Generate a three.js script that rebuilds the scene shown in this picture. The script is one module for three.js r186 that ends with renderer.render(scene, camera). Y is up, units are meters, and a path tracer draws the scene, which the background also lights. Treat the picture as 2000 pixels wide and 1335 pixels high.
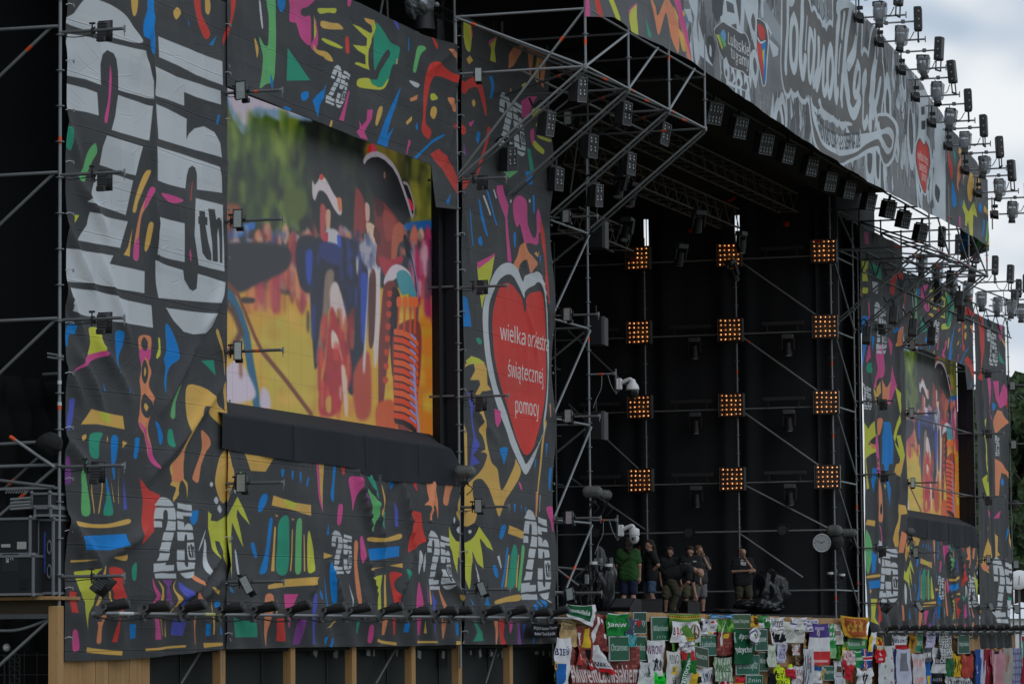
import * as THREE from 'three';
import { mergeGeometries, mergeVertices } from 'three/addons/utils/BufferGeometryUtils.js';
import { RoundedBoxGeometry } from 'three/addons/geometries/RoundedBoxGeometry.js';
import { MarchingCubes } from 'three/addons/objects/MarchingCubes.js';
import { ImprovedNoise } from 'three/addons/math/ImprovedNoise.js';

// ---------------------------------------------------------------- camera, sky, sun, exposure
const V = (x, y, z) => new THREE.Vector3(x, y, z);
const scene = new THREE.Scene();
// world: x runs along the stage front (away from the camera), y up, z out towards the audience; z = 0 is the printed front
const CAM = { f: 6916, w: 2000, h: 1335, pos: V(0, 1.7, 21), yaw: 17.97, pitch: 4.81, roll: -0.5 };
const rad = (d) => d * Math.PI / 180;
const FWD = V(Math.cos(rad(CAM.yaw)) * Math.cos(rad(CAM.pitch)), Math.sin(rad(CAM.pitch)), -Math.sin(rad(CAM.yaw)) * Math.cos(rad(CAM.pitch)));
const r0 = FWD.clone().cross(V(0, 1, 0)).normalize(), u0 = r0.clone().cross(FWD);
const RGT = r0.clone().multiplyScalar(Math.cos(rad(CAM.roll))).addScaledVector(u0, Math.sin(rad(CAM.roll)));
const UPV = RGT.clone().cross(FWD);
const camera = new THREE.PerspectiveCamera(2 * Math.atan(CAM.h / 2 / CAM.f) * 180 / Math.PI, CAM.w / CAM.h, 0.5, 2000);
camera.position.copy(CAM.pos);
camera.quaternion.setFromRotationMatrix(new THREE.Matrix4().makeBasis(RGT, UPV, FWD.clone().negate()));
scene.add(camera);

const renderer = new THREE.WebGLRenderer({ antialias: true });
renderer.toneMapping = THREE.LinearToneMapping;
renderer.toneMappingExposure = 0.84;
renderer.shadowMap.enabled = true;

const perlin = new ImprovedNoise();
const noise = (x, y, z = 0) => perlin.noise(x, y, z);
const fbm = (x, y, z, n = 4) => { let a = 0, s = 0.5; for (let i = 0; i < n; i++) { a += s * noise(x, y, z); x = x * 2.03 + 7.1; y = y * 2.03 + 3.7; z = z * 2.03 + 1.9; s *= 0.5; } return a; };
const smooth = (a, b, x) => { const t = Math.min(1, Math.max(0, (x - a) / (b - a))); return t * t * (3 - 2 * t); };
let seed = 20190801;
const rnd = () => { seed = (seed * 1664525 + 1013904223) % 4294967296; return seed / 4294967296; };
const rr = (a, b) => a + (b - a) * rnd();

{ // bright broken overcast: the same clouds all the way round
  const w = 2048, h = 1024, d = new Float32Array(w * h * 4);
  for (let j = 0; j < h; j++) {
    const el = (j + 0.5) / h * Math.PI - Math.PI / 2;
    for (let i = 0; i < w; i++) {
      const az = (i + 0.5) / w * 2 * Math.PI, cx = Math.cos(el) * Math.cos(az), cz = Math.cos(el) * Math.sin(az), cy = Math.sin(el);
      const o = (j * w + i) * 4;
      const k = 1 / (Math.max(cy, 0) + 0.16);
      const big = fbm(cx * k * 1.5 + 3.1, cz * k * 1.5 + 1.3, 0.4, 5);
      const fine = fbm(cx * 26, cy * 60, cz * 26 + 5, 5);
      const c = smooth(-0.34, 0.3, big * 0.55 + fine * 1.0), zen = 0.9 + 0.42 * Math.max(0, cy);
      const low = smooth(0.34, 0.04, cy) * 0.26;
      d[o] = (0.4 + 0.5 * c + low) * zen; d[o + 1] = (0.53 + 0.42 * c + low * 0.93) * zen; d[o + 2] = (0.70 + 0.3 * c + low * 0.82) * zen; d[o + 3] = 1;
      if (cy < 0) { d[o] *= 0.8; d[o + 1] *= 0.8; d[o + 2] *= 0.8; }
    }
  }
  const t = new THREE.DataTexture(d, w, h, THREE.RGBAFormat, THREE.FloatType);
  t.mapping = THREE.EquirectangularReflectionMapping; t.magFilter = t.minFilter = THREE.LinearFilter; t.needsUpdate = true;
  scene.background = t; scene.environment = t;
}
const sun = new THREE.DirectionalLight(new THREE.Color(1, 0.96, 0.9), 0.55);
sun.position.set(30, 75, 55); sun.target.position.set(80, 5, 0); sun.castShadow = true; sun.shadow.radius = 75;
sun.shadow.mapSize.set(2048, 2048); Object.assign(sun.shadow.camera, { left: -60, right: 60, top: 40, bottom: -40, near: 1, far: 260 });
scene.add(sun, sun.target);

// ---------------------------------------------------------------- helpers
// a pixel of the photograph (2000 x 1335) turned into a point on a plane of the place
const ray = (x, y) => FWD.clone().addScaledVector(RGT, (x - 1000) / CAM.f).addScaledVector(UPV, -(y - 667.5) / CAM.f);
const onZ = (x, y, z = 0) => { const d = ray(x, y); return CAM.pos.clone().addScaledVector(d, (z - CAM.pos.z) / d.z); };
const onX = (x, y, X) => { const d = ray(x, y); return CAM.pos.clone().addScaledVector(d, (X - CAM.pos.x) / d.x); };

const lin = (r, g, b) => new THREE.Color().setRGB(r, g, b);
const mats = {};
function mat(key, colour, o = {}) {
  if (!mats[key]) { const m = new (o.clearcoat || o.transmission || o.sheen ? THREE.MeshPhysicalMaterial : THREE.MeshStandardMaterial)({ color: colour, roughness: 0.7, side: THREE.DoubleSide, ...o }); m.name = key; mats[key] = m; }
  return mats[key];
}
const used = {};
function numbered(n) { const k = used[n] = (used[n] ?? -1) + 1; return k ? n + '_' + String(k).padStart(3, '0') : n; }
function tag(o, label, category, group, kind) {
  if (label) o.userData.label = label;
  if (category) o.userData.category = category;
  if (group) o.userData.group = group;
  if (kind) o.userData.kind = kind;
  return o;
}
function thing(name, label, category, group, p) {
  const o = new THREE.Group(); o.name = numbered(name); scene.add(o);
  if (p) o.position.copy(p);
  return tag(o, label, category, group);
}
function mesh(name, geo, m, parent, top) {
  const list = Array.isArray(geo) ? geo.filter(Boolean) : [geo];
  const g = list.length > 1 ? mergeGeometries(list.map((x) => { const y = x.index ? x.toNonIndexed() : x.clone(); for (const k of Object.keys(y.attributes)) if (!['position', 'normal', 'uv'].includes(k)) y.deleteAttribute(k); return y; })) : list[0];
  const o = new THREE.Mesh(g, m); o.castShadow = o.receiveShadow = true;
  o.name = top ? numbered(name) : name; (parent || scene).add(o);
  return o;
}
function solo(name, geo, m, label, category, group) { return tag(mesh(name, geo, m, scene, true), label, category, group); }
function copyOf(o, label, group) { const c = o.clone(); c.name = numbered(o.name.replace(/_\d{3}$/, '')); scene.add(c); if (label) c.userData.label = label; if (group) c.userData.group = group; return c; }
const UP = V(0, 1, 0);
function tube(a, b, r = 0.024, n = 8, r2 = r) {
  const d = b.clone().sub(a), g = new THREE.CylinderGeometry(r2, r, d.length(), n, 1);
  g.applyQuaternion(new THREE.Quaternion().setFromUnitVectors(UP, d.normalize())); const c = a.clone().add(b).multiplyScalar(0.5);
  return g.translate(c.x, c.y, c.z);
}
function box(w, h, d, x = 0, y = 0, z = 0, ry = 0, rx = 0, rz = 0) {
  const g = new THREE.BoxGeometry(w, h, d); if (rz) g.rotateZ(rz); if (rx) g.rotateX(rx); if (ry) g.rotateY(ry); return g.translate(x, y, z);
}
function rbox(w, h, d, x = 0, y = 0, z = 0, r = 0.01, seg = 2) { return new RoundedBoxGeometry(w, h, d, seg, Math.min(r, w / 2.1, h / 2.1, d / 2.1)).translate(x, y, z); }
function wire(pts, r = 0.008, n = 24, s = 5) { return new THREE.TubeGeometry(new THREE.CatmullRomCurve3(pts), n, r, s); }
const mid = (a, b, t = 0.5) => a.clone().lerp(b, t);
function sag(a, b, d) { return [a, mid(a, b, 0.25).add(V(0, -d * 0.75, 0)), mid(a, b).add(V(0, -d, 0)), mid(a, b, 0.75).add(V(0, -d * 0.75, 0)), b]; }

// canvases that carry flat print; x, y of the drawing are metres of the printed sheet
function sheet(x0, y0, x1, y1, w, h) {
  const c = document.createElement('canvas'); c.width = w; c.height = h; const g = c.getContext('2d');
  const sx = w / (x1 - x0), sy = h / (y1 - y0);
  g.setTransform(sx, 0, 0, -sy, -x0 * sx, y1 * sy);
  const uv = (X, Y) => [(X - x0) / (x1 - x0), (Y - y0) / (y1 - y0)];
  const tex = (srgb = true) => { const t = new THREE.CanvasTexture(c); if (srgb) t.colorSpace = THREE.SRGBColorSpace; t.magFilter = THREE.LinearFilter; t.anisotropy = 8; return t; };
  return { c, g, uv, tex, sx, sy };
}
function trace(g, pts, smoothly) {
  const n = pts.length; g.beginPath();
  if (!smoothly) { pts.forEach((p, i) => i ? g.lineTo(p[0], p[1]) : g.moveTo(p[0], p[1])); g.closePath(); return; }
  g.moveTo(pts[0][0], pts[0][1]);
  for (let i = 0; i < n; i++) {
    const a = pts[(i + n - 1) % n], b = pts[i], c = pts[(i + 1) % n], d = pts[(i + 2) % n], k = 0.16;
    g.bezierCurveTo(b[0] + (c[0] - a[0]) * k, b[1] + (c[1] - a[1]) * k, c[0] - (d[0] - b[0]) * k, c[1] - (d[1] - b[1]) * k, c[0], c[1]);
  }
  g.closePath();
}
// one shape a line: colour word, '~' when curved, then corners measured on an enlargement of the photograph (its corner ox, oy and scale s)
function draw(g, text, pal, ox, oy, s, z = 0) {
  for (const line of text.trim().split('\n')) {
    const m = line.trim().match(/^([a-zA-Z]+)(~?)\s+(.*)$/); if (!m) continue;
    const v = m[3].trim().split(/[\s,]+/).map(Number), pts = [];
    for (let i = 0; i + 1 < v.length; i += 2) { const p = onZ(ox + v[i] / s, oy + v[i + 1] / s, z); pts.push([p.x, p.y]); }
    g.fillStyle = pal[m[1]] ?? '#f0f'; trace(g, pts, m[2] === '~'); g.fill();
  }
}
// flat text on a sheet; (x, y) is the left end of the base line in metres, w its full width, h the height of a capital
function words(g, text, x, y, w, h, colour, font = 'bold', italic = 0) {
  g.save(); g.translate(x, y); g.scale(1, -1); g.transform(1, 0, -italic, 1, 0, 0);
  g.font = font + ' 100px sans-serif'; g.fillStyle = colour; g.textBaseline = 'alphabetic';
  const m = g.measureText(text).width; g.scale(w / m, h / 72); g.fillText(text, 0, 0); g.restore();
}
// a sheet of cloth over the front: x from x0 to x1, lower and upper edge functions of x, pushed out by fold(x, y)
function cloth(x0, x1, lo, hi, nx, ny, fold, uv, z = 0.03) {
  const pos = [], uvs = [], idx = [];
  for (let j = 0; j <= ny; j++) for (let i = 0; i <= nx; i++) {
    const X = x0 + (x1 - x0) * i / nx, a = lo(X), b = hi(X), Y = a + (b - a) * j / ny;
    pos.push(X, Y, z + fold(X, Y)); uvs.push(...uv(X, Y));
    if (i < nx && j < ny) { const k = j * (nx + 1) + i; idx.push(k, k + 1, k + nx + 2, k, k + nx + 2, k + nx + 1); }
  }
  const g = new THREE.BufferGeometry();
  g.setAttribute('position', new THREE.Float32BufferAttribute(pos, 3)); g.setAttribute('uv', new THREE.Float32BufferAttribute(uvs, 2));
  g.setIndex(idx); g.computeVertexNormals(); return g;
}
const poly = (pts) => (x) => { if (x <= pts[0][0]) return pts[0][1]; for (let i = 1; i < pts.length; i++) if (x <= pts[i][0]) { const t = (x - pts[i - 1][0]) / (pts[i][0] - pts[i - 1][0]); return pts[i - 1][1] + t * (pts[i][1] - pts[i - 1][1]); } return pts[pts.length - 1][1]; };
const edge = (list, z = 0) => poly(list.map(([x, y]) => { const p = onZ(x, y, z); return [p.x, p.y]; }));
// folds: each [x0, y0, x1, y1, height, width] a soft ridge (or valley) on the cloth, in metres
function folds(list, base = 0.012, sc = 1) {
  return (X, Y) => {
    let f = base * (fbm(X * 0.9 * sc, Y * 0.5 * sc, 3.3, 3) * 2);
    for (const [a, b, c, d, hgt, wid] of list) {
      const dx = c - a, dy = d - b, L2 = dx * dx + dy * dy, t = Math.min(1, Math.max(0, ((X - a) * dx + (Y - b) * dy) / L2));
      const ex = X - a - dx * t, ey = Y - b - dy * t, q = (ex * ex + ey * ey) / (wid * wid);
      if (q < 9) f += hgt * (0.55 * Math.exp(-q) + 0.75 * Math.exp(-Math.sqrt(q) * 2.6)) * Math.min(1, 0.25 + 2.2 * Math.min(t + 0.05, 1.05 - t));
    }
    return f;
  };
}
const foldPx = (ox, oy, s, list, hgt = 0.05, wid = 0.13) => list.map(([a, b, c, d, k = 1]) => { const p = onZ(ox + a / s, oy + b / s), q = onZ(ox + c / s, oy + d / s); return [p.x, p.y, q.x, q.y, hgt * k, wid]; });

// common materials
const M = { // shared
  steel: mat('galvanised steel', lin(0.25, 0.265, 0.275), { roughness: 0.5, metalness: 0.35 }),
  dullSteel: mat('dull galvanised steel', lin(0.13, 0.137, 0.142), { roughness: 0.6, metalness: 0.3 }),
  alu: mat('aluminium', lin(0.42, 0.44, 0.46), { roughness: 0.4, metalness: 0.6 }),
  black: mat('black painted metal', lin(0.012, 0.012, 0.014), { roughness: 0.55 }),
  matt: mat('matt black', lin(0.008, 0.008, 0.009), { roughness: 0.95 }),
  drape: mat('black stage drape', lin(0.019, 0.021, 0.025), { roughness: 1 }),
  grey: mat('grey painted metal', lin(0.09, 0.095, 0.1), { roughness: 0.5 }),
  midGrey: mat('mid grey metal', lin(0.2, 0.21, 0.22), { roughness: 0.5 }),
  white: mat('white plastic', lin(0.62, 0.63, 0.64), { roughness: 0.4 }),
  orange: mat('orange tape', lin(0.75, 0.09, 0.02), { roughness: 0.6 }),
  wood: mat('sawn pine', lin(0.5, 0.32, 0.16), { roughness: 0.8 }),
  glass: mat('lamp glass', lin(0.6, 0.66, 0.65), { roughness: 0.25, metalness: 0.2 }),
  cable: mat('black rubber cable', lin(0.01, 0.01, 0.01), { roughness: 0.8 }),
};
// ---------------------------------------------------------------- the setting
{
  const g = new THREE.PlaneGeometry(1600, 1600, 1, 1).rotateX(-Math.PI / 2).translate(100, 0, 0);
  tag(mesh('ground', g, mat('trodden grass', lin(0.075, 0.08, 0.05), { roughness: 1 }), scene, true), 'flat trodden grass field round the stage', null, null, 'structure');
}

// ---------------------------------------------------------------- the print of one stage wing (both wings carry the same one)
const PAL = { dark: '#4a4b4d', white: '#d3d8dc', red: '#e0463e', orange: '#f0966a', gold: '#eaba60', lime: '#d6d84e', green: '#70c47a', teal: '#34a384', blue: '#1688dc', pink: '#e4579a', violet: '#8c4a9a', indigo: '#5a62c8', k: '#4a4b4d', black: '#2f3032' };
const WING = sheet(44.3, 1.1, 67.75, 13.7, 2048, 1640), wingBump = sheet(44.3, 1.1, 67.75, 13.7, 2048, 1640);
const TALL2 = `
white~ 515 185 560 100 625 5 690 -14 750 5 830 42 920 110 985 200 1032 340
white 515 188 1032 340 860 287 640 218
white 522 262 640 280 860 345 1082 400 1112 500 1130 640 1133 775 1080 762 880 705 878 560 868 470 848 420 800 393 768 425 752 500 752 665 640 620 475 585 480 480 500 340
white 475 645 640 690 722 725 730 905 640 875 490 845
white 880 742 1130 832 1125 960 1118 1100 825 1017 855 910
white 790 1060 1078 1145 1050 1255 1020 1372 880 1340 738 1290 760 1150
white 725 1350 870 1370 1000 1411 940 1681 820 1640 643 1578 690 1480
white 665 1656 830 1706 960 1731 905 1938 720 1906 583 1876 650 1756
white 500 1938 720 1976 850 1996 822 2062 960 2091 1093 2121 1088 2291 900 2261 700 2216 500 2198
white 522 2246 740 2277 960 2350 1143 2386 1155 2561 850 2513 640 2466 545 2431
white 1188 285 1500 410 1713 480 1718 667 1500 590 1340 512 1195 450
white 1160 518 1330 600 1500 650 1698 710 1700 818 1500 762 1395 720 1400 828 1290 790 1160 745 1152 640
white 1178 812 1300 870 1425 930 1420 1090 1440 1050 1490 1003 1560 987 1640 1032 1690 1120 1708 1232 1500 1175 1300 1120 1185 1085
white 1168 1145 1400 1210 1690 1305 1705 1380 1712 1508 1502 1482 1502 1360 1490 1310 1465 1295 1437 1315 1420 1370 1408 1474 1290 1450 1182 1412
white 1168 1684 1290 1721 1403 1746 1400 2048 1290 2026 1168 1991
white 1492 1548 1600 1576 1722 1601 1732 2121 1600 2096 1512 2071 1480 1836 1485 1636
white 1160 2034 1270 2076 1390 2111 1400 2186 1440 2256 1465 2274 1495 2256 1505 2138 1620 2171 1725 2206 1690 2296 1685 2371 1500 2356 1195 2328 1175 2216
white 1250 2404 1450 2431 1662 2456 1610 2556 1560 2606 1480 2611 1400 2591 1320 2511
k 1518 1646 1562 1652 1566 1696 1582 1698 1582 1761 1566 1757 1590 1896 1615 1986 1616 2036 1580 2028 1540 1976 1526 1856 1521 1752 1511 1748 1511 1690 1521 1690
k 1588 1631 1645 1636 1660 1716 1690 1698 1712 1726 1715 1836 1712 2056 1690 2051 1688 1856 1680 1776 1668 1836 1672 2046 1628 2041 1625 1896 1605 1766`;
// the small anniversary marks: the same shapes squeezed into four corners (upper left, upper right, lower right, lower left)
function mark(g, ox, oy, s, q, z = 0) {
  const c = q.map(([x, y]) => onZ(ox + x / s, oy + y / s, z));
  for (const line of TALL2.trim().split('\n')) {
    const m = line.trim().match(/^([a-z]+)(~?)\s+(.*)$/), v = m[3].split(' ').map(Number), pts = [];
    for (let i = 0; i + 1 < v.length; i += 2) {
      // undo the slant of the tall print, then into the corners
      const t = (v[i] - 475) / 1260, y = v[i + 1] - t * 300, k = (y + 20) / 2350;
      const a = c[0].clone().lerp(c[1], t), b = c[3].clone().lerp(c[2], t), p = a.lerp(b, Math.min(1.02, Math.max(-0.02, k)));
      pts.push([p.x, p.y]);
    }
    g.fillStyle = PAL[m[1]]; trace(g, pts, m[2] === '~'); g.fill();
  }
}
{
  const g = WING.g;
  g.fillStyle = PAL.dark; g.fillRect(44, 1, 24, 13);
  // --- tall sheet
  draw(g, TALL2, PAL, 0, 0, 4);
  draw(g, `
blue~ 1105 -20 1155 -20 1140 130 1162 300 1155 415 1125 420 1105 330 1065 280 1070 170 1100 80
gold~ 975 -20 1025 -10 1020 90 1000 130 985 100
gold~ 1310 100 1345 58 1375 100 1335 155
blue 1425 140 1440 190 1430 205
red~ 1475 -10 1525 -10 1540 120 1615 260 1570 305 1510 190
gold~ 1570 -10 1605 -5 1618 60 1600 115 1570 90
red~ 1770 -10 1805 -5 1790 130 1740 300 1725 350 1720 290 1765 150
blue 1605 355 1675 270 1640 355
blue 1670 895 1690 900 1670 975 1655 965
pink~ 820 510 832 640 795 940 770 935 800 780 815 600
teal~ 495 1000 520 990 540 1010 540 1160 520 1165 490 1110
green~ 705 1120 720 1190 690 1260 650 1370 640 1415 598 1400 625 1300 660 1180`, PAL, 0, 0, 4);
  draw(g, `
gold~ 1100 0 1130 10 1080 140 1040 240 1020 320 995 310 1020 200 1060 80
orange~ 1130 130 1150 150 1110 260 1065 350 1050 520 1045 685 1005 680 1020 520 1050 330 1090 220
pink~ 1128 128 1150 150 1120 230 1080 300 1095 210
pink~ 1050 520 1045 685 1005 680 1012 590
pink~ 1220 172 1390 225 1340 252 1270 240
gold~ 1125 400 1142 420 1130 560 1105 628 1093 600 1110 450
gold 1000 440 985 560 975 668 930 655 965 590
lime 570 340 603 345 568 408
pink~ 1440 610 1452 660 1446 710 1436 660
red 1465 80 1470 85 1455 230 1447 230
blue~ 515 1205 575 1200 570 1270 530 1280 515 1370 500 1340
gold~ 1658 1260 1680 1240 1725 1360 1745 1500 1742 1600 1725 1420`, PAL, 0, 334, 4);
  draw(g, `
lime~ 668 -112 750 -96 757 0 768 72 700 88 652 108 668 0
pink~ 652 105 712 84 770 70 780 105 690 140 550 235 605 170
blue~ 860 -80 915 -75 915 20 885 120 875 240 868 230 862 60
orange~ 1035 -40 1135 -40 1130 100 1118 160 1132 230 1110 330 1120 420 1125 500 1105 600 1098 680 1130 800 1150 890 1195 990 1120 920 1095 860 1085 790 1025 640 1030 560 1045 400 1035 300 1050 200 1040 100
pink~ 1040 60 1132 60 1120 150 1085 120 1050 170
pink~ 1030 640 1050 650 1120 800 1150 890 1192 990 1115 915 1090 790
k~ 1080 -40 1110 0 1105 50 1085 70 1060 40 1055 0
k~ 1080 135 1108 200 1105 280 1080 325 1055 280 1054 200
k~ 1076 402 1106 460 1105 540 1076 595 1048 540 1048 460
gold~ 1080 195 1092 225 1080 268 1072 235
gold~ 1077 475 1088 505 1077 540 1067 505
lime~ 1190 -30 1205 -20 1200 80 1175 130 1170 110 1190 40
blue~ 1250 -140 1300 -90 1340 0 1360 60 1365 130 1300 180 1265 250 1250 400 1240 300 1250 200 1235 130 1255 60
teal 1540 145 1640 140 1658 262
blue 700 330 718 380 705 385
blue 770 305 795 385 782 385
blue 948 330 955 380 942 410
indigo~ 530 450 565 455 545 640 515 690 510 600 525 520
gold 680 522 780 550 912 578 925 682 830 660 720 640 608 642
lime 730 545 820 560 830 640 760 610
green~ 1355 322 1368 345 1330 480 1322 580 1300 600 1285 570 1300 460 1330 380
blue~ 1170 620 1200 640 1225 730 1215 795 1200 790 1190 700
teal~ 1265 690 1300 690 1300 800 1280 820 1258 780
gold~ 1430 340 1500 335 1590 370 1640 430 1690 500 1738 545 1745 700 1735 690 1690 640 1640 600 1590 550 1572 508 1548 505 1520 560 1480 670 1425 770 1390 870 1385 1010 1390 1065 1425 1110 1424 1220 1410 1130 1370 1075 1350 1150 1350 1190 1305 1245 1300 1215 1325 1140 1280 1115 1295 1070 1275 970 1350 880 1400 770 1418 640 1410 450
gold~ 1720 340 1750 330 1760 600 1740 560 1735 440
orange~ 1385 815 1392 900 1380 960 1388 1060 1345 1095 1290 1075 1300 1020 1290 950 1345 900
orange~ 1540 690 1600 740 1615 800 1580 860 1540 960 1520 1090 1480 1080 1470 1050 1510 940 1545 820
gold~ 1745 700 1755 720 1745 860 1738 840
gold~ 1745 850 1760 920 1795 1010 1790 1110 1760 1160 1750 1240 1700 1235 1690 1190 1655 1110 1670 1020 1720 880
teal~ 670 720 760 710 735 790 728 900 680 900 660 830
gold~ 615 735 640 720 640 750 620 770
gold 800 725 808 760 795 790
gold 912 770 948 785 912 828
blue~ 835 740 880 745 875 900 860 960 865 1060 850 1060 830 900
blue~ 1000 750 1030 760 1018 900 992 900 998 800
violet~ 510 900 540 930 545 1080 515 1110 497 1090
green~ 615 890 630 1000 650 1150 665 1335 605 1335 610 1100
gold 675 1040 680 1170 700 1335 693 1335 672 1180
gold~ 745 1050 760 1120 740 1320 730 1320 750 1150
blue~ 785 1050 820 1180 845 1335 770 1335 790 1200
teal~ 800 1160 830 1240 845 1345 770 1345 785 1260
gold 826 1060 858 1250 850 1250
gold 890 970 893 1260 888 1260
indigo 925 1050 955 1305 928 1310
red 1040 1060 1110 1150 1210 1195 1175 1320 1160 1480 1060 1580 1060 1400 1068 1240
white~ 1625 1090 1639 1110 1625 1130 1611 1110
white~ 1810 1140 1820 1160 1810 1182 1799 1160
white~ 1665 1205 1685 1235 1668 1265 1643 1235
white~ 1695 1270 1715 1310 1700 1335 1675 1300`, PAL, 0, 668, 4);
  draw(g, `
pink~ 470 75 490 90 498 200 475 320 468 200
gold~ 560 65 690 88 820 84 965 48 970 85 830 115 700 118 560 103
blue 580 183 945 165 940 255 810 293 595 290
gold 535 370 705 365 640 380 538 388
gold~ 835 350 920 335 955 330 953 372 910 372
teal~ 1010 395 1025 400 1022 520 1000 520 992 440
lime 565 460 745 435 700 520 690 600 728 640 720 720 690 780 670 920 655 800 650 700 600 610
red~ 820 430 900 430 935 460 930 560 960 680 890 685 850 600 835 540
gold~ 770 430 785 430 760 560 780 660 750 730 735 725 760 640 745 560
gold~ 800 540 830 610 860 680 850 690 810 600 795 560
red 525 610 575 620 590 780 545 780
pink~ 555 925 580 925 598 1050 580 1082 560 1070
orange~ 770 800 815 800 790 900 782 1010 748 1010 760 880 745 830
red 930 740 960 735 900 850 880 1010 855 1010 870 900 900 820
blue 1005 870 1055 870 1050 980 1000 985
gold 650 1048 910 1080 905 1115 645 1090
gold 1110 1060 1410 1032 1410 1050 1110 1080
pink~ 1145 510 1170 580 1210 650 1190 720 1160 720 1175 650 1150 580
gold~ 1185 530 1230 580 1235 640 1250 715 1235 722 1215 660 1220 600
violet 1225 525 1305 525 1280 580 1305 720 1270 720 1255 640 1265 580
gold~ 1340 520 1320 580 1350 680 1310 770 1300 765 1330 680 1310 580
indigo~ 1350 550 1380 560 1420 660 1410 760 1360 800 1370 700
orange~ 1440 495 1470 492 1500 580 1525 690 1500 700 1480 600
pink 1160 820 1205 825 1215 990 1160 990
gold 1230 820 1250 960 1240 965 1222 830
gold 1280 830 1290 970 1278 970
indigo 1330 830 1410 830 1390 960 1325 955
orange~ 1500 820 1525 820 1500 1015 1482 1015 1495 900
blue 1600 860 1625 870 1628 960 1600 960
blue 1695 895 1725 890 1725 955 1690 950
gold 1605 578 1695 608 1690 638 1608 600
blue~ 1670 700 1710 690 1710 730 1690 760 1668 735
gold 1580 1015 1725 1012 1725 1035 1588 1055
gold 1640 680 1650 760 1650 950 1642 950
white~ 1580 135 1530 250 1517 300 1560 210
white~ 1570 205 1588 260 1580 420 1555 505 1542 440 1560 300
blue~ 1450 0 1515 -20 1510 60 1470 98 1450 60`, PAL, 0, 1001, 4);
  mark(g, 0, 0, 1, [[291, 974], [366, 972], [374, 1126], [286, 1126]]);
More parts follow.
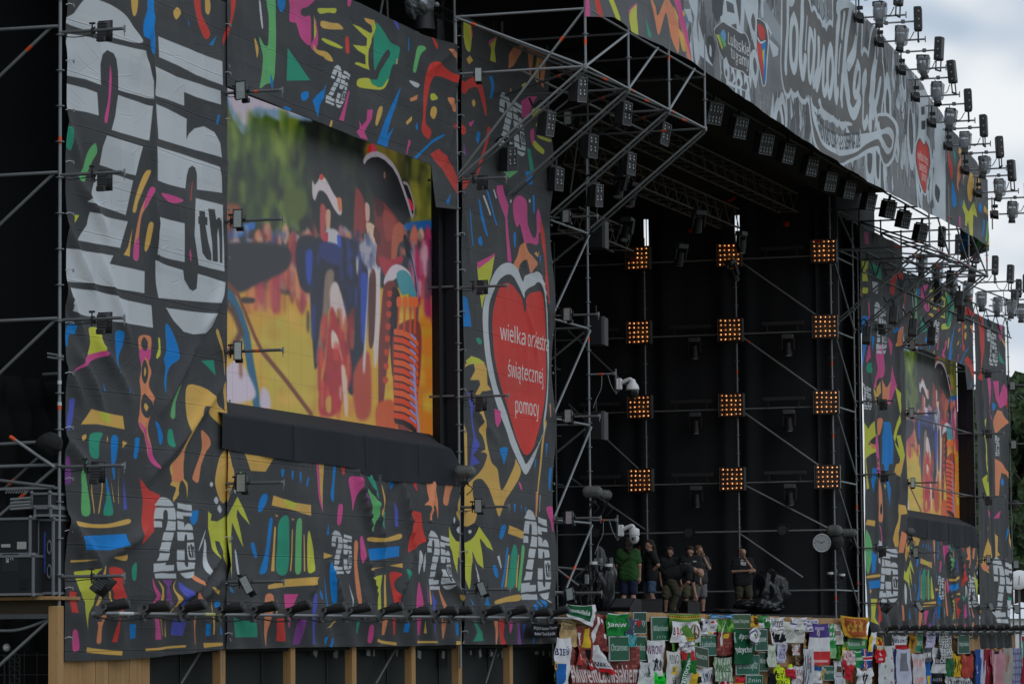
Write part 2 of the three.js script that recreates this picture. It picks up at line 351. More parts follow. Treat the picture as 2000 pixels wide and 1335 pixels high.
  // --- lower sheet
  draw(g, `
gold~ 85 10 110 0 140 130 140 190 110 290 75 285 40 180 60 60
lime 0 345 20 365 15 400 55 405 110 375 165 262 200 330 240 425 190 370 165 335 160 370 190 480 205 552 165 480 135 410 130 500 138 735 115 650 85 600 90 580 70 520 45 515 60 630 25 560 0 440
gold 195 -10 400 -10 325 120 240 115
blue~ 415 105 432 110 425 150 415 140
blue~ 470 115 482 118 478 165 470 150
blue~ 520 125 530 125 528 180 520 175
blue 570 150 580 155 565 210 557 190
pink~ 618 68 630 70 640 230 658 350 632 270 622 150
gold 632 70 662 72 655 200 655 335 640 240
blue~ 715 82 728 84 720 200 715 290 700 260 708 180
red 752 88 775 90 772 138 762 138
pink~ 798 155 870 158 860 210 835 290 822 345 815 280
violet 870 210 900 220 895 290 880 305
teal 905 140 940 142 965 220 975 290 955 270
green~ 910 215 950 290 960 340 950 410 935 460 920 440 935 330
blue 1010 142 1055 142 1075 190 1060 225 1030 180
gold~ 985 190 1010 270 1012 340 980 440 990 350 1005 310
teal 1010 350 1000 460 1010 460 1030 350
indigo 1065 290 1085 340 1090 435 1070 435
red~ 1158 140 1180 145 1195 230 1175 200
orange~ 1255 168 1300 168 1300 220 1312 290 1312 388 1300 320 1280 320 1275 370 1250 398 1262 320 1242 310 1260 280 1255 220
orange~ 1360 172 1405 175 1380 240 1365 310 1340 300 1345 240
green~ 180 120 205 150 195 165 178 145
blue~ 310 250 335 250 335 290 305 345 285 345 290 290
gold 370 255 480 295 585 310 585 372 480 340 360 312
lime 430 275 500 300 490 335 440 320
blue~ 350 395 368 410 345 620 330 695 300 695 330 560
gold 380 430 388 440 378 690 358 690 372 560
teal~ 425 375 450 378 458 450 455 690 390 690 395 540 400 420
gold 476 450 482 450 475 690 468 688
green~ 505 400 535 402 530 560 525 690 495 690 498 500
gold 545 480 550 480 550 690 542 690
lime~ 572 470 582 470 600 580 595 680 565 692 565 560
gold 380 365 400 372 390 380
gold 470 388 490 390 480 400
gold 340 770 440 735 608 722 610 768 440 780 340 792
blue~ 245 530 265 530 285 600 270 612 250 570
white~ 152 572 165 590 180 700 170 702
pink~ 740 315 763 315 755 415 735 415
pink~ 868 500 885 495 892 570 880 645 868 600
gold 665 582 715 600 665 620
blue 690 410 693 480 680 480
blue~ 695 650 708 660 740 890 725 900 700 750
blue 665 710 690 890 680 900 668 800
orange~ 832 530 855 530 850 650 870 860 855 865 835 700
gold~ 918 495 1010 500 1100 475 1100 505 1000 522 918 518
blue 915 562 1095 545 1092 605 920 630
gold 905 675 1000 665 910 685
gold 1035 658 1110 643 1110 670
red 1140 290 1165 340 1222 355 1228 520 1138 585 1150 450
white~ 1205 570 1215 610 1205 705 1198 660
white~ 1235 575 1243 630 1230 695 1225 640
lime 920 725 995 710 985 790 990 920 965 915 955 820
gold 1008 710 1018 710 1020 910 1005 910
red~ 1040 702 1105 705 1070 760 1100 850 1100 900 1075 905 1065 830
teal~ 1120 680 1132 700 1130 755 1118 750
pink~ 1205 750 1228 880 1198 895
violet 1240 760 1262 870 1245 870
gold~ 1258 780 1275 860 1262 880
indigo 1280 800 1320 860 1310 915 1290 910
orange~ 1325 785 1370 890 1355 895
white~ 798 762 835 850 820 910 828 860
blue 120 755 158 810 140 812
blue 220 800 245 805 238 832
teal 150 955 260 985 262 1068 150 1068
orange~ 330 830 365 832 362 950 330 1120 330 960
pink 440 820 512 820 490 890 478 1020 455 960
red 385 960 430 960 432 1092 388 1090
violet 520 950 555 960 530 1110 495 1110
indigo 590 820 615 820 600 1110 580 1110
gold 385 840 388 950 380 950
gold 665 1015 745 965 740 980 690 1012
blue~ 635 800 650 840 640 850 628 815
teal 850 975 870 970 855 1045 843 1045
pink~ 910 1005 928 1005 925 1095 910 1090
blue 660 1070 675 1062 662 1125
blue 690 1075 703 1070 695 1135 680 1140
orange 1000 960 1030 960 1015 1055 1000 1055
red 1060 960 1085 960 1065 1055 1055 1055
gold 950 1078 1080 1098 1075 1115 950 1095
gold 1180 1088 1320 1090 1320 1100 1180 1102
blue 1130 985 1148 985 1145 1040 1128 1040
pink 1200 960 1225 960 1225 1055 1200 1055
gold 1240 970 1250 1045 1240 1045
indigo 1280 970 1310 970 1310 1045 1285 1045
orange~ 1350 960 1368 960 1360 1080
blue 1405 985 1425 985 1425 1055 1405 1055
gold 1405 1090 1467 1090 1467 1110 1405 1112`, PAL, 400, 880, 2.934);
  mark(g, 400, 880, 2.934, [[706, 458], [818, 470], [820, 700], [708, 700]]);
  mark(g, 400, 880, 2.934, [[1250, 460], [1385, 472], [1395, 788], [1258, 790]]);
  // --- upper sheet
  draw(g, `
green~ 55 -20 115 -20 125 150 128 330 120 500 105 630 40 660 -5 690 5 600 20 450 0 330 0 290 30 350 55 360 65 320 70 150
white~ -5 10 10 30 25 200 15 210
gold~ -40 305 -30 310 -10 380 -22 455 -30 400
teal 222 375 400 628 215 632
pink~ 245 -20 430 -20 385 50 340 70 330 110 360 130 400 130 405 250 395 355 330 300 300 220 280 180 235 165 235 60
pink~ 400 360 430 280 425 200 440 150 455 270 450 350 430 400
lime~ 428 120 442 240 432 300 425 290 428 190
lime~ 455 68 520 66 590 68 585 105 530 100 470 108
gold~ 480 165 560 180 610 185 648 220 630 232 490 222
lime~ 480 300 530 310 600 345 648 375 600 375 490 325
gold~ 420 345 450 390 530 410 570 470 555 482 500 455 430 405
teal~ 915 180 970 240 1030 330 1098 370 1095 430 1080 500 1045 510 1020 600 1010 640 960 680 900 670 850 640 850 620 920 620 945 560 980 500 1025 430 1015 390 990 400 950 460 905 550 895 500 895 320
lime~ 770 620 850 612 870 650 900 670 960 680 1010 615 1000 660 960 700 850 695 765 675
lime 825 140 905 160 915 220 880 310 880 330 855 400 850 500 858 548 800 525 740 500 760 485 830 505 828 430 770 395 730 350 800 360 840 360 845 300 780 240 725 190 790 210 870 260 888 250 880 200 840 170
gold 825 140 905 160 905 185 880 200 840 170
gold 1075 460 1083 460 1083 500 1073 500
red~ 668 298 692 298 694 405 670 410
pink~ 690 -10 718 -10 705 50 685 40
blue~ 140 -10 200 -10 195 60 170 98 145 60
blue 1168 295 1174 295 1170 400 1162 400
green~ 1245 365 1290 360 1308 385 1265 430 1225 560 1200 550 1220 450
indigo~ 1050 130 1085 170 1098 235 1065 190
red~ 1350 285 1395 345 1390 385 1360 320
orange~ 1470 385 1510 390 1550 430 1545 460 1490 420
white~ 1170 630 1250 655 1240 685 1200 670
red~ 1345 490 1400 488 1450 530 1540 590 1590 640 1650 600 1700 610 1735 680 1760 800 1762 910 1700 700 1640 690 1590 735 1540 660 1450 610 1370 600 1330 700 1300 940 1340 1010 1345 1050 1315 1085 1265 1020 1280 900 1290 720 1310 560
blue~ 325 735 350 718 385 720 380 770 335 788
blue 523 655 470 820 458 920 415 785
blue 180 840 215 830 260 850 240 880
pink 690 710 702 715 655 950 618 935
pink 838 860 880 855 875 930 820 1030 850 1095 790 1075 760 1030 785 1000 780 940 800 985 835 940
gold~ 960 828 965 870 925 970 905 980 905 940 930 850
blue 1108 675 1080 800 1020 980 1000 1060 1058 990 1020 1080 1000 1150 915 1120 960 1000 1040 820
orange 1170 770 1240 740 1230 780 1175 795
gold 1185 905 1185 940 1150 978 1140 955
blue~ 1225 960 1235 990 1225 1020 1215 990
lime~ 1340 740 1370 730 1400 770 1350 785
gold~ 1350 840 1380 835 1392 870 1370 930 1340 900
orange~ 1475 770 1505 770 1532 830 1530 875 1500 850
pink 1160 1095 1178 1100 1150 1210 1145 1200
blue~ 1455 1048 1430 1075 1330 1140 1220 1245 1205 1230 1290 1150 1380 1080
red 1340 1205 1410 1160 1512 1300 1560 1420 1555 1530 1420 1310
blue 1455 1580 1500 1500 1480 1600
gold~ 545 985 560 940 570 950 560 990
red~ 1505 990 1530 960 1600 990 1605 1040 1575 1050 1540 1010
blue~ 80 580 100 640 95 700 80 660`, PAL, 500, 0, 4);
  mark(g, 500, 0, 4, [[580, 505], [715, 560], [640, 850], [508, 790]]);
  // --- heart sheet
  draw(g, `
pink 180 160 195 180 205 260 190 300 178 240
lime~ 135 165 180 160 195 260 180 375 140 330
lime 330 320 380 265 360 360 370 455 325 440 335 370
pink 315 300 380 260 330 320 318 350
gold 150 430 180 400 202 440 172 468
pink 450 165 482 240 460 255
orange 570 210 620 240 600 300 610 360 575 340 555 390 500 480 465 500 470 390 500 345 560 330
orange 605 340 720 290 735 400 725 640 695 600 700 500 680 400 650 380 640 500 625 590
gold 670 410 690 420 685 620 655 560
blue~ 320 555 345 560 358 640 340 710 325 700 335 620
lime 558 615 590 595 595 630 575 650
orange 480 640 488 640 485 680 478 680
pink 555 735 610 700 680 695 640 760 610 860 560 850
lime~ 640 790 725 795 720 820 650 850
lime 670 890 730 880 735 918 665 915
lime~ 680 980 765 1010 755 1028 690 1000
lime~ 650 1010 700 1060 722 1090 715 1115 690 1100 645 1050
pink~ 625 960 650 930 655 1000 640 1050
teal 600 1070 625 1080 655 1240 625 1245
gold~ 195 740 210 720 222 750 210 775
orange~ 32 710 60 720 88 760 86 810 60 790
pink 175 890 215 870 210 890 190 920
blue~ 245 950 262 975 248 1040 232 1010
red~ 310 920 332 950 300 1070 270 1200 235 1280 250 1200 290 1050
green 430 1240 535 1240 470 1290
violet 135 1040 150 1060 160 1120 140 1120
red 130 1280 190 1300 150 1370 130 1370
blue 590 1240 640 1240 640 1335 600 1335`, PAL, 860, 0, 3.704);
  mark(g, 860, 0, 3.704, [[400, 665], [560, 730], [600, 1140], [390, 1050]]);
  draw(g, `
blue 195 180 205 200 215 340 230 470 222 470 205 330
blue 262 110 275 120 305 260 330 400 318 395 285 270
white 295 85 310 85 355 225 350 245
blue 320 40 340 60 402 310 395 320
white 375 40 385 40 402 105 395 112
blue~ 265 420 285 400 292 465 270 460
pink 405 10 450 5 460 80 490 160 480 250 490 400 512 600 480 590 470 400 465 260 430 160 400 60
pink~ 525 150 550 95 590 90 635 140 640 300 670 390 700 410 715 350 710 240 725 190 755 300 775 400 735 370 720 460 650 450 610 460 590 400 570 300 550 330 530 260
red~ 740 290 765 330 780 420 790 600 800 900 790 960 775 800 780 620 750 430
orange~ 580 460 620 450 650 520 720 600 700 640 660 680 640 600 610 580 580 620 565 670 525 620 560 540
gold 690 530 712 515 720 535 735 510 725 560
blue 735 540 750 550 740 620
blue~ 525 375 542 380 540 470 528 475
blue 680 80 695 85 698 220 685 215
white~ 508 115 516 130 508 145 502 130
white~ 656 112 664 128 656 142 649 128
lime 255 630 385 545 355 700 300 900 290 960 262 720
pink 255 600 388 525 375 555 262 650
blue 145 850 175 870 205 1090 145 1090
teal~ 240 1180 270 1180 285 1215 260 1225
white~ 600 745 565 655 520 612 480 600 430 620 380 680 330 800 298 950 293 1080 300 1200 318 1345 350 1500 420 1740 500 1960 575 2130 622 2223 670 2140 720 1990 770 1780 800 1560 812 1345 800 1200 770 950 738 690 680 680 620 700
dark~ 606 870 570 780 530 712 490 690 440 712 395 775 350 900 338 1050 345 1200 362 1345 400 1530 470 1740 540 1930 600 2090 628 2140 680 2010 740 1850 780 1640 800 1450 796 1250 778 1050 740 768 690 775 640 800 615 830
red~ 612 985 590 880 560 820 520 775 480 755 435 775 400 850 375 980 370 1120 385 1335 430 1540 500 1760 560 1950 625 2075 690 1930 745 1760 780 1560 790 1345 780 1150 762 950 742 830 700 825 650 840 620 900`, PAL, 860, 360, 3.926);
  { // lettering on the heart, level on the sheet
    const a = onZ(968, 636), b = onZ(1014, 690), c = onZ(1060, 690), d = onZ(983, 737), e = onZ(1055, 770), f = onZ(999, 800), h = onZ(1044, 820), u = 0.31;
    words(g, 'wielka', a.x, onZ(968, 662).y, (onZ(1012, 0).x - a.x), u, '#e8e6e2', ''); words(g, 'orkiestra', onZ(1015, 0).x, onZ(968, 662).y, onZ(1060, 0).x - onZ(1015, 0).x, u, '#e8e6e2', '');
    words(g, 'świątecznej', d.x, onZ(983, 735).y, e.x - d.x, u, '#e8e6e2', ''); words(g, 'pomocy', f.x, onZ(999, 805).y, h.x - f.x, u, '#e8e6e2', '');
  }
  draw(g, `
gold 155 40 220 0 300 30 325 80 330 200 360 240 320 250 290 250 265 280 230 275 270 200 260 165 195 165 230 90 220 40 180 50 152 70
lime 155 20 200 -20 260 0 310 35 250 40 180 40
gold 150 500 175 560 180 820 160 820 155 700
gold~ 265 350 300 400 320 560 345 720 365 800 410 850 430 980 450 1005 500 920 545 810 552 770 590 850 575 920 530 1000 470 1090 420 1210 380 1120 340 1000 290 930 240 925 215 960 220 1060 240 1150 235 1250 180 1290 130 1220 105 1130 130 1040 165 960 200 940 290 840 330 750 318 722 280 715 320 690 300 600 265 550 295 490 270 430 245 400
indigo 170 250 205 290 215 450 240 600 275 660 220 740 270 800 200 825 210 700 225 600 205 450 180 330
pink 385 385 430 400 435 480 410 530 395 500
blue~ 430 690 485 685 475 760 460 810 445 760
gold~ 755 470 775 500 755 620 740 850 720 1060 705 1200 695 1190 715 1000 730 800 740 600
orange 700 1020 715 1020 705 1200 695 1200
blue 770 650 785 650 775 765
blue~ 810 850 832 850 825 1000 810 990
pink~ 790 1145 848 1140 845 1230 830 1330 815 1250
blue 535 1110 550 1115 545 1180 538 1170
blue 585 1120 594 1130 590 1170
blue 620 1140 632 1140 625 1190
pink 570 940 590 960 600 1010 585 1000
white 738 1045 743 1045 735 1175 730 1175
orange 805 345 815 350 812 450 806 450
blue 690 770 700 775 692 840 686 830`, PAL, 860, 700, 3.926);
  draw(g, `
blue~ 465 95 482 110 470 170 440 210 425 190 440 120
gold 510 100 620 150 612 208 500 165
white 405 345 425 335 445 430 435 440
blue~ 370 420 395 415 412 470 410 510 385 490
blue~ 490 280 503 290 490 420 460 580 440 570 470 430
gold 505 330 515 335 490 580 472 585
teal~ 545 250 570 300 568 480 545 585 495 585 515 440 525 330
gold 578 330 584 330 570 585 558 585
green~ 605 265 625 280 610 460 595 600 575 590 595 400
gold~ 390 690 480 660 590 640 590 685 480 700 400 715
lime 35 110 60 170 100 225 150 230 200 215 250 160 270 112 310 180 350 240 375 300 320 270 275 200 275 220 290 330 300 440 260 400 215 300 210 400 215 520 205 610 170 520 135 440 140 360 115 350 105 480 80 380 65 300 45 260
gold~ 105 -10 240 -10 235 80 170 110 120 60
black~ 70 60 120 80 170 115 235 85 262 120 230 190 165 235 100 215 60 150
white~ 122 110 142 137 122 164 102 137
white~ 200 135 214 150 200 168 187 150
white~ 82 36 92 60 82 88 73 60
white~ 240 405 270 500 272 560 255 520
white~ 120 540 140 640 130 625
blue 310 720 325 650 355 730
blue 205 660 240 720 225 725
gold~ 90 640 145 670 145 690 110 680
blue 680 720 700 715 715 770 700 775
blue 710 680 725 690 745 760 730 765
blue 740 680 775 690 780 750 765 750
white~ 780 672 810 700 795 700
teal 235 840 310 930 320 1000 205 1005 240 930 215 850
orange~ 375 840 420 840 400 930 385 1040 378 920
red~ 440 840 475 850 480 960 495 1020 445 1030
pink~ 505 850 525 850 515 945
violet 560 850 590 850 595 1030 555 1030
indigo 630 870 650 870 635 1010
blue 685 960 700 960 690 1030
orange~ 0 840 25 840 10 985
blue 80 870 110 870 110 955 80 955
blue 135 900 155 905 155 955 135 955
gold 75 1005 168 1002 165 1018 78 1030
gold 825 850 835 850 830 960 822 960`, PAL, 860, 1000, 3.985);
  mark(g, 860, 1000, 3.985, [[625, -10], [800, 0], [832, 665], [592, 668]]);
  // slight unevenness of the print
  g.setTransform(1, 0, 0, 1, 0, 0);
  for (let i = 0; i < 500; i++) { g.fillStyle = rnd() < 0.5 ? 'rgba(20,20,20,0.03)' : 'rgba(255,255,255,0.02)'; const w = rr(30, 260); g.fillRect(rr(0, 2048), rr(0, 1536), w, rr(6, 120)); }
  // welded seams and creases of the cloth, as relief
  const b = wingBump.g; b.fillStyle = '#808080'; b.fillRect(44, 1, 24, 13);
  b.lineWidth = 0.014;
  for (let y = 1.6; y < 13.6; y += 0.735) { b.strokeStyle = '#a2a2a2'; b.beginPath(); for (let x = 44; x <= 68; x += 0.4) b.lineTo(x, y + 0.02 * noise(x * 0.7, y)); b.stroke(); b.strokeStyle = '#666666'; b.beginPath(); for (let x = 44; x <= 68; x += 0.4) b.lineTo(x, y - 0.018 + 0.02 * noise(x * 0.7, y)); b.stroke(); }
  for (let x = 45.4; x < 67; x += 1.47) { b.strokeStyle = '#8e8e8e'; b.beginPath(); b.moveTo(x, 1); b.lineTo(x + 0.02, 12.7); b.stroke(); }
  for (let i = 0; i < 1500; i++) { const x = rr(44, 67.5), y = rr(1.2, 13.4), l = rr(0.1, 0.7), t = i % 4 ? rr(-0.3, 0.3) : rr(-2.4, -0.8); b.strokeStyle = rnd() < 0.5 ? 'rgba(190,190,190,0.5)' : 'rgba(70,70,70,0.5)'; b.lineWidth = rr(0.006, 0.02); b.beginPath(); b.moveTo(x, y); b.quadraticCurveTo(x + l / 2, y + t * l + rr(-0.05, 0.05), x + l, y + t * l * 2); b.stroke(); }
}
const clothMat = new THREE.MeshPhysicalMaterial({ specularIntensity: 0.25, map: WING.tex(), bumpMap: wingBump.tex(false), bumpScale: 0.03, color: lin(0.88, 0.88, 0.88), roughness: 0.62, side: THREE.DoubleSide });
clothMat.name = 'printed mesh cloth';

const DX = 51.4;                                                   // the right wing stands this far along the front
const POLE_Y = [10.2, 8.2, 6.18, 4.15, 2.64];
{ // sheets of the left wing
  const tallFolds = folds([
    ...foldPx(0, 334, 4, [[480, 370, 720, 1000], [560, 10, 800, 500], [740, 640, 960, 1335], [1150, 150, 1180, 700], [1720, 880, 1560, 1230, 1.2], [500, 900, 640, 1335]], 0.075, 0.12),
    ...foldPx(0, 668, 4, [[490, 180, 620, 470], [560, 40, 780, 560], [700, -60, 960, 420], [1500, 20, 1230, 520], [1740, 300, 1120, 1060], [480, 740, 660, 1000, 1.2], [1200, 100, 1060, 700]], 0.075, 0.12),
    ...foldPx(0, 1001, 4, [[480, 10, 620, 360, 1.3], [540, 90, 780, 480], [1700, 330, 1400, 640, 1.5], [1720, 500, 1480, 720], [1100, 150, 780, 360], [1500, 560, 1300, 720, 1.4]], 0.08, 0.12),
    ...foldPx(0, 0, 4, [[480, 850, 620, 1330], [1130, 300, 1150, 1300, 1.2], [1180, 20, 1060, 400]], 0.055, 0.12),
  ], 0.03);
  const lo = edge([[110, 1291], [150, 1290], [250, 1287], [340, 1278], [437, 1267], [445, 1266]]);
  const L = [44.62, onZ(440, 600).x];
  solo('printed_banner', cloth(L[0], L[1], lo, () => 11.6, 90, 150, (X, Y) => {
    const s = (X - L[0]) / (L[1] - L[0]); let f = tallFolds(X, Y) + 0.06 * Math.sin(Math.PI * s);
    for (const y of POLE_Y) f -= 0.05 * Math.exp(-((Y - y) ** 2) / 0.05) * Math.exp(-((X - L[0]) ** 2) / 0.3);
    if (Y < 2.35) f += 0.05 * smooth(2.35, 1.9, Y) * Math.sin(X * 5.2 + Math.sin(Y * 3)) - 0.03;
    return Math.max(-0.02, f);
  }, WING.uv), clothMat, 'tall dark banner with a giant white number 25th, leftmost sheet of the near stage wing', 'banner');
  const R = [onZ(436, 600).x, 61.36];
  // above the screen
  const loT = edge([[430, 164], [545, 209], [700, 271], [842, 322], [846, 404], [893, 409]], 0.03), hiT = edge([[430, -90], [620, -20], [700, 5], [760, 36], [830, 70], [893, 88]], 0.03);
  const topFolds = folds([...foldPx(500, 0, 4, [[480, 240, 490, 960, 0.7], [1540, 360, 1320, 560], [1560, 500, 1480, 900, 1.3], [1530, 900, 1440, 1300, 1.2], [700, 300, 640, 900, 0.5]], 0.05, 0.14)], 0.025);
  solo('printed_banner', cloth(R[0], R[1], loT, hiT, 110, 60, (X, Y) => topFolds(X, Y) + 0.03, WING.uv), clothMat, 'dark banner with a teal head and yellow hands hung above the near video screen', 'banner');
  // below the screen
  const hiL = edge([[430, 874], [480, 885], [560, 898], [640, 906], [690, 916], [720, 926], [800, 930], [880, 938], [893, 940]], 0.03), loL = edge([[430, 1268], [560, 1264], [800, 1261], [905, 1258]], 0.03);
  const lowFolds = folds([...foldPx(400, 880, 2.934, [[840, 100, 930, 480, 1.4], [930, 160, 1000, 640, 1.2], [1080, 130, 1010, 420, -1.3], [1100, 150, 1180, 600], [880, 560, 960, 840], [1150, 620, 1080, 870, 1.2], [700, 640, 760, 880], [620, 640, 560, 860], [30, 240, 120, 720], [1290, 200, 1210, 640], [1330, 700, 1460, 860, 1.3]], 0.085, 0.12)], 0.03);
  solo('printed_banner', cloth(R[0], R[1], loL, hiL, 110, 90, (X, Y) => {
    let f = lowFolds(X, Y) + 0.04;
    f += 0.03 * smooth(3.3, 2.3, Y) * Math.sin(X * 4.3 + 1.5 * Math.sin(X * 1.7) + Y);
    if (Y < 2.3) f += 0.04 * smooth(2.3, 1.7, Y) * Math.sin(X * 6.1 + Math.sin(Y * 4));
    return Math.max(-0.01, f);
  }, WING.uv), clothMat, 'dark banner with bars and small 25th marks hung below the near video screen', 'banner');
  // heart sheet
  const H = [61.58, onZ(1074, 800).x];
  const heartFolds = folds([...foldPx(860, 360, 3.926, [[740, 690, 800, 1100, 1.6], [560, 300, 640, 700], [610, 900, 720, 1335], [150, 220, 200, 600, 0.8]], 0.05, 0.12), ...foldPx(860, 700, 3.926, [[160, 300, 420, 640, 0.8], [760, 500, 640, 740, 1.3]], 0.055, 0.12), ...foldPx(860, 1000, 3.985, [[150, 230, 150, 640, 1.3], [860, 690, 640, 760, 1.5], [880, 720, 760, 1000, 1.2], [200, 300, 280, 700]], 0.05, 0.1)], 0.03);
  solo('printed_banner', cloth(H[0], H[1], edge([[890, 1258], [1000, 1258], [1090, 1256]], 0.03), () => 13.3, 80, 160, (X, Y) => {
    let f = heartFolds(X, Y) + 0.05; const e = (H[1] - X);
    f += 0.05 * Math.exp(-e * 2.2) * Math.sin(Y * 2.4);
    if (Y < 2.4) f += 0.05 * smooth(2.4, 1.8, Y) * Math.sin(X * 5 + Math.sin(Y * 3));
    return Math.max(-0.02, f);
  }, WING.uv), clothMat, 'tall dark banner with a big red heart and white lettering beside the near stage opening', 'banner');
  // cable ties and eyelets along the upright edges
  const ring = new THREE.TorusGeometry(0.022, 0.006, 6, 12), tie = wire([V(0, 0, 0), V(-0.05, 0.02, -0.03), V(-0.09, 0.0, -0.08)], 0.006, 6, 4);
  for (const b of scene.children.filter((c) => c.name.startsWith('printed_banner'))) { b.geometry.computeBoundingBox(); const q = b.geometry.boundingBox; for (const [x, s] of [[q.min.x + 0.07, 1], [q.max.x - 0.07, -1]]) for (let y = Math.max(q.min.y, 1.5) + 0.25; y < q.max.y - 0.4; y += 0.735) { const e = new THREE.Mesh(ring, M.steel); e.name = 'eyelet'; e.position.set(x, y + rr(-0.03, 0.03), 0.1); b.add(e); const t = new THREE.Mesh(tie, M.white); t.name = 'cable_tie'; t.position.copy(e.position); t.scale.x = s; b.add(t); } }
}
// ---------------------------------------------------------------- video screens
const LZ = -0.55;
const ledCorner = { x0: 49.6, x1: onZ(843.3, 600, LZ).x, y0: onZ(843.4, 849.7, LZ).y, y1: onZ(842, 321.5, LZ).y };
const LED = sheet(ledCorner.x0, ledCorner.y0, ledCorner.x1, ledCorner.y1, 1024, 768);
{ // a slightly blurred broadcast picture: a crowd in costume on sunlit grass
  const g = LED.g, P = (ox, oy, s) => (x, y) => { const p = onZ(ox + x / s, oy + y / s, LZ); return [p.x, p.y]; };
  const A = P(400, 150, 3.813), B = P(400, 500, 2.967);
  const put = (col, f, list, blur, curved = true) => { g.filter = blur ? 'blur(' + blur * 0.42 + 'px)' : 'none'; g.fillStyle = col; const pts = []; for (let i = 0; i < list.length; i += 2) pts.push(f(list[i], list[i + 1])); trace(g, pts, curved); g.fill(); };
  g.fillStyle = '#2b3025'; g.fillRect(40, 0, 30, 20);
  for (const [c, x, y0, y1, w] of [['#4d5a1c', 180, 230, 1000, 90], ['#5d6e20', 190, 260, 700, 50], ['#27331f', 280, 420, 1100, 90], ['#3c5a24', 370, 260, 900, 60], ['#6d8a2a', 440, 260, 560, 45], ['#4d6b22', 500, 290, 1200, 70], ['#20281c', 580, 320, 900, 40], ['#71822a', 640, 280, 1080, 80], ['#5f7424', 700, 560, 1000, 60], ['#1c211b', 830, 330, 1100, 130], ['#3f3a1c', 900, 380, 560, 40], ['#1a1d1a', 1000, 400, 1100, 170], ['#23281d', 1080, 480, 800, 60], ['#7a6a2c', 1300, 500, 640, 110], ['#4e4a20', 1480, 560, 760, 60], ['#7b7a30', 1590, 640, 1060, 60], ['#66692a', 1650, 680, 1100, 40], ['#2a2d1e', 1520, 600, 900, 30]]) put(c, A, [x - w, y0, x + w, y0 + 20, x + w, y1, x, y1 + 40, x - w, y1], 11);
  put('#8aa9c9', A, [100, 20, 760, 290, 740, 330, 640, 300, 560, 330, 470, 290, 400, 310, 350, 300, 330, 400, 280, 430, 200, 300, 150, 140], 7);
  put('#cfc6d8', A, [100, 10, 700, 260, 660, 280, 540, 240, 460, 240, 370, 230, 330, 340, 290, 360, 200, 220, 150, 80], 7);
  const streaks = (f, n, x0, y0, x1, y1, w0, w1, h0, h1, cols, b) => {
    const c = document.createElement('canvas'); c.width = 1024; c.height = 768; const q = c.getContext('2d'); q.setTransform(LED.sx, 0, 0, -LED.sy, -ledCorner.x0 * LED.sx, ledCorner.y1 * LED.sy);
    for (let i = 0; i < n; i++) { const x = rr(x0, x1), y = rr(y0, y1), w = rr(w0, w1), h = rr(h0, h1); q.globalAlpha = rr(0.35, 0.9); q.fillStyle = cols[Math.floor(rnd() * cols.length)]; trace(q, [[x - w, y - h * 0.7], [x, y - h], [x + w, y - h * 0.6], [x + w * 0.8, y + h * 0.7], [x, y + h], [x - w, y + h * 0.6]].map(([u, v]) => f(u, v)), true); q.fill(); }
    g.save(); g.setTransform(1, 0, 0, 1, 0, 0); g.filter = 'blur(' + b * 0.42 + 'px)'; g.drawImage(c, 0, 0); g.restore();
  };
  streaks(A, 170, 140, 420, 800, 1060, 8, 34, 30, 120, ['#20301a', '#3f5a1f', '#5b7424', '#6d8630', '#2a3a1c', '#4c6a28', '#19221a'], 15);
  streaks(A, 60, 150, 300, 700, 600, 6, 22, 30, 110, ['#7c9436', '#5b7a2c', '#88a040', '#3c5a26'], 15);
  streaks(A, 70, 780, 380, 1200, 1000, 8, 30, 40, 120, ['#151a18', '#20281c', '#2c3420', '#101414'], 13);
  streaks(A, 60, 1300, 540, 1690, 1060, 8, 26, 30, 100, ['#6a6a2a', '#3a3c1e', '#8a8434', '#2a2e1c', '#55582a'], 13);
  put('#55681f', A, [600, 850, 740, 850, 760, 1000, 680, 1080, 590, 1000], 12);
  put('#9a4e22', A, [140, 960, 260, 960, 260, 1100, 150, 1120], 12);
  put('#1c6fd0', A, [150, 1180, 240, 1120, 360, 1080, 370, 1130, 330, 1150, 200, 1240, 150, 1260], 5);
  put('#2c3340', A, [120, 1240, 520, 1180, 700, 1180, 900, 1200, 1200, 1180, 1700, 1180, 1700, 1500, 120, 1500], 8);
  put('#1c5aa0', A, [1480, 1090, 1700, 1070, 1700, 1130, 1480, 1140], 5);
  for (const [c, x, y, w, h] of [['#d0704a', 400, 1190, 30, 60], ['#d8744c', 465, 1160, 35, 70], ['#c8553e', 660, 1220, 40, 80], ['#d7a48a', 600, 1170, 28, 80], ['#b8584a', 770, 1190, 35, 60], ['#caa0a8', 240, 1250, 30, 50], ['#c9b0b8', 460, 1290, 30, 60], ['#b54f40', 850, 1270, 25, 70], ['#8a8a98', 1040, 1180, 40, 70], ['#c56a58', 1560, 1200, 35, 100], ['#b03060', 1660, 1220, 30, 120], ['#d0a890', 1610, 1180, 25, 60]]) put(c, A, [x, y - h, x + w, y, x, y + h, x - w, y], 7);
  streaks(A, 150, 150, 1130, 1690, 1400, 8, 26, 20, 80, ['#c8604a', '#d8a088', '#2a3350', '#1c2230', '#b23a48', '#c9c2cc', '#3a5aa0', '#7a2f3a', '#d88a6a', '#20242c'], 9);
  // lower half: sunlit ground
  put('#d8a72c', B, [90, 250, 380, 200, 560, 230, 1330, 250, 1330, 1100, 90, 900], 8);
  put('#ccb436', B, [330, 420, 620, 380, 640, 900, 400, 900], 14); put('#d9822a', B, [1180, 330, 1330, 330, 1330, 1060, 1230, 1060], 12);
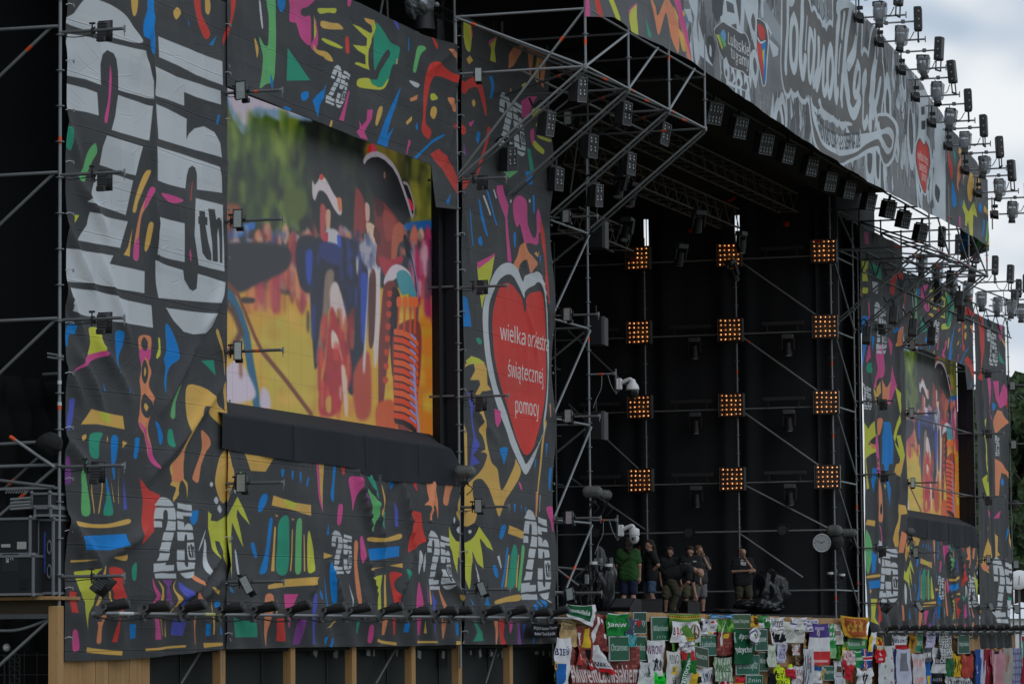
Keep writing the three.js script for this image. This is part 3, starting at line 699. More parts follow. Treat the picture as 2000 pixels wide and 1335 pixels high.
  for (const [c, x, y, w, h] of [['#c85034', 400, 180, 30, 150], ['#b84a40', 500, 60, 45, 150], ['#b5523a', 560, 220, 40, 120], ['#c63a3a', 520, 40, 30, 90], ['#d0905a', 330, 260, 60, 60], ['#b0305a', 1230, 100, 40, 160], ['#903050', 1280, 60, 25, 200], ['#c09098', 1280, 220, 20, 120], ['#a02c50', 1225, 250, 25, 120]]) put(c, B, [x, y - h, x + w, y, x, y + h, x - w, y], 9);
  streaks(B, 90, 100, 260, 1320, 980, 14, 60, 10, 60, ['#e0b038', '#c89a2a', '#d8c048', '#c0862a', '#e8b84a'], 18);
  streaks(B, 80, 250, -40, 640, 260, 8, 24, 30, 110, ['#d05038', '#c83a3a', '#e09a5a', '#b83050', '#8a2a3a', '#e0c0a0', '#a04030'], 11);
  streaks(B, 40, 1190, -40, 1320, 360, 6, 18, 40, 130, ['#b03060', '#d0a0b0', '#8a2a50', '#c83a50', '#5a3a4a'], 10);
  put('#23232b', B, [90, -60, 460, -60, 480, 70, 300, 160, 200, 210, 90, 170], 9);
  put('#1b1f2c', B, [540, -100, 640, -100, 640, 120, 600, 210, 560, 180, 535, 60], 7);
  put('#1a1e30', B, [630, -80, 920, -60, 950, 120, 930, 500, 880, 690, 860, 800, 825, 740, 830, 400, 770, 150, 700, 200, 690, 420, 650, 640, 630, 560], 6);
  put('#2448b8', B, [585, -30, 640, -30, 630, 130, 600, 190, 585, 120], 12); put('#2a4fd0', B, [810, 140, 830, 130, 830, 260, 812, 260], 9); put('#2448b8', B, [900, 60, 950, 120, 930, 480, 905, 480, 915, 250], 6);
  put('#151a34', B, [560, -70, 950, -70, 955, 140, 930, 500, 865, 780, 826, 720, 815, 320, 760, 140, 705, 180, 650, 560, 628, 500, 636, 160, 600, 200, 548, 150], 9);
  streaks(B, 34, 580, -50, 940, 420, 6, 16, 30, 110, ['#1c2a6a', '#2a48c0', '#10142a', '#24358a', '#0e1020'], 9);
  put('#2448b8', B, [585, -20, 622, -30, 620, 120, 600, 170, 586, 110], 9); put('#2448b8', B, [905, 120, 945, 140, 928, 470, 906, 470], 9);
  put('#8f7a6a', B, [700, 100, 750, 100, 720, 300, 690, 600, 645, 600, 680, 330], 7); put('#d8c8c8', B, [725, 200, 770, 160, 830, 400, 810, 430, 770, 300, 740, 420], 6);
  put('#b3262c', B, [730, 300, 700, 600, 660, 880, 720, 930, 780, 880, 850, 700, 830, 500, 780, 400], 8); put('#e0d0c0', B, [735, 430, 770, 470, 800, 620, 770, 540, 735, 530], 5);
  streaks(B, 46, 660, 340, 860, 900, 5, 16, 30, 110, ['#c8282c', '#e04a30', '#8a1c24', '#f0d8c0', '#d87a3a', '#b02030'], 8);
  put('#e0c8b0', B, [790, 640, 815, 660, 830, 880, 815, 930, 800, 800], 6); put('#d2a040', B, [700, 830, 730, 810, 730, 900, 705, 900], 5); put('#b8452c', B, [860, 680, 950, 560, 960, 900, 880, 930], 10);
  put('#d8d0d4', B, [920, -40, 1010, -40, 1010, 480, 985, 650, 975, 480, 955, 120, 930, 640, 915, 630, 930, 400, 945, 100], 6);
  put('#5a2f22', B, [955, 110, 990, 120, 980, 480, 950, 500], 4);
  // bending figure with a white three-cornered hat in the middle
  put('#18181a', A, [800, 880, 960, 880, 1000, 1050, 940, 1190, 840, 1150], 7);
  put('#d5cbd0', A, [800, 770, 820, 800, 865, 740, 900, 760, 960, 870, 1010, 940, 1020, 1010, 1000, 1030, 960, 980, 900, 870, 850, 850, 820, 920, 800, 880], 4);
  put('#d4482c', A, [850, 740, 870, 722, 885, 750, 865, 770], 2); put('#e08050', A, [985, 905, 1015, 905, 1020, 980, 1000, 1000], 3);
  put('#bd4a48', A, [860, 960, 900, 980, 890, 1200, 860, 1180], 5); put('#d7a68a', A, [900, 1000, 935, 1000, 930, 1130, 905, 1150], 4);
  put('#c5c4ce', A, [900, 1140, 990, 1150, 1010, 1300, 1000, 1320, 920, 1300], 6); put('#c32a40', A, [880, 1180, 915, 1160, 910, 1260, 885, 1250], 4);
  put('#1d2c70', A, [870, 1230, 1020, 1270, 1000, 1400, 860, 1340], 5); put('#2c58d8', A, [985, 1180, 1010, 1190, 1015, 1260, 992, 1260], 3);
  put('#8e2f28', A, [1120, 850, 1140, 830, 1180, 900, 1220, 1060, 1180, 1160, 1110, 1180], 6); put('#d0a9a0', A, [1195, 940, 1225, 960, 1225, 1060, 1200, 1070], 3); put('#dcbfa0', A, [1200, 1090, 1265, 1110, 1275, 1220, 1230, 1230], 4);
  put('#a9a8b8', A, [1150, 1240, 1270, 1230, 1290, 1400, 1190, 1400], 12); streaks(A, 26, 1130, 1180, 1300, 1420, 5, 14, 20, 70, ['#d7d4dc', '#3a5ab0', '#5a6a9a', '#e0d0c8', '#22306a'], 6);
  // figure in front: tricorne, face turned left, braided uniform
  g.filter = 'none';
  put('#7a2522', A, [1270, 900, 1330, 910, 1400, 1000, 1450, 1100, 1400, 1280, 1390, 1400, 1280, 1400, 1280, 1240, 1255, 1180, 1265, 1100, 1260, 1000], 2.5);
  put('#4a1618', A, [1266, 910, 1300, 905, 1330, 940, 1335, 1010, 1300, 1040, 1275, 1020], 2); put('#5a1a1a', A, [1262, 1120, 1300, 1150, 1310, 1230, 1284, 1250, 1262, 1190], 2); put('#9a3a30', A, [1330, 1000, 1390, 1020, 1430, 1110, 1380, 1220, 1340, 1180], 4);
  put('#b45a3c', A, [1400, 1140, 1470, 1080, 1480, 1200, 1440, 1260, 1420, 1400, 1390, 1400], 3);
  put('#191b1e', A, [1185, 640, 1210, 600, 1260, 575, 1320, 585, 1380, 640, 1440, 730, 1490, 860, 1530, 1000, 1480, 1100, 1400, 1010, 1330, 930, 1270, 890, 1220, 800, 1190, 720], 2);
  put('#16181a', A, [1470, 780, 1500, 790, 1540, 900, 1560, 1000, 1540, 1050, 1510, 1000], 2);
  put('#14161a', A, [1478, 1190, 1500, 1180, 1525, 1260, 1530, 1330, 1505, 1340, 1490, 1280], 1.5);
  put('#b73220', A, [1212, 520, 1240, 505, 1245, 570, 1215, 585], 2); put('#d03468', A, [1240, 500, 1265, 510, 1275, 565, 1250, 570], 2);
  put('#d02440', A, [1510, 905, 1530, 915, 1558, 975, 1545, 995, 1515, 950], 1.5);
  g.lineCap = 'round'; const line = (col, f, list, w, blur = 1) => { g.filter = 'blur(' + blur + 'px)'; g.strokeStyle = col; g.lineWidth = w; g.beginPath(); for (let i = 0; i < list.length; i += 2) g.lineTo(...f(list[i], list[i + 1])); g.stroke(); };
  line('#a8a0aa', A, [1187, 630, 1205, 600, 1240, 578, 1290, 575, 1340, 600, 1400, 660, 1440, 730, 1480, 840, 1510, 930, 1540, 1035], 0.1);
  line('#98909a', A, [1480, 785, 1510, 800, 1540, 880, 1560, 970, 1555, 1030, 1540, 1040], 0.06); line('#b07a60', A, [1337, 712, 1345, 730, 1340, 752, 1332, 735, 1337, 712], 0.03);
  put('#b02a3c', B, [1010, 0, 1080, 20, 1130, 0, 1150, 20, 1090, 80, 1050, 120, 1020, 60], 3); put('#d2c8d4', B, [1080, 60, 1130, 50, 1190, 100, 1210, 200, 1150, 110, 1050, 170, 1040, 130], 3);
  put('#4a9aa8', B, [1110, 110, 1150, 80, 1200, 130, 1230, 260, 1180, 220, 1140, 220], 3);
  put('#7a2c26', B, [1040, 170, 1100, 150, 1110, 250, 1080, 450, 1050, 700, 1030, 900, 1010, 1000, 1005, 600, 1020, 350], 4); put('#271a1e', B, [1085, 190, 1130, 230, 1110, 450, 1090, 700, 1070, 420], 4);
  put('#8a3a30', B, [1100, 430, 1240, 380, 1250, 650, 1220, 900, 1200, 1000, 1120, 1000, 1090, 700], 4); put('#d05a20', B, [1000, 860, 1090, 840, 1110, 1000, 1000, 990], 8);
  for (let k = 0; k < 12; k++) { const y = 450 + k * 44; line('#221418', B, [1105, y + 8, 1150, y + 18, 1220, y + 66], 0.16, 1); line(k % 2 ? '#e04a22' : '#e8632c', B, [1100, y - 12, 1150, y - 4, 1200, y + 22, 1232, y + 58], 0.11, 1); line('#9a9ae0', B, [1190, y, 1222, y + 30], 0.05, 1); }
  for (const x of [1125, 1160, 1195, 1222]) { line('#d8562a', B, [x, 250, x - 3, 330, x - 6, 440], 0.09, 1.5); put('#e86a2c', B, [x - 12, 240, x + 12, 240, x + 12, 290, x - 12, 290], 1.5); }
  for (const y of [200, 260, 320, 390, 460, 540, 620, 700]) put('#c8401e', B, [1060 - (y - 200) * 0.05, y, 1085 - (y - 200) * 0.05, y + 5, 1080 - (y - 200) * 0.05, y + 35, 1058 - (y - 200) * 0.05, y + 30], 1.5);
  line('#26344c', B, [1180, -40, 1210, 60, 1230, 200], 0.07, 2); line('#7ab0e0', B, [1195, -30, 1225, 120, 1236, 240], 0.03, 1); line('#9aa4e8', B, [1210, 640, 1228, 900, 1240, 1010], 0.1, 2);
  // wheel and rope at the left
  line('#12608a', B, [90, 180, 150, 240, 200, 350, 240, 470, 265, 640, 290, 780, 305, 890], 0.3, 2); line('#5a3018', B, [110, 260, 165, 320, 210, 440, 180, 500, 140, 560], 0.16, 4); line('#7a3a18', B, [120, 150, 190, 220, 290, 470, 330, 550, 470, 720, 620, 920], 0.1, 2);
  put('#d6cbe0', B, [110, 680, 180, 600, 250, 680, 290, 820, 110, 850], 9); put('#d0c4dc', B, [330, 760, 370, 790, 380, 880, 320, 870], 8); line('#8a4a20', B, [205, 600, 208, 690], 0.1, 4);
  put('#3a2a20', B, [215, 240, 285, 245, 280, 270, 220, 270], 5);
  // pixel rows of the wall
  g.filter = 'none'; g.setTransform(1, 0, 0, 1, 0, 0);
  g.fillStyle = 'rgba(0,0,0,0.13)'; for (let i = 1; i < 20; i++) g.fillRect(i * 51.2, 0, 1.4, 768); for (let j = 1; j < 10; j++) g.fillRect(0, j * 76.8, 1024, 1.4);
  for (let x = 0; x < 1024; x += 3) { g.fillStyle = 'rgba(0,0,0,0.16)'; g.fillRect(x, 0, 1, 768); }
  for (let y = 0; y < 768; y += 3) { g.fillStyle = 'rgba(0,0,0,0.10)'; g.fillRect(0, y, 1024, 1); }
}
const ledMat = new THREE.MeshStandardMaterial({ color: lin(0.01, 0.01, 0.012), emissive: 0xffffff, emissiveMap: LED.tex(), emissiveIntensity: 0.68, roughness: 0.5 });
ledMat.name = 'video wall';
const darkCloth = new THREE.MeshStandardMaterial({ color: lin(0.0075, 0.0105, 0.016), roughness: 0.9, side: THREE.DoubleSide }); darkCloth.name = 'dark blue-black drape';
{
  const c = ledCorner, w = c.x1 - c.x0, h = c.y1 - c.y0;
  const s = thing('video_screen', 'large lit video screen showing a person in a tricorne, on the near stage wing', 'screen', null, V(c.x0 + w / 2, c.y0, LZ));
  const p = mesh('panel', new THREE.PlaneGeometry(w, h).translate(0, h / 2, 0), ledMat, s);
  mesh('housing', box(w + 0.04, h + 0.04, 0.16, 0, h / 2, -0.085), M.black, s);
  // black cloth masking the screen: a side return and a skirt over the ledge below it
  const d = thing('black_drape', 'black cloth masking the right side and bottom ledge of the near video screen', 'drape', null, V(0, 0, 0));
  const yT = 11.2, x1 = 61.4;
  const side = new THREE.PlaneGeometry(1, 1, 14, 40), q = side.attributes.position;
  for (let i = 0; i < q.count; i++) { const u = q.getX(i) + 0.5, v = q.getY(i) + 0.5; q.setXYZ(i, c.x1 + 0.02 + (x1 - c.x1) * u, 4.75 + (yT - 4.75) * v, LZ + 0.01 + (0.55) * u + 0.03 * Math.sin(u * 17 + Math.sin(v * 3)) * u * (1 - u) * 3); }
  side.computeVertexNormals(); mesh('side_drape', side, darkCloth, d);
  const lo = edge([[430, 876], [480, 886], [560, 899], [640, 907], [690, 915], [730, 938], [800, 942], [840, 944], [893, 949]], 0.05);
  const skirt = new THREE.PlaneGeometry(1, 1, 100, 26), k = skirt.attributes.position;
  for (let i = 0; i < k.count; i++) {
    const u = k.getX(i) + 0.5, v = 0.5 - k.getY(i), X = 50.0 + (61.42 - 50.0) * u, yb = lo(X), yt = c.y0 + 0.01, fr = smooth(0.93, 1, u);
    const yf = yt - 0.3 - 0.3 * fr; let y, z;
    if (v < 0.3) { const t = v / 0.3; y = yt + (yf - yt) * t; z = LZ + 0.03 + (0.62) * t; } else { const t = (v - 0.3) / 0.7; y = yf + (yb - yf) * t; z = LZ + 0.65 + 0.02 * Math.sin(X * 2.3) + 0.006 * Math.sin(X * 7 + 2 * Math.sin(X)) * t + fr * 0.05 * Math.sin(X * 16) * t; }
    k.setXYZ(i, X, y, z + 0.008 * noise(X * 2, y * 2, 2));
  }
  skirt.computeVertexNormals(); mesh('skirt', skirt, darkCloth, d);
  for (const x of [2.6, 5.9, 8.6]) mesh('seam', tube(V(50.3 + x, c.y0 - 0.31, LZ + 0.685), V(50.32 + x, c.y0 - 0.86, LZ + 0.69), 0.006, 5), darkCloth, d);
}
// ---------------------------------------------------------------- scaffolding
const ringGeo = new THREE.CylinderGeometry(0.062, 0.062, 0.012, 12);
function standard(root, X, Z, y0, y1, o = {}) {
  const s = mesh('standard', tube(V(X, y0, Z), V(X, y1, Z), 0.0245, 10), o.m || M.steel, root);
  for (let y = Math.ceil(y0 / 0.5) * 0.5 + 0.15; y < y1; y += 0.5) { const r = new THREE.Mesh(ringGeo, o.m || M.steel); r.name = 'rosette'; r.position.set(X, y, Z); r.castShadow = true; s.add(r); }
  if (o.tape) for (const y of o.tape) mesh('tape', tube(V(X, y, Z), V(X, y + 0.1, Z), 0.027, 10), M.orange, s);
  return s;
}
function bar(root, name, a, b, o = {}) {
  const s = mesh(name, tube(a, b, o.r ?? 0.0242, 10), o.m || M.steel, root);
  if (o.tape) for (const t of o.tape) { const d = b.clone().sub(a).normalize().multiplyScalar(0.05), c = mid(a, b, t); mesh('tape', tube(c.clone().sub(d), c.clone().add(d), (o.r ?? 0.0242) + 0.003, 10), M.orange, s); }
  return s;
}
const wedge = (p, m = M.dullSteel) => rbox(0.07, 0.09, 0.07, p.x, p.y, p.z, 0.015);

{ // near corner of the left wing, its end frame going back from the front
  const t = thing('scaffold_tower', 'galvanised scaffold frame with orange tape at the far left edge of the stage front', 'scaffolding');
  const X = 44.46;
  standard(t, X, 0, 1.75, 11.8, { tape: [8.62, 4.92] });
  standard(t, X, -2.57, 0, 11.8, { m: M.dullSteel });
  for (const [x0, y0, x1, y1] of [[0, 56.3, 109, 51], [0, 342.8, 115, 336], [0, 628, 116, 621], [0, 911.8, 113, 907], [0, 1058.5, 110, 1054]]) { const a = onX(x0, y0, X), b = onX(x1, y1, X); const d = b.clone().sub(a).normalize(); bar(t, 'ledger', V(X, a.y - (2.57 - Math.abs(a.z)) * d.y / d.z * 0, -2.57), V(X, b.y, -0.03)); }
  for (const [x0, y0, x1, y1, tp] of [[0, 147, 100, 52, [0.56]], [0, 437, 106, 337, []], [0, 727, 108, 624, []], [0, 1005, 108, 912, [0.4]], [0, 1297, 100, 1206, []]]) {
    const a = onX(x0, y0, X + 0.05), b = onX(x1, y1, X + 0.05), d = b.clone().sub(a), k = 2.5 / Math.abs(b.z - a.z + 1e-6); bar(t, 'brace', b.clone().addScaledVector(d, -Math.min(k, 2.3)), b, { tape: tp.map((q) => 1 - (1 - q) / Math.min(k, 2.3)) });
  }
  bar(t, 'brace', onX(20, 853, X - 0.3), onX(106, 912, X - 0.3), { tape: [0.05] });
  bar(t, 'brace', onX(10, 952, X + 0.3), onX(72, 895, X + 0.3), { m: M.dullSteel, tape: [0.2] });
  bar(t, 'ledger', onX(0, 938, X - 0.5), onX(106, 951, X - 0.5), { m: M.dullSteel });
  bar(t, 'ledger', onX(0, 955, X + 0.2), onX(106, 951, X + 0.2), { tape: [0.77] });
  bar(t, 'ledger', onX(0, 867, X + 0.3), onX(70, 863, X + 0.3));
  bar(t, 'ledger', V(X, onX(107, 953, X).y, 0), V(X, onX(107, 953, X).y, -2.57), { r: 0.02 });
  // boxed transom and bent pipe under the flight cases
  const yb = onX(60, 1203, X).y; mesh('transom', rbox(0.07, 0.075, 2.57, X, yb, -1.3), M.dullSteel, t);
  mesh('bent_pipe', wire([onX(-20, 1231, X + 0.1), onX(30, 1230, X + 0.1), onX(55, 1224, X + 0.1), onX(104, 1205, X + 0.1)], 0.022, 20, 8), M.steel, t);
  for (const y of [690, 697]) bar(t, 'ledger', onX(92, y, X + 0.2), onX(124, y + 5, X + 0.2), { r: 0.016 });
  bar(t, 'ledger', onX(84, 731, X + 0.3), onX(116, 729, X), { r: 0.02 });
  for (const y of [743, 785]) mesh('tape', tube(onX(115.5, y, X), onX(115.5, y + 7, X), 0.03, 10), M.white, t);
}
{ // poles behind the seam between screen and heart sheet, and the portal tower at the near side of the stage opening
  const t = thing('scaffold_tower', 'pair of scaffold poles in the dark slit between near screen and heart banner', 'scaffolding');
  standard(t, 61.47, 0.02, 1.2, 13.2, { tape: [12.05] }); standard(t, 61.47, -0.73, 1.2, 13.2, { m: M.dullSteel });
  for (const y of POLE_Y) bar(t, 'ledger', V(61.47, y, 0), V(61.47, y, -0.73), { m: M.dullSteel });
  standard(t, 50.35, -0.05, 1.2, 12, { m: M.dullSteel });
  mesh('cover_strip', box(0.3, 12, 0.01, 61.5, 7.2, -0.3), M.drape, t);
}
{
  const t = thing('scaffold_tower', 'scaffold tower with diagonal braces at the near side of the dark stage opening', 'scaffolding');
  standard(t, 67.32, -0.04, 1.2, 13.1, { tape: [11.15] }); standard(t, 69.87, 0, 1.2, 12.2, { tape: [7.84] });
  standard(t, 67.32, -2.57, 1.2, 13, { m: M.dullSteel }); standard(t, 69.87, -2.57, 1.2, 13, { m: M.dullSteel });
  const ys = [10.1, 8.12, 6.12, 4.1];
  for (const y of [...ys, 2.66]) { bar(t, 'ledger', V(67.32, y - 0.02, 0), V(69.87, y - 0.02, 0)); bar(t, 'ledger', V(69.87, y, 0), V(69.87, y, -2.57), { m: M.dullSteel }); }
  ys.forEach((y, i) => bar(t, 'brace', V(69.87, y - 0.06, 0.04), V(67.32 + (i === 3 ? 0.55 : 0), (ys[i + 1] ?? 2.55) + 0.03, 0.02), { tape: i === 3 ? [0.62] : [] }));
  ys.forEach((y, i) => i < 3 && bar(t, 'brace', V(69.87, y - 0.1, -0.1), V(69.87, (ys[i + 1] ?? 2.6) + 0.1, -2.5), { m: M.dullSteel }));
  bar(t, 'ledger', onX(1080, 1107, 69.5), onX(1152, 1113, 69.5), { m: M.steel }); bar(t, 'brace', onX(1088, 1111, 69.6), onX(1130, 1143, 69.6), { tape: [0.55] });
  for (const [x, y] of [[1075, 507], [1078, 600], [1080, 720], [1082, 850], [1085, 945]]) bar(t, 'stub', onX(x + 2, y, 67.4), onX(x + 15, y + 1.5, 67.4), { r: 0.008, m: M.dullSteel });
}
// cantilevered lattice carrying the front of the roof, near end and far end
const NODE = [61.46, 64.3, 67.2, 69.97];
function frontTruss(label, sgn, x0) {
  const t = thing('roof_truss', label, 'truss');
  const X = (x) => x0 + sgn * (x - 61.46), yB = 12.15, yT = 13.22, z = 2.53;
  NODE.forEach((n, i) => {
    bar(t, 'post', V(X(n), yB - 0.06, z), V(X(n), yT + (i ? 0.9 : 1.1), z), { tape: i === 0 ? [0.23] : i === 2 ? [0.55] : [] });
    for (const y of [12.75]) { const r = new THREE.Mesh(ringGeo, M.steel); r.name = 'rosette'; r.position.set(X(n), y, z); t.add(r); }
    mesh('joint', wedge(V(X(n), yB, z)), M.steel, t);
    bar(t, 'brace', V(X(n), yB - 0.02, z - 0.04), V(X(n), 10.2, 0.04), { tape: [] });
    bar(t, 'lamp_pipe', V(X(n) + 0.32 * sgn, yB - 0.04, z - 0.1), V(X(n) + 0.32 * sgn, 10.16, -0.02), { m: M.dullSteel });
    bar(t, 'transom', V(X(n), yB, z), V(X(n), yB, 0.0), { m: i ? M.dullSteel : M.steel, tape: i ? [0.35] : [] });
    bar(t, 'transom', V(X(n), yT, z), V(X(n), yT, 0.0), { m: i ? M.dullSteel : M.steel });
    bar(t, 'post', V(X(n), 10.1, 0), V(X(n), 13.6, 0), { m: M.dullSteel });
    if (i < 3) {
      const m = NODE[i + 1];
      bar(t, 'chord', V(X(n), yB, z), V(X(m), yB, z), { tape: i === 1 ? [0.08] : i === 2 ? [0.1] : [] }); bar(t, 'chord', V(X(n), yT + 0.02, z), V(X(m), yT + 0.02, z), { m: M.dullSteel });
      bar(t, 'chord', V(X(n), yB, 0), V(X(m), yB, 0), { m: M.dullSteel }); bar(t, 'chord', V(X(n), yT, 0), V(X(m), yT, 0), { m: M.dullSteel });
      bar(t, 'chord', V(X(n), yB, z * 0.5), V(X(m), yB, z * 0.5), { m: M.dullSteel });
      bar(t, 'brace', V(X(n), yB, z), V(X(m) - (i ? 0.8 * sgn : 0), yT + (i ? 0.05 : 0), z)); bar(t, 'brace', V(X(n), yB, 0), V(X(m), yT, 0), { m: M.dullSteel });
      bar(t, 'brace', V(X(n), yT, 0), V(X(m), yB, z), { m: M.dullSteel, tape: [0.86] }); bar(t, 'brace', V(X(m), yB, 0), V(X(n), yB, z), { m: M.dullSteel, tape: [0.7] });
    }
  });
  bar(t, 'brace', V(X(61.46), yT, 0.0), V(X(61.46), yB, z), { tape: [0.15] }); bar(t, 'brace', V(X(61.46), 10.25, 0.03), V(X(61.46), yT, z), { tape: [0.82] });
  return t;
}
frontTruss('scaffold lattice projecting from the near end of the stage roof, with orange tape marks', 1, 61.46);
frontTruss('scaffold lattice under the far end of the stage roof, dark against the sky', -1, 101.9);

// ---------------------------------------------------------------- the stage: roof, drapes, deck
{
  const roof = thing('stage_roof', 'dark arched stage roof behind the grey lettered fascia', 'roof');
  // arched skin, dark inside
  const pts = []; const topY = poly([[61.3, 14.5], [66, 15.6], [71, 16.4], [76, 16.95], [82, 17.15], [87, 16.9], [92, 16.4], [96.5, 15.7], [99.5, 15.3], [102.2, 14.85]]);
  const sh = new THREE.PlaneGeometry(1, 1, 40, 1), q = sh.attributes.position;
  for (let i = 0; i < q.count; i++) { const X = 61.4 + 40.8 * (q.getX(i) + 0.5); q.setXYZ(i, X, topY(X) - 0.06, q.getY(i) > 0 ? 2.4 : -12); }
  sh.computeVertexNormals(); mesh('skin', sh, M.matt, roof);
  mesh('ceiling', box(23, 0.1, 9, 81.2, 13.9, -4.6), M.matt, roof);
  mesh('gable', box(40.4, 1.6, 0.08, 81.6, 14.1, -9.5), M.matt, roof);
  mesh('eaves_lining', box(20.9, 0.05, 2.2, 81.2, 13.45, 1.25), M.matt, roof);
  const lw = thing('wing_cover', 'black sheeting over and behind the near stage wing', 'cover');
  mesh('top_sheet', box(29, 0.1, 6, 53, 14.6, -3.6), M.matt, lw); mesh('back_sheet', box(29, 15, 0.08, 53, 7.2, -6.2), M.drape, lw);
  mesh('inner_sheet', box(12, 6, 0.06, 62, 12.4, -2.75), M.drape, lw);
  const fw = thing('wing_cover', 'black sheeting behind the roof lattice at the inner top of the far wing', 'cover'); mesh('sheet', box(8.4, 4.5, 0.05, 100.0, 13.2, -1.3), M.drape, fw);
  // side walls and back of the stage
  const st = thing('stage_drape', 'black drape closing the far side of the stage behind the amber lamps', 'drape');
  const XD = 93.2;
  const wall = (z0, z1, y0, y1, name) => { const g = new THREE.PlaneGeometry(1, 1, 60, 10), k = g.attributes.position; for (let i = 0; i < k.count; i++) { const z = z0 + (z1 - z0) * (k.getX(i) + 0.5), y = y0 + (y1 - y0) * (k.getY(i) + 0.5); k.setXYZ(i, XD + 0.07 * Math.sin(z * 6 + Math.sin(z * 2.3) * 2 + 0.4 * noise(z, y * 0.4, 6)) + 0.1 * noise(z * 1.2, y * 0.35, 1), y, z); } g.computeVertexNormals(); mesh(name, g, M.drape, st); };
  const zc = [onX(1262, 480, XD).z, onX(1440, 480, XD).z], yG0 = onX(1262, 497, XD).y, yG1 = onX(1262, 428, XD).y, gw = 0.055;
  wall(-10, zc[0] - gw, 0, 13.9, 'curtain'); wall(zc[0] + gw, zc[1] - gw * 1.3, 0, 13.9, 'curtain'); wall(zc[1] + gw * 1.3, 0.02, 0, 13.9, 'curtain');
  for (const [i, k] of [[0, 1], [1, 1.3]]) { wall(zc[i] - gw * k - 0.02, zc[i] + gw * k + 0.02, 0, yG0, 'curtain'); wall(zc[i] - gw * k - 0.02, zc[i] + gw * k + 0.02, yG1, 13.9, 'curtain'); mesh('strap', box(0.02, 1.1, 0.018, XD, (yG0 + yG1) / 2, zc[i] + 0.012), M.drape, st); }
  { const g = new THREE.PlaneGeometry(5.6, 13.6, 60, 4), k = g.attributes.position; for (let i = 0; i < k.count; i++) { const x = k.getX(i); k.setXYZ(i, 95.9 + x, 6.6 + k.getY(i), -0.55 + 0.05 * Math.sin(x * 9)); } g.computeVertexNormals(); mesh('curtain', g, M.drape, st); }
  const bw = thing('stage_drape', 'black backdrop across the rear of the stage', 'drape'); mesh('curtain', box(32, 14, 0.06, 78, 7, -9.6), M.drape, bw);
  const ns = thing('stage_drape', 'black side drape hanging behind the near portal tower', 'drape'); mesh('curtain', box(0.06, 13, 7, 66.9, 7, -6.1), M.drape, ns);
  // deck
  const deck = thing('stage_deck', 'black stage deck with a pale timber edge beam', 'stage');
  mesh('floor', box(25.6, 0.12, 9.6, 81.0, 2.22, -4.87), M.matt, deck);
}
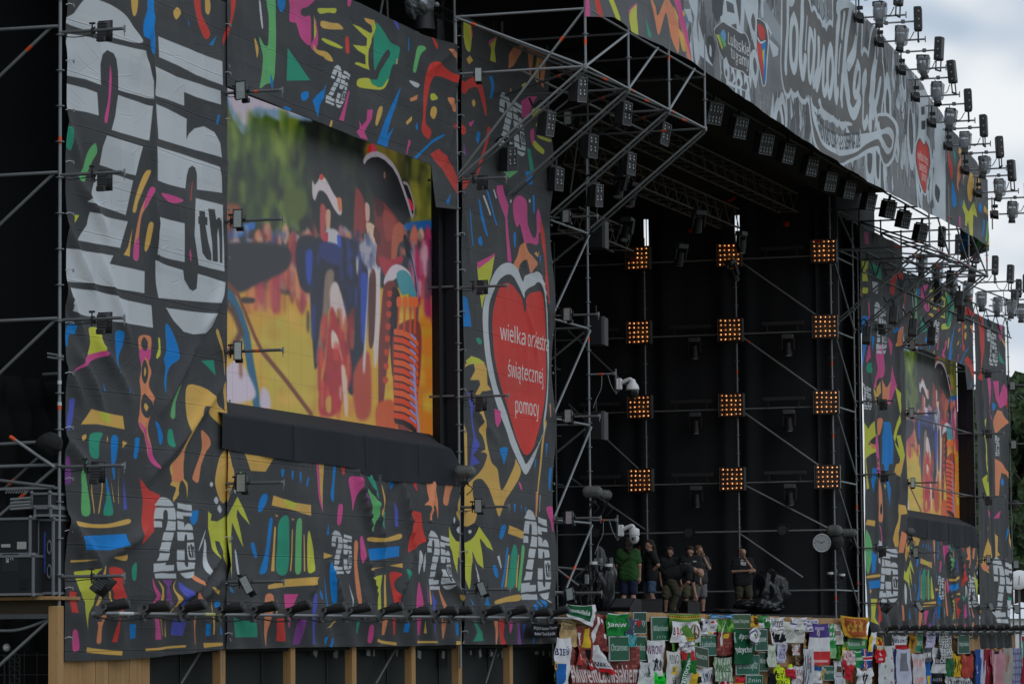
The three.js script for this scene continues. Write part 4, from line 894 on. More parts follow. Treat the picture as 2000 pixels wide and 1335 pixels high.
// ---------------------------------------------------------------- lettered fascia of the roof
const FZ = 2.56;
const FAS = sheet(61.0, 12.7, 103.2, 17.4, 2048, 640);
{
  const g = FAS.g, K = { ...PAL, grey: '#85878a', lt: '#cfd9e0', dk: '#66686b', ink: '#4c4f53', ghost: '#a0a8ae', dark: '#5c5e60', cream: '#e3e6e8', sky: '#6fa9e0' };
  g.fillStyle = '#626467'; g.fillRect(60, 12, 45, 6);
  const x0 = onZ(1338, 100, FZ).x, x1 = onZ(1856, 400, FZ).x;
  g.fillStyle = K.grey; g.fillRect(x0, 12, x1 - x0, 6);
  // busy pen drawing: towers, spikes, tracery
  const pick = (a) => a[Math.floor(rnd() * a.length)];
  for (let i = 0; i < 260; i++) {
    const x = rr(x0, x1), y = rr(12.8, 17.2), w = rr(0.12, 0.7), h = rr(0.3, 1.3); g.fillStyle = pick([K.lt, K.lt, K.ghost, K.dk, K.dk]);
    if (rnd() < 0.5) trace(g, [[x, y], [x + w * 0.5, y + h], [x + w, y + h * 0.1], [x + w * 0.6, y - h * 0.3]], false); else trace(g, [[x, y], [x + w * 0.2, y + h * 0.6], [x + w * 0.7, y + h], [x + w, y + h * 0.3], [x + w * 0.5, y - 0.1]], true);
    g.fill(); if (rnd() < 0.6) { g.strokeStyle = K.ink; g.lineWidth = 0.03; g.stroke(); }
  }
  for (let i = 0; i < 1100; i++) { const x = rr(x0, x1), y = rr(12.8, 17.2), h = rr(0.2, 0.8), t = rr(-0.3, 0.3); g.strokeStyle = pick([K.ink, K.lt, K.dk]); g.lineWidth = rr(0.015, 0.04); g.beginPath(); g.moveTo(x, y); g.quadraticCurveTo(x + t, y + h / 2, x + t * 0.5, y + h); g.stroke(); }
  for (let i = 0; i < 26; i++) { const x = rr(x0, x1), y = rr(12.9, 16.8), w = rr(0.2, 0.4), h = rr(0.4, 0.8); g.fillStyle = K.lt; g.beginPath(); g.ellipse(x, y, w * 1.5, h * 1.35, 0, 0, 7); g.fill(); g.fillStyle = K.dk; g.beginPath(); g.ellipse(x, y, w * 0.75, h * 0.8, 0, 0, 7); g.fill(); }
  draw(g, `
lt~ 110 -20 235 -20 240 200 230 380 300 720 260 900 230 960 180 700 160 420 180 250 130 100
lt 50 130 130 130 160 330 100 300
blue 75 200 100 300 95 400
lime~ 35 150 60 190 50 240 30 200
lt 250 260 360 600 430 800 480 960 300 800
ink~ 400 540 450 520 490 650 490 850 470 920 420 830 390 680
lt~ 430 650 450 690 455 820 430 780
ink 440 -20 600 -20 590 200 500 340 440 160
lt 610 -20 800 -20 870 450 720 420 560 320 550 240 600 220
dk 645 10 760 60 775 195 660 165
dk 720 360 800 340 810 440
lt 880 -20 1110 -20 1110 600 1080 740 1000 520
dk~ 1030 190 1065 300 1055 450 1020 420 1000 300
lt~ 1010 750 1090 740 1130 1000 1090 1270 1050 1200 1000 1000
dk~ 1060 830 1100 950 1080 1090 1045 1000 1035 880
lt~ 610 870 680 870 700 1130 630 1130
dk~ 645 990 665 1050 650 1120 630 1060
lt~ 730 930 770 1000 800 1160 740 1190
dk~ 745 1050 765 1120 745 1190 722 1130
lt~ 820 1000 870 1020 900 1220 830 1250
dk~ 845 1130 868 1190 845 1250 822 1190
lt~ 920 1080 950 1100 990 1310 930 1310
dk~ 940 1180 960 1250 940 1310 922 1250
lt 640 1140 1000 1340 640 1220
grey 1130 280 1470 200 1470 1300 1180 1330
ghost 1220 -20 1500 500 1440 700 1200 300
lt 1245 300 1320 480 1290 560 1400 700 1390 800 1330 830 1290 640 1260 560
grey 1270 400 1300 500 1280 600
cream~ 470 410 590 315 660 345 760 400 880 470 930 480 980 620 1000 800 995 1080 970 1115 900 1040 830 1010 700 960 660 840 610 860 540 730 500 560
dark~ 476 425 590 325 660 355 760 412 880 482 925 492 972 625 990 800 985 1070 965 1100 905 1030 835 1000 705 948 655 825 612 850 545 722 505 555
sky~ 560 490 600 430 640 460 655 560 630 600 590 540
green~ 530 490 600 560 650 630 650 660 620 680 570 580
lime 495 500 530 500 600 690 590 720 560 660
cream~ 1095 260 1230 330 1280 560 1265 900 1240 1200 1210 1250 1180 1200 1120 900 1090 600 1085 350
dark~ 1103 275 1222 340 1268 560 1253 900 1230 1180 1210 1235 1188 1180 1130 900 1100 600 1095 360
red~ 1115 360 1160 350 1225 430 1230 570 1170 560 1125 470
cream~ 1115 530 1170 600 1240 580 1235 615 1170 630 1112 570
red 1108 600 1185 640 1205 900 1195 1160 1150 960 1110 700
blue 1190 640 1250 590 1250 900 1235 1150 1205 1220
lime 1195 740 1235 700 1210 1000 1200 900`, K, 1330, 0, 7.407, FZ);
  { const a = onZ(1422, 90, FZ), b = onZ(1463, 108, FZ), c = onZ(1428, 118, FZ), d = onZ(1463, 138, FZ); words(g, 'Lubuskie', a.x, onZ(1424, 86, FZ).y, b.x - a.x, 0.25, K.cream, ''); words(g, 'tu gramy', c.x, onZ(1427, 112, FZ).y, d.x - c.x, 0.25, K.cream, ''); }
  // script lettering: broad strokes with a grey margin and a pale outline
  const S = []; const st = (ox, oy, s, w, l) => { const p = []; for (let i = 0; i < l.length; i += 2) { const q = onZ(ox + l[i] / s, oy + l[i + 1] / s, FZ); p.push([q.x, q.y]); } S.push([w, p]); };
  const b = (w, ...l) => st(1500, 0, 6.667, w, l), c = (w, ...l) => st(1530, 150, 7.407, w, l);
  b(0.40, 268, -40, 260, 200, 254, 500, 245, 800, 248, 900); b(0.3, 270, -20, 310, 40, 340, -20);
  b(0.36, 345, 225, 312, 320, 305, 560, 315, 800, 345, 930, 378, 820, 392, 600, 385, 330, 345, 225); b(0.36, 455, -40, 440, 300, 428, 600, 428, 850, 445, 1030, 468, 880, 480, 760);
  b(0.3, 545, 400, 520, 600, 520, 880, 545, 1090, 576, 950, 594, 640, 572, 450, 545, 400); b(0.34, 620, 430, 602, 700, 592, 950, 605, 1140, 640, 960); b(0.12, 505, 220, 488, 420, 482, 640);
  b(0.3, 668, 520, 662, 800, 648, 1000, 640, 1200, 685, 930, 720, 720, 742, 600, 735, 800, 720, 1000, 718, 1150, 735, 1240, 765, 1120);
  b(0.34, 822, 610, 785, 800, 772, 1050, 790, 1280, 828, 1150, 848, 900, 830, 640); b(0.42, 945, 180, 918, 400, 892, 700, 876, 1000, 870, 1240, 890, 1310, 915, 1200);
  b(0.22, 1012, 180, 1005, 300, 980, 400, 975, 480); b(0.16, 960, 590, 935, 780, 925, 940);
  b(0.4, 1078, 130, 1050, 400, 1012, 700, 985, 1000, 968, 1250); b(0.46, 912, 100, 1000, 5, 1080, 15, 1140, 110, 1172, 260, 1160, 500, 1110, 720, 1055, 840); b(0.42, 1015, 840, 1035, 1050, 1062, 1250);
  b(0.34, 1165, 830, 1120, 1000, 1108, 1180, 1140, 1260, 1180, 1120, 1200, 920, 1165, 830); b(0.34, 1290, 950, 1245, 1040, 1235, 1200); b(0.42, 1420, 640, 1390, 850, 1360, 1080, 1345, 1290); b(0.28, 1465, 1040, 1430, 1250);
  c(0.42, 900, 0, 935, 250, 970, 460, 1010, 560, 1055, 480, 1090, 330); c(0.36, 1210, 40, 1160, 250, 1148, 500, 1165, 680, 1200, 715, 1235, 610); c(0.4, 1310, 0, 1290, 300, 1280, 560, 1268, 720); c(0.34, 1400, 60, 1345, 330, 1310, 560); c(0.36, 1310, 380, 1350, 560, 1370, 760);
  c(0.26, 860, 0, 850, 200, 865, 400); 
  const run = (grow, col) => { g.strokeStyle = col; g.lineCap = g.lineJoin = 'round'; for (const [w, p] of S) { g.lineWidth = w * 0.74 + grow; g.beginPath(); p.forEach((q, i) => { if (!i) g.moveTo(...q); else { const m = [(q[0] + p[i - 1][0]) / 2, (q[1] + p[i - 1][1]) / 2]; g.quadraticCurveTo(...p[i - 1], ...m); } }); g.lineTo(...p[p.length - 1]); g.stroke(); } };
  run(1.05, K.lt); run(0.8, '#727170');
  draw(g, `
lt~ 360 260 420 480 520 700 680 860 860 920 1060 890 1290 830 1350 560 1440 520 1560 540 1650 680 1660 900 1620 1150 1540 1290 1470 1280 1400 1180 1340 1060 1200 1130 1000 1220 850 1290 640 1190 450 1000 380 700
grey~ 380 280 450 500 560 690 720 820 880 870 1080 840 1310 790 1370 590 1430 570 1530 580 1620 700 1630 900 1590 1130 1520 1250 1460 1230 1400 1120 1360 1000 1200 1060 1000 1170 840 1250 640 1150 470 960 400 660`, { ...K, grey: '#727170' }, 1530, 150, 7.407, FZ);
  run(0, K.lt);
  draw(g, `
lt~ 400 280 470 560 600 740 780 840 900 855 1100 830 1340 780 1385 640 1410 760 1500 725 1575 750 1612 850 1600 1000 1550 1105 1500 1110 1430 1020 1362 900 1200 985 1000 1110 820 1140 660 1060 520 880 430 650 395 400
grey~ 1420 850 1470 822 1540 850 1585 920 1570 1010 1530 1025 1470 960
lt~ 515 370 540 310 560 420 600 480 700 560 820 640 960 650 995 700 880 705 720 660 600 560`, { ...K, grey: '#727170' }, 1530, 150, 7.407, FZ);
  { // the curved line of capitals on the ribbon
    const text = 'KOSTRZYN NAD ODRĄ • 1-2-3 SIERPNIA 2019', path = [[478, 640], [520, 800], [600, 930], [690, 1010], [790, 1050], [900, 1052], [1000, 1040], [1110, 1015]].map(([x, y]) => { const p = onZ(1530 + x / 7.407, 150 + y / 7.407, FZ); return V(p.x, p.y, 0); });
    const cur = new THREE.CatmullRomCurve3(path);
    [...text].forEach((ch, i) => { const t = (i + 0.5) / text.length, p = cur.getPointAt(t), d = cur.getTangentAt(t); g.save(); g.translate(p.x, p.y); g.scale(1, -1); g.rotate(-Math.atan2(d.y, d.x)); g.font = 'bold 100px sans-serif'; g.fillStyle = '#55585b'; g.scale(0.0034, 0.0056); g.textAlign = 'center'; g.fillText(ch, 0, 0); g.restore(); });
  }
  // small heart and the coloured end of the print
  draw(g, `
lt~ 500 0 590 0 600 140 580 330 610 420 622 560 616 720 590 850 560 900 510 800 480 640 480 480 500 380 505 200
ink 525 130 562 120 560 190 530 200
ink 528 250 565 245 562 320 530 325
ink~ 518 400 550 455 578 420 608 500 612 650 584 810 560 880 516 770 490 610 496 470
red~ 522 412 550 470 576 432 604 505 606 650 580 800 560 868 520 760 497 605 502 480
lt~ 660 290 740 290 790 640 780 900 800 1080 690 1120 640 900 650 600
ink~ 660 800 690 860 680 960 655 900
lt~ 640 1000 740 990 760 1110 650 1090
dark 748 300 1300 300 1300 1340 880 1340 880 1220 748 1140
red~ 765 500 785 560 805 690 800 760 778 650
orange~ 850 640 880 560 875 720 850 800 855 860 838 820 840 720
orange 905 640 930 690 890 810 880 780
gold~ 960 700 985 760 975 940 950 930 940 820
gold~ 1015 720 1050 780 1050 900 1030 900
blue~ 805 780 825 860 835 980 812 980
teal 820 500 835 540 825 620
blue 880 920 890 960 875 1000
lime 905 930 945 1040 990 950 1015 1090 985 1060 980 1250 960 1260 945 1120 925 1200 920 1060 890 1000
gold 1085 980 1150 1070 1130 1080 1078 1030
blue~ 1050 960 1065 990 1050 1050 1035 1010
blue 1075 1100 1090 1110 1075 1260 1062 1240
pink 855 1070 868 1080 868 1180 855 1160
green 1110 1120 1120 1120 1105 1300 1092 1290
lime 1140 1080 1150 1090 1120 1330 1108 1320
gold~ 860 480 880 500 870 560 855 530`, K, 1680, 180, 4.45, FZ);
  { const t = (s, x, y, w) => { const p = onZ(1680 + x / 4.45, 180 + y / 4.45, FZ), q = onZ(1680 + (x + w) / 4.45, 180 + (y + w * 0.5) / 4.45, FZ); words(g, s, p.x, p.y, q.x - p.x, 0.24, '#e8e6e2', ''); }; t('wielka orkiestra', 508, 580, 92); t('świątecznej', 515, 670, 70); t('pomocy', 533, 760, 46); }
  draw(g, `
pink~ 40 -40 70 -40 82 110 45 110
red 112 -20 145 -20 172 118 140 118
lime 205 -20 235 -20 278 120 285 180 262 150
lime 345 75 405 25 400 120 410 240 365 215 350 140
pink 340 75 395 20 402 30 360 70 348 110
orange~ 490 -20 520 40 540 105 600 -20 650 40 690 140 690 320 680 360 640 260 600 90 570 160 545 240 520 140
teal 460 115 500 255 475 250
pink 655 -20 705 -20 715 60 770 400 740 390 700 160 680 60
orange 700 160 770 415 745 410
gold~ 690 200 715 240 730 340 715 350 700 300
lime~ 660 40 690 120 680 130`, K, 1130, 0, 3.509, FZ);
  g.setTransform(1, 0, 0, 1, 0, 0);
  for (let i = 0; i < 260; i++) { g.fillStyle = rnd() < 0.5 ? 'rgba(20,20,20,0.035)' : 'rgba(255,255,255,0.03)'; g.fillRect(rr(0, 2048), rr(0, 640), rr(20, 200), rr(10, 120)); }
}
{
  const lo = edge([[1136, 32], [1198, 33], [1222, 50], [1240, 66], [1300, 93], [1352, 120], [1458, 194], [1572, 274], [1651, 325], [1700, 356], [1766, 392], [1813, 415], [1879, 448], [1932, 481]], FZ);
  const hi = poly([[61.3, 14.6], [66, 15.7], [71, 16.5], [76, 17.05], [82, 17.25], [87, 17.0], [92, 16.5], [96.5, 15.8], [99.5, 15.4], [102.2, 14.95]]);
  const m = new THREE.MeshPhysicalMaterial({ specularIntensity: 0.25, map: FAS.tex(), color: lin(0.9, 0.9, 0.9), roughness: 0.6, side: THREE.DoubleSide }); m.name = 'printed fascia cloth';
  const x0 = 61.38, x1 = onZ(1932, 480, FZ).x;
  solo('fascia_banner', cloth(x0, x1, lo, hi, 240, 30, (X, Y) => 0.05 * fbm(X * 0.8, Y * 0.7, 5, 3) + 0.02 * Math.sin(X * 2.4 + noise(X, Y, 0) * 2), FAS.uv, FZ), m, 'long grey banner with white script lettering across the stage roof front', 'banner');
  const g = new THREE.PlaneGeometry(0.9, 2.1, 8, 12), p = g.attributes.position, uv = g.attributes.uv;
  for (let i = 0; i < p.count; i++) { const u = p.getX(i) / 0.9 + 0.5, v = p.getY(i) / 2.1 + 0.5; p.setXYZ(i, x1 + 0.02 + 0.05 * Math.sin(u * 9), 12.9 + v * 2.0 - u * 0.25, FZ - u * 0.85); uv.setXY(i, ...FAS.uv(x1 - 0.05 - u * 0.9, 12.95 + v * 2)); }
  g.computeVertexNormals(); solo('fascia_banner', g, m, 'narrow coloured return of the roof banner round its far end', 'banner');
}
// ---------------------------------------------------------------- floodlights on stub arms
const armMatD = M.dullSteel;
function floodlight(X, Y, o, label, group) {
  const t = thing('floodlight', label, 'floodlight', group, V(X, Y, 0));
  const f = o.front ? -1 : 1, zc = o.z ?? (o.front ? 0.36 : 0.62), L = o.len ?? 0.96, dy = o.drop ?? -0.02;
  if (!o.noArm) {
    const arm = mesh('arm', tube(V(0, 0, 0.0), V(0, 0, L), 0.0235, 10), armMatD, t);
    mesh('end_fitting', [tube(V(0, 0, L - 0.02), V(0, 0, L + 0.02), 0.026, 10), rbox(0.02, 0.1, 0.03, 0, -0.005, L + 0.02, 0.008), tube(V(0, -0.05, L + 0.01), V(0.01, -0.11, L + 0.015), 0.006, 6)], M.steel, arm);
    if (o.tape) mesh('tape', tube(V(0, 0, 0.52), V(0, 0, 0.58), 0.0262, 10), M.orange, arm);
    mesh('clamp', [rbox(0.07, 0.085, 0.05, 0.01, 0, zc - 0.14, 0.012), tube(V(0, -0.1, zc - 0.15), V(0, 0.11, zc - 0.15), 0.011, 6), rbox(0.03, 0.03, 0.09, 0, 0.1, zc - 0.15, 0.008)], M.black, t);
  }
  // head: tapered body, ribs behind, bezel, glass, inner reflector
  const h = new THREE.Group(); h.name = 'head'; t.add(h); h.position.set(f * 0.05, dy, zc); h.rotation.order = 'YZX';
  h.rotation.y = (f > 0 ? 0 : Math.PI) + (o.yaw ?? 0); h.rotation.z = (o.tilt ?? 0); h.rotation.x = o.twist ?? 0;
  const w = o.w ?? 0.2, H = o.h ?? 0.28, d = 0.12;
  const body = new THREE.CylinderGeometry(0.72, 1, 1, 4, 1).rotateY(Math.PI / 4); body.scale(H / 1.414 / 1, d, w / 1.414); body.rotateZ(Math.PI / 2); // axis along x, narrow end at -x
  mesh('housing', [body.toNonIndexed()], M.black, h);
  for (let k = 0; k < 6; k++) mesh('cooling_rib', rbox(0.012, 0.008, w * 0.7, -d / 2 - 0.004, -H * 0.33 + k * H * 0.132, 0, 0.003, 1), M.grey, h);
  mesh('bezel', [rbox(0.02, H + 0.02, 0.016, d / 2, 0, w / 2, 0.004), rbox(0.02, H + 0.02, 0.016, d / 2, 0, -w / 2, 0.004), rbox(0.02, 0.016, w, d / 2, H / 2, 0, 0.004), rbox(0.02, 0.016, w, d / 2, -H / 2, 0, 0.004)], M.black, h);
  const refl = new THREE.CylinderGeometry(H * 0.5, H * 0.5, w - 0.03, 12, 1, true, Math.PI * 0.12, Math.PI * 0.76).rotateX(Math.PI / 2); refl.scale(0.35, 0.96, 1); refl.translate(d / 2 - 0.052, 0, 0);
  mesh('reflector', [refl], M.glass, h); mesh('glass', rbox(0.004, H - 0.012, w - 0.012, d / 2 + 0.002, 0, 0, 0.001, 1), mat('front glass', lin(0.36, 0.40, 0.39), { roughness: 0.18, metalness: 0.1 }), h);
  mesh('lamp_tube', tube(V(d / 2 + 0.006, 0, -w * 0.3), V(d / 2 + 0.006, 0, w * 0.3), 0.004, 6), M.white, h);
  mesh('bracket', [box(0.02, 0.02, w + 0.07, -0.01, 0, 0), box(0.02, 0.09, 0.008, -0.01, 0.02, w / 2 + 0.03), box(0.02, 0.09, 0.008, -0.01, 0.02, -w / 2 - 0.03), ...(o.box === false ? [] : [rbox(0.07, 0.07, 0.12, -d / 2 - 0.03, -H * 0.48, 0, 0.01)])], M.black, h);
  if (!o.noCable) mesh('cable', wire([V(0, 0, 0.02), V(0.02, -0.06, 0.1), V(0.02, -0.05, zc - 0.16), V(f * -0.02, dy - 0.02, zc - 0.1)], 0.007, 16, 5), M.cable, t);
  return t;
}
{
  const ord = ['topmost', 'second from top', 'third from top', 'fourth from top', 'lowest'];
  const wings = [['near', 0], ['far', DX]];
  for (const [side, dx] of wings) {
    const cols = [
      [44.46, 'outer pole of the ' + side + ' wing', (i) => ({ front: false, z: 0.64 - (i === 3 ? 0.1 : 0), drop: [0.0, -0.09, -0.05, -0.08, -0.11][i], twist: i === 4 ? 0.6 : 0, tilt: i === 4 ? -0.4 : 0, h: 0.28, w: 0.2 })],
      [50.35, 'left edge of the ' + side + ' video screen', (i) => ({ front: true, z: [0.34, 0.27, 0.26, 0.33, 0.4][i], drop: [0.01, 0.02, 0.0, -0.0, -0.05][i], w: [0.17, 0.14, 0.12, 0.16, 0.13][i], yaw: [-0.15, 0.1, 0.25, -0.1, 0.1][i], twist: [0.06, 0, 0, 0, 0.5][i], tilt: i === 4 ? 0.15 : 0.05, tape: i === 0 || i === 2 })],
      [61.48, 'right edge of the ' + side + ' video screen', (i) => ({ front: i > 2, z: [0.48, 0.46, 0.42, 0.42, 0.48][i], drop: [-0.06, 0.0, -0.13, 0.02, 0.02][i], twist: i === 4 ? 0.35 : 0, w: i > 2 ? 0.14 : 0.2, h: 0.25 })],
    ];
    if (dx) cols.push([68.1, 'outermost pole of the far wing', (i) => ({ front: i !== 2, z: 0.15, w: 0.18, h: 0.27 })]);
    for (const [X, where, fn] of cols) POLE_Y.forEach((y, i) => {
      if (dx && X === 44.46 && i === 0) { /* hidden under the lattice in part */ }
      const o = fn(i); floodlight(X + dx, y - 0.02, o, 'floodlight ' + (o.front ? 'showing glass' : 'from behind') + ', ' + ord[i] + ' on the ' + where, 'floodlights on stub arms along the stage wings');
    });
  }
  [10.12, 8.15, 6.12, 4.1, 2.62].forEach((y, i) => floodlight(67.34, y, { front: true, z: 0.36, w: 0.15, h: 0.26, yaw: -0.15, tilt: i === 4 ? 0.3 : 0.05, twist: i === 4 ? 0.22 : 0, drop: i === 4 ? -0.04 : 0.01 }, 'pale glass floodlight, ' + ord[i] + ' on the near portal tower', 'floodlights on stub arms along the stage wings'));
  floodlight(61.46, 12.12, { front: true, z: 0.48, w: 0.13, h: 0.26, noArm: true, yaw: 0.2 }, 'pale glass floodlight on the transom above the heart banner', 'floodlights on stub arms along the stage wings');
  floodlight(67.3, 12.12, { front: true, z: 0.42, w: 0.15, h: 0.26, noArm: true }, 'pale glass floodlight on the rear transom behind the roof lattice', 'floodlights on stub arms along the stage wings');
}
// ---------------------------------------------------------------- rows of wash lights along the foot of both wings
function footBar(dx, X0, X1, label, y = 2.12) {
  const t = thing('lamp_pipe', label, 'pipe', null, V(dx, y, 0.3));
  const b = bar(t, 'pipe', V(X0, 0, 0), V(X1, 0, 0));
  if (!dx) { mesh('tape', tube(V(45.75, 0, 0), V(46.25, 0, 0), 0.027, 10), M.white, b); mesh('tape', tube(V(48.85, 0, 0), V(49.5, 0, 0), 0.027, 10), mat('pale yellow tape', lin(0.5, 0.5, 0.2)), b); }
  for (let x = X0 + 1.2; x < X1; x += 2.4) mesh('clamp', rbox(0.06, 0.08, 0.3, x, -0.02, -0.14, 0.01), M.dullSteel, t);
  mesh('cable', wire(Array.from({ length: 24 }, (_, i) => V(X0 + (X1 - X0) * i / 23, -0.05 - (i % 2) * 0.05, 0.02)), 0.012, 120, 5), M.cable, t);
}
footBar(0, 44.9, 67.5, 'long steel pipe carrying the row of wash lights at the foot of the near wing');
footBar(DX, 45.1, 68.3, 'long steel pipe carrying the row of wash lights at the foot of the far wing', 1.83);
const washProto = (() => {
  const t = new THREE.Group(); t.name = 'wash_light';
  const yoke = new THREE.Shape(); yoke.moveTo(-0.02, -0.07); yoke.lineTo(0.02, -0.08); yoke.lineTo(0.17, 0.03); yoke.lineTo(0.17, 0.09); yoke.lineTo(-0.02, 0.07); yoke.closePath();
  for (const s of [-1, 1]) mesh('yoke_plate', new THREE.ExtrudeGeometry(yoke, { depth: 0.012, bevelEnabled: true, bevelSize: 0.003, bevelThickness: 0.003, bevelSegments: 1 }).rotateY(-Math.PI / 2).translate(s * 0.13, 0.02, 0), mat('yoke grey', lin(0.12, 0.125, 0.13)), t);
  const body = new THREE.LatheGeometry([[0.001, -0.06], [0.045, -0.06], [0.058, 0.0], [0.07, 0.1], [0.078, 0.28], [0.078, 0.42], [0.07, 0.45], [0.001, 0.45]].map(([a, b]) => new THREE.Vector2(a, b)), 16).rotateX(Math.PI / 2);
  const head = new THREE.Group(); head.name = 'head'; t.add(head); head.position.set(0, 0.06, 0.06); head.rotation.x = -0.2;
  mesh('barrel', body, M.black, head); mesh('heat_sink', rbox(0.15, 0.075, 0.2, 0, 0.062, 0.32, 0.012), mat('dark grey casting', lin(0.045, 0.047, 0.05)), head);
  for (let k = 0; k < 3; k++) mesh('fin', rbox(0.155, 0.08, 0.008, 0, 0.063, 0.26 + k * 0.06, 0.002, 1), M.black, head);
  for (const s of [-1, 1]) mesh('knob', new THREE.CylinderGeometry(0.03, 0.03, 0.03, 12).rotateZ(Math.PI / 2).translate(s * 0.155, 0.085, 0.12), M.black, t);
  mesh('hook_clamp', [rbox(0.05, 0.12, 0.06, 0, -0.05, 0, 0.01), rbox(0.04, 0.05, 0.09, 0, -0.13, 0.02, 0.01), tube(V(0, -0.1, 0.03), V(0.08, -0.12, 0.05), 0.008, 6)], M.dullSteel, t);
  mesh('cable', wire([V(0, 0.05, 0.02), V(0.1, 0.0, -0.03), V(0.2, -0.09, 0.0), V(0.35, -0.1, 0.02)], 0.009, 12, 5), M.cable, t);
  return t;
})();
{
  const pxs = [212, 297, 370, 445, 512, 580, 645, 693, 758, 812, 867, 897, 960, 1008, 1055, 1090];
  const nth = ['first', 'second', 'third', 'fourth', 'fifth', 'sixth', 'seventh', 'eighth', 'ninth', 'tenth', 'eleventh', 'twelfth', 'thirteenth', 'fourteenth', 'fifteenth', 'sixteenth', 'seventeenth'];
  let first = true;
  const put = (X, y, label) => { let o; if (first) { o = washProto; o.name = numbered('wash_light'); scene.add(o); first = false; } else o = copyOf(washProto); tag(o, label, 'stage light', 'wash lights along the foot of the stage wings'); o.position.set(X, y + 0.02, 0.3); o.scale.setScalar(0.88); o.rotation.y = rr(-0.2, 0.2); o.children[2].rotation.x = -0.13 + rr(-0.1, 0.08); };
  pxs.forEach((p, i) => put(onZ(p - 18, 1192, 0.32).x, 2.12, 'black wash light, ' + nth[i] + ' from the left below the near wing banners'));
  for (let i = 0; i < 17; i++) put(97.2 + i * 1.36, 1.83, 'black wash light, ' + nth[i] + ' from the left below the far wing banners');
}
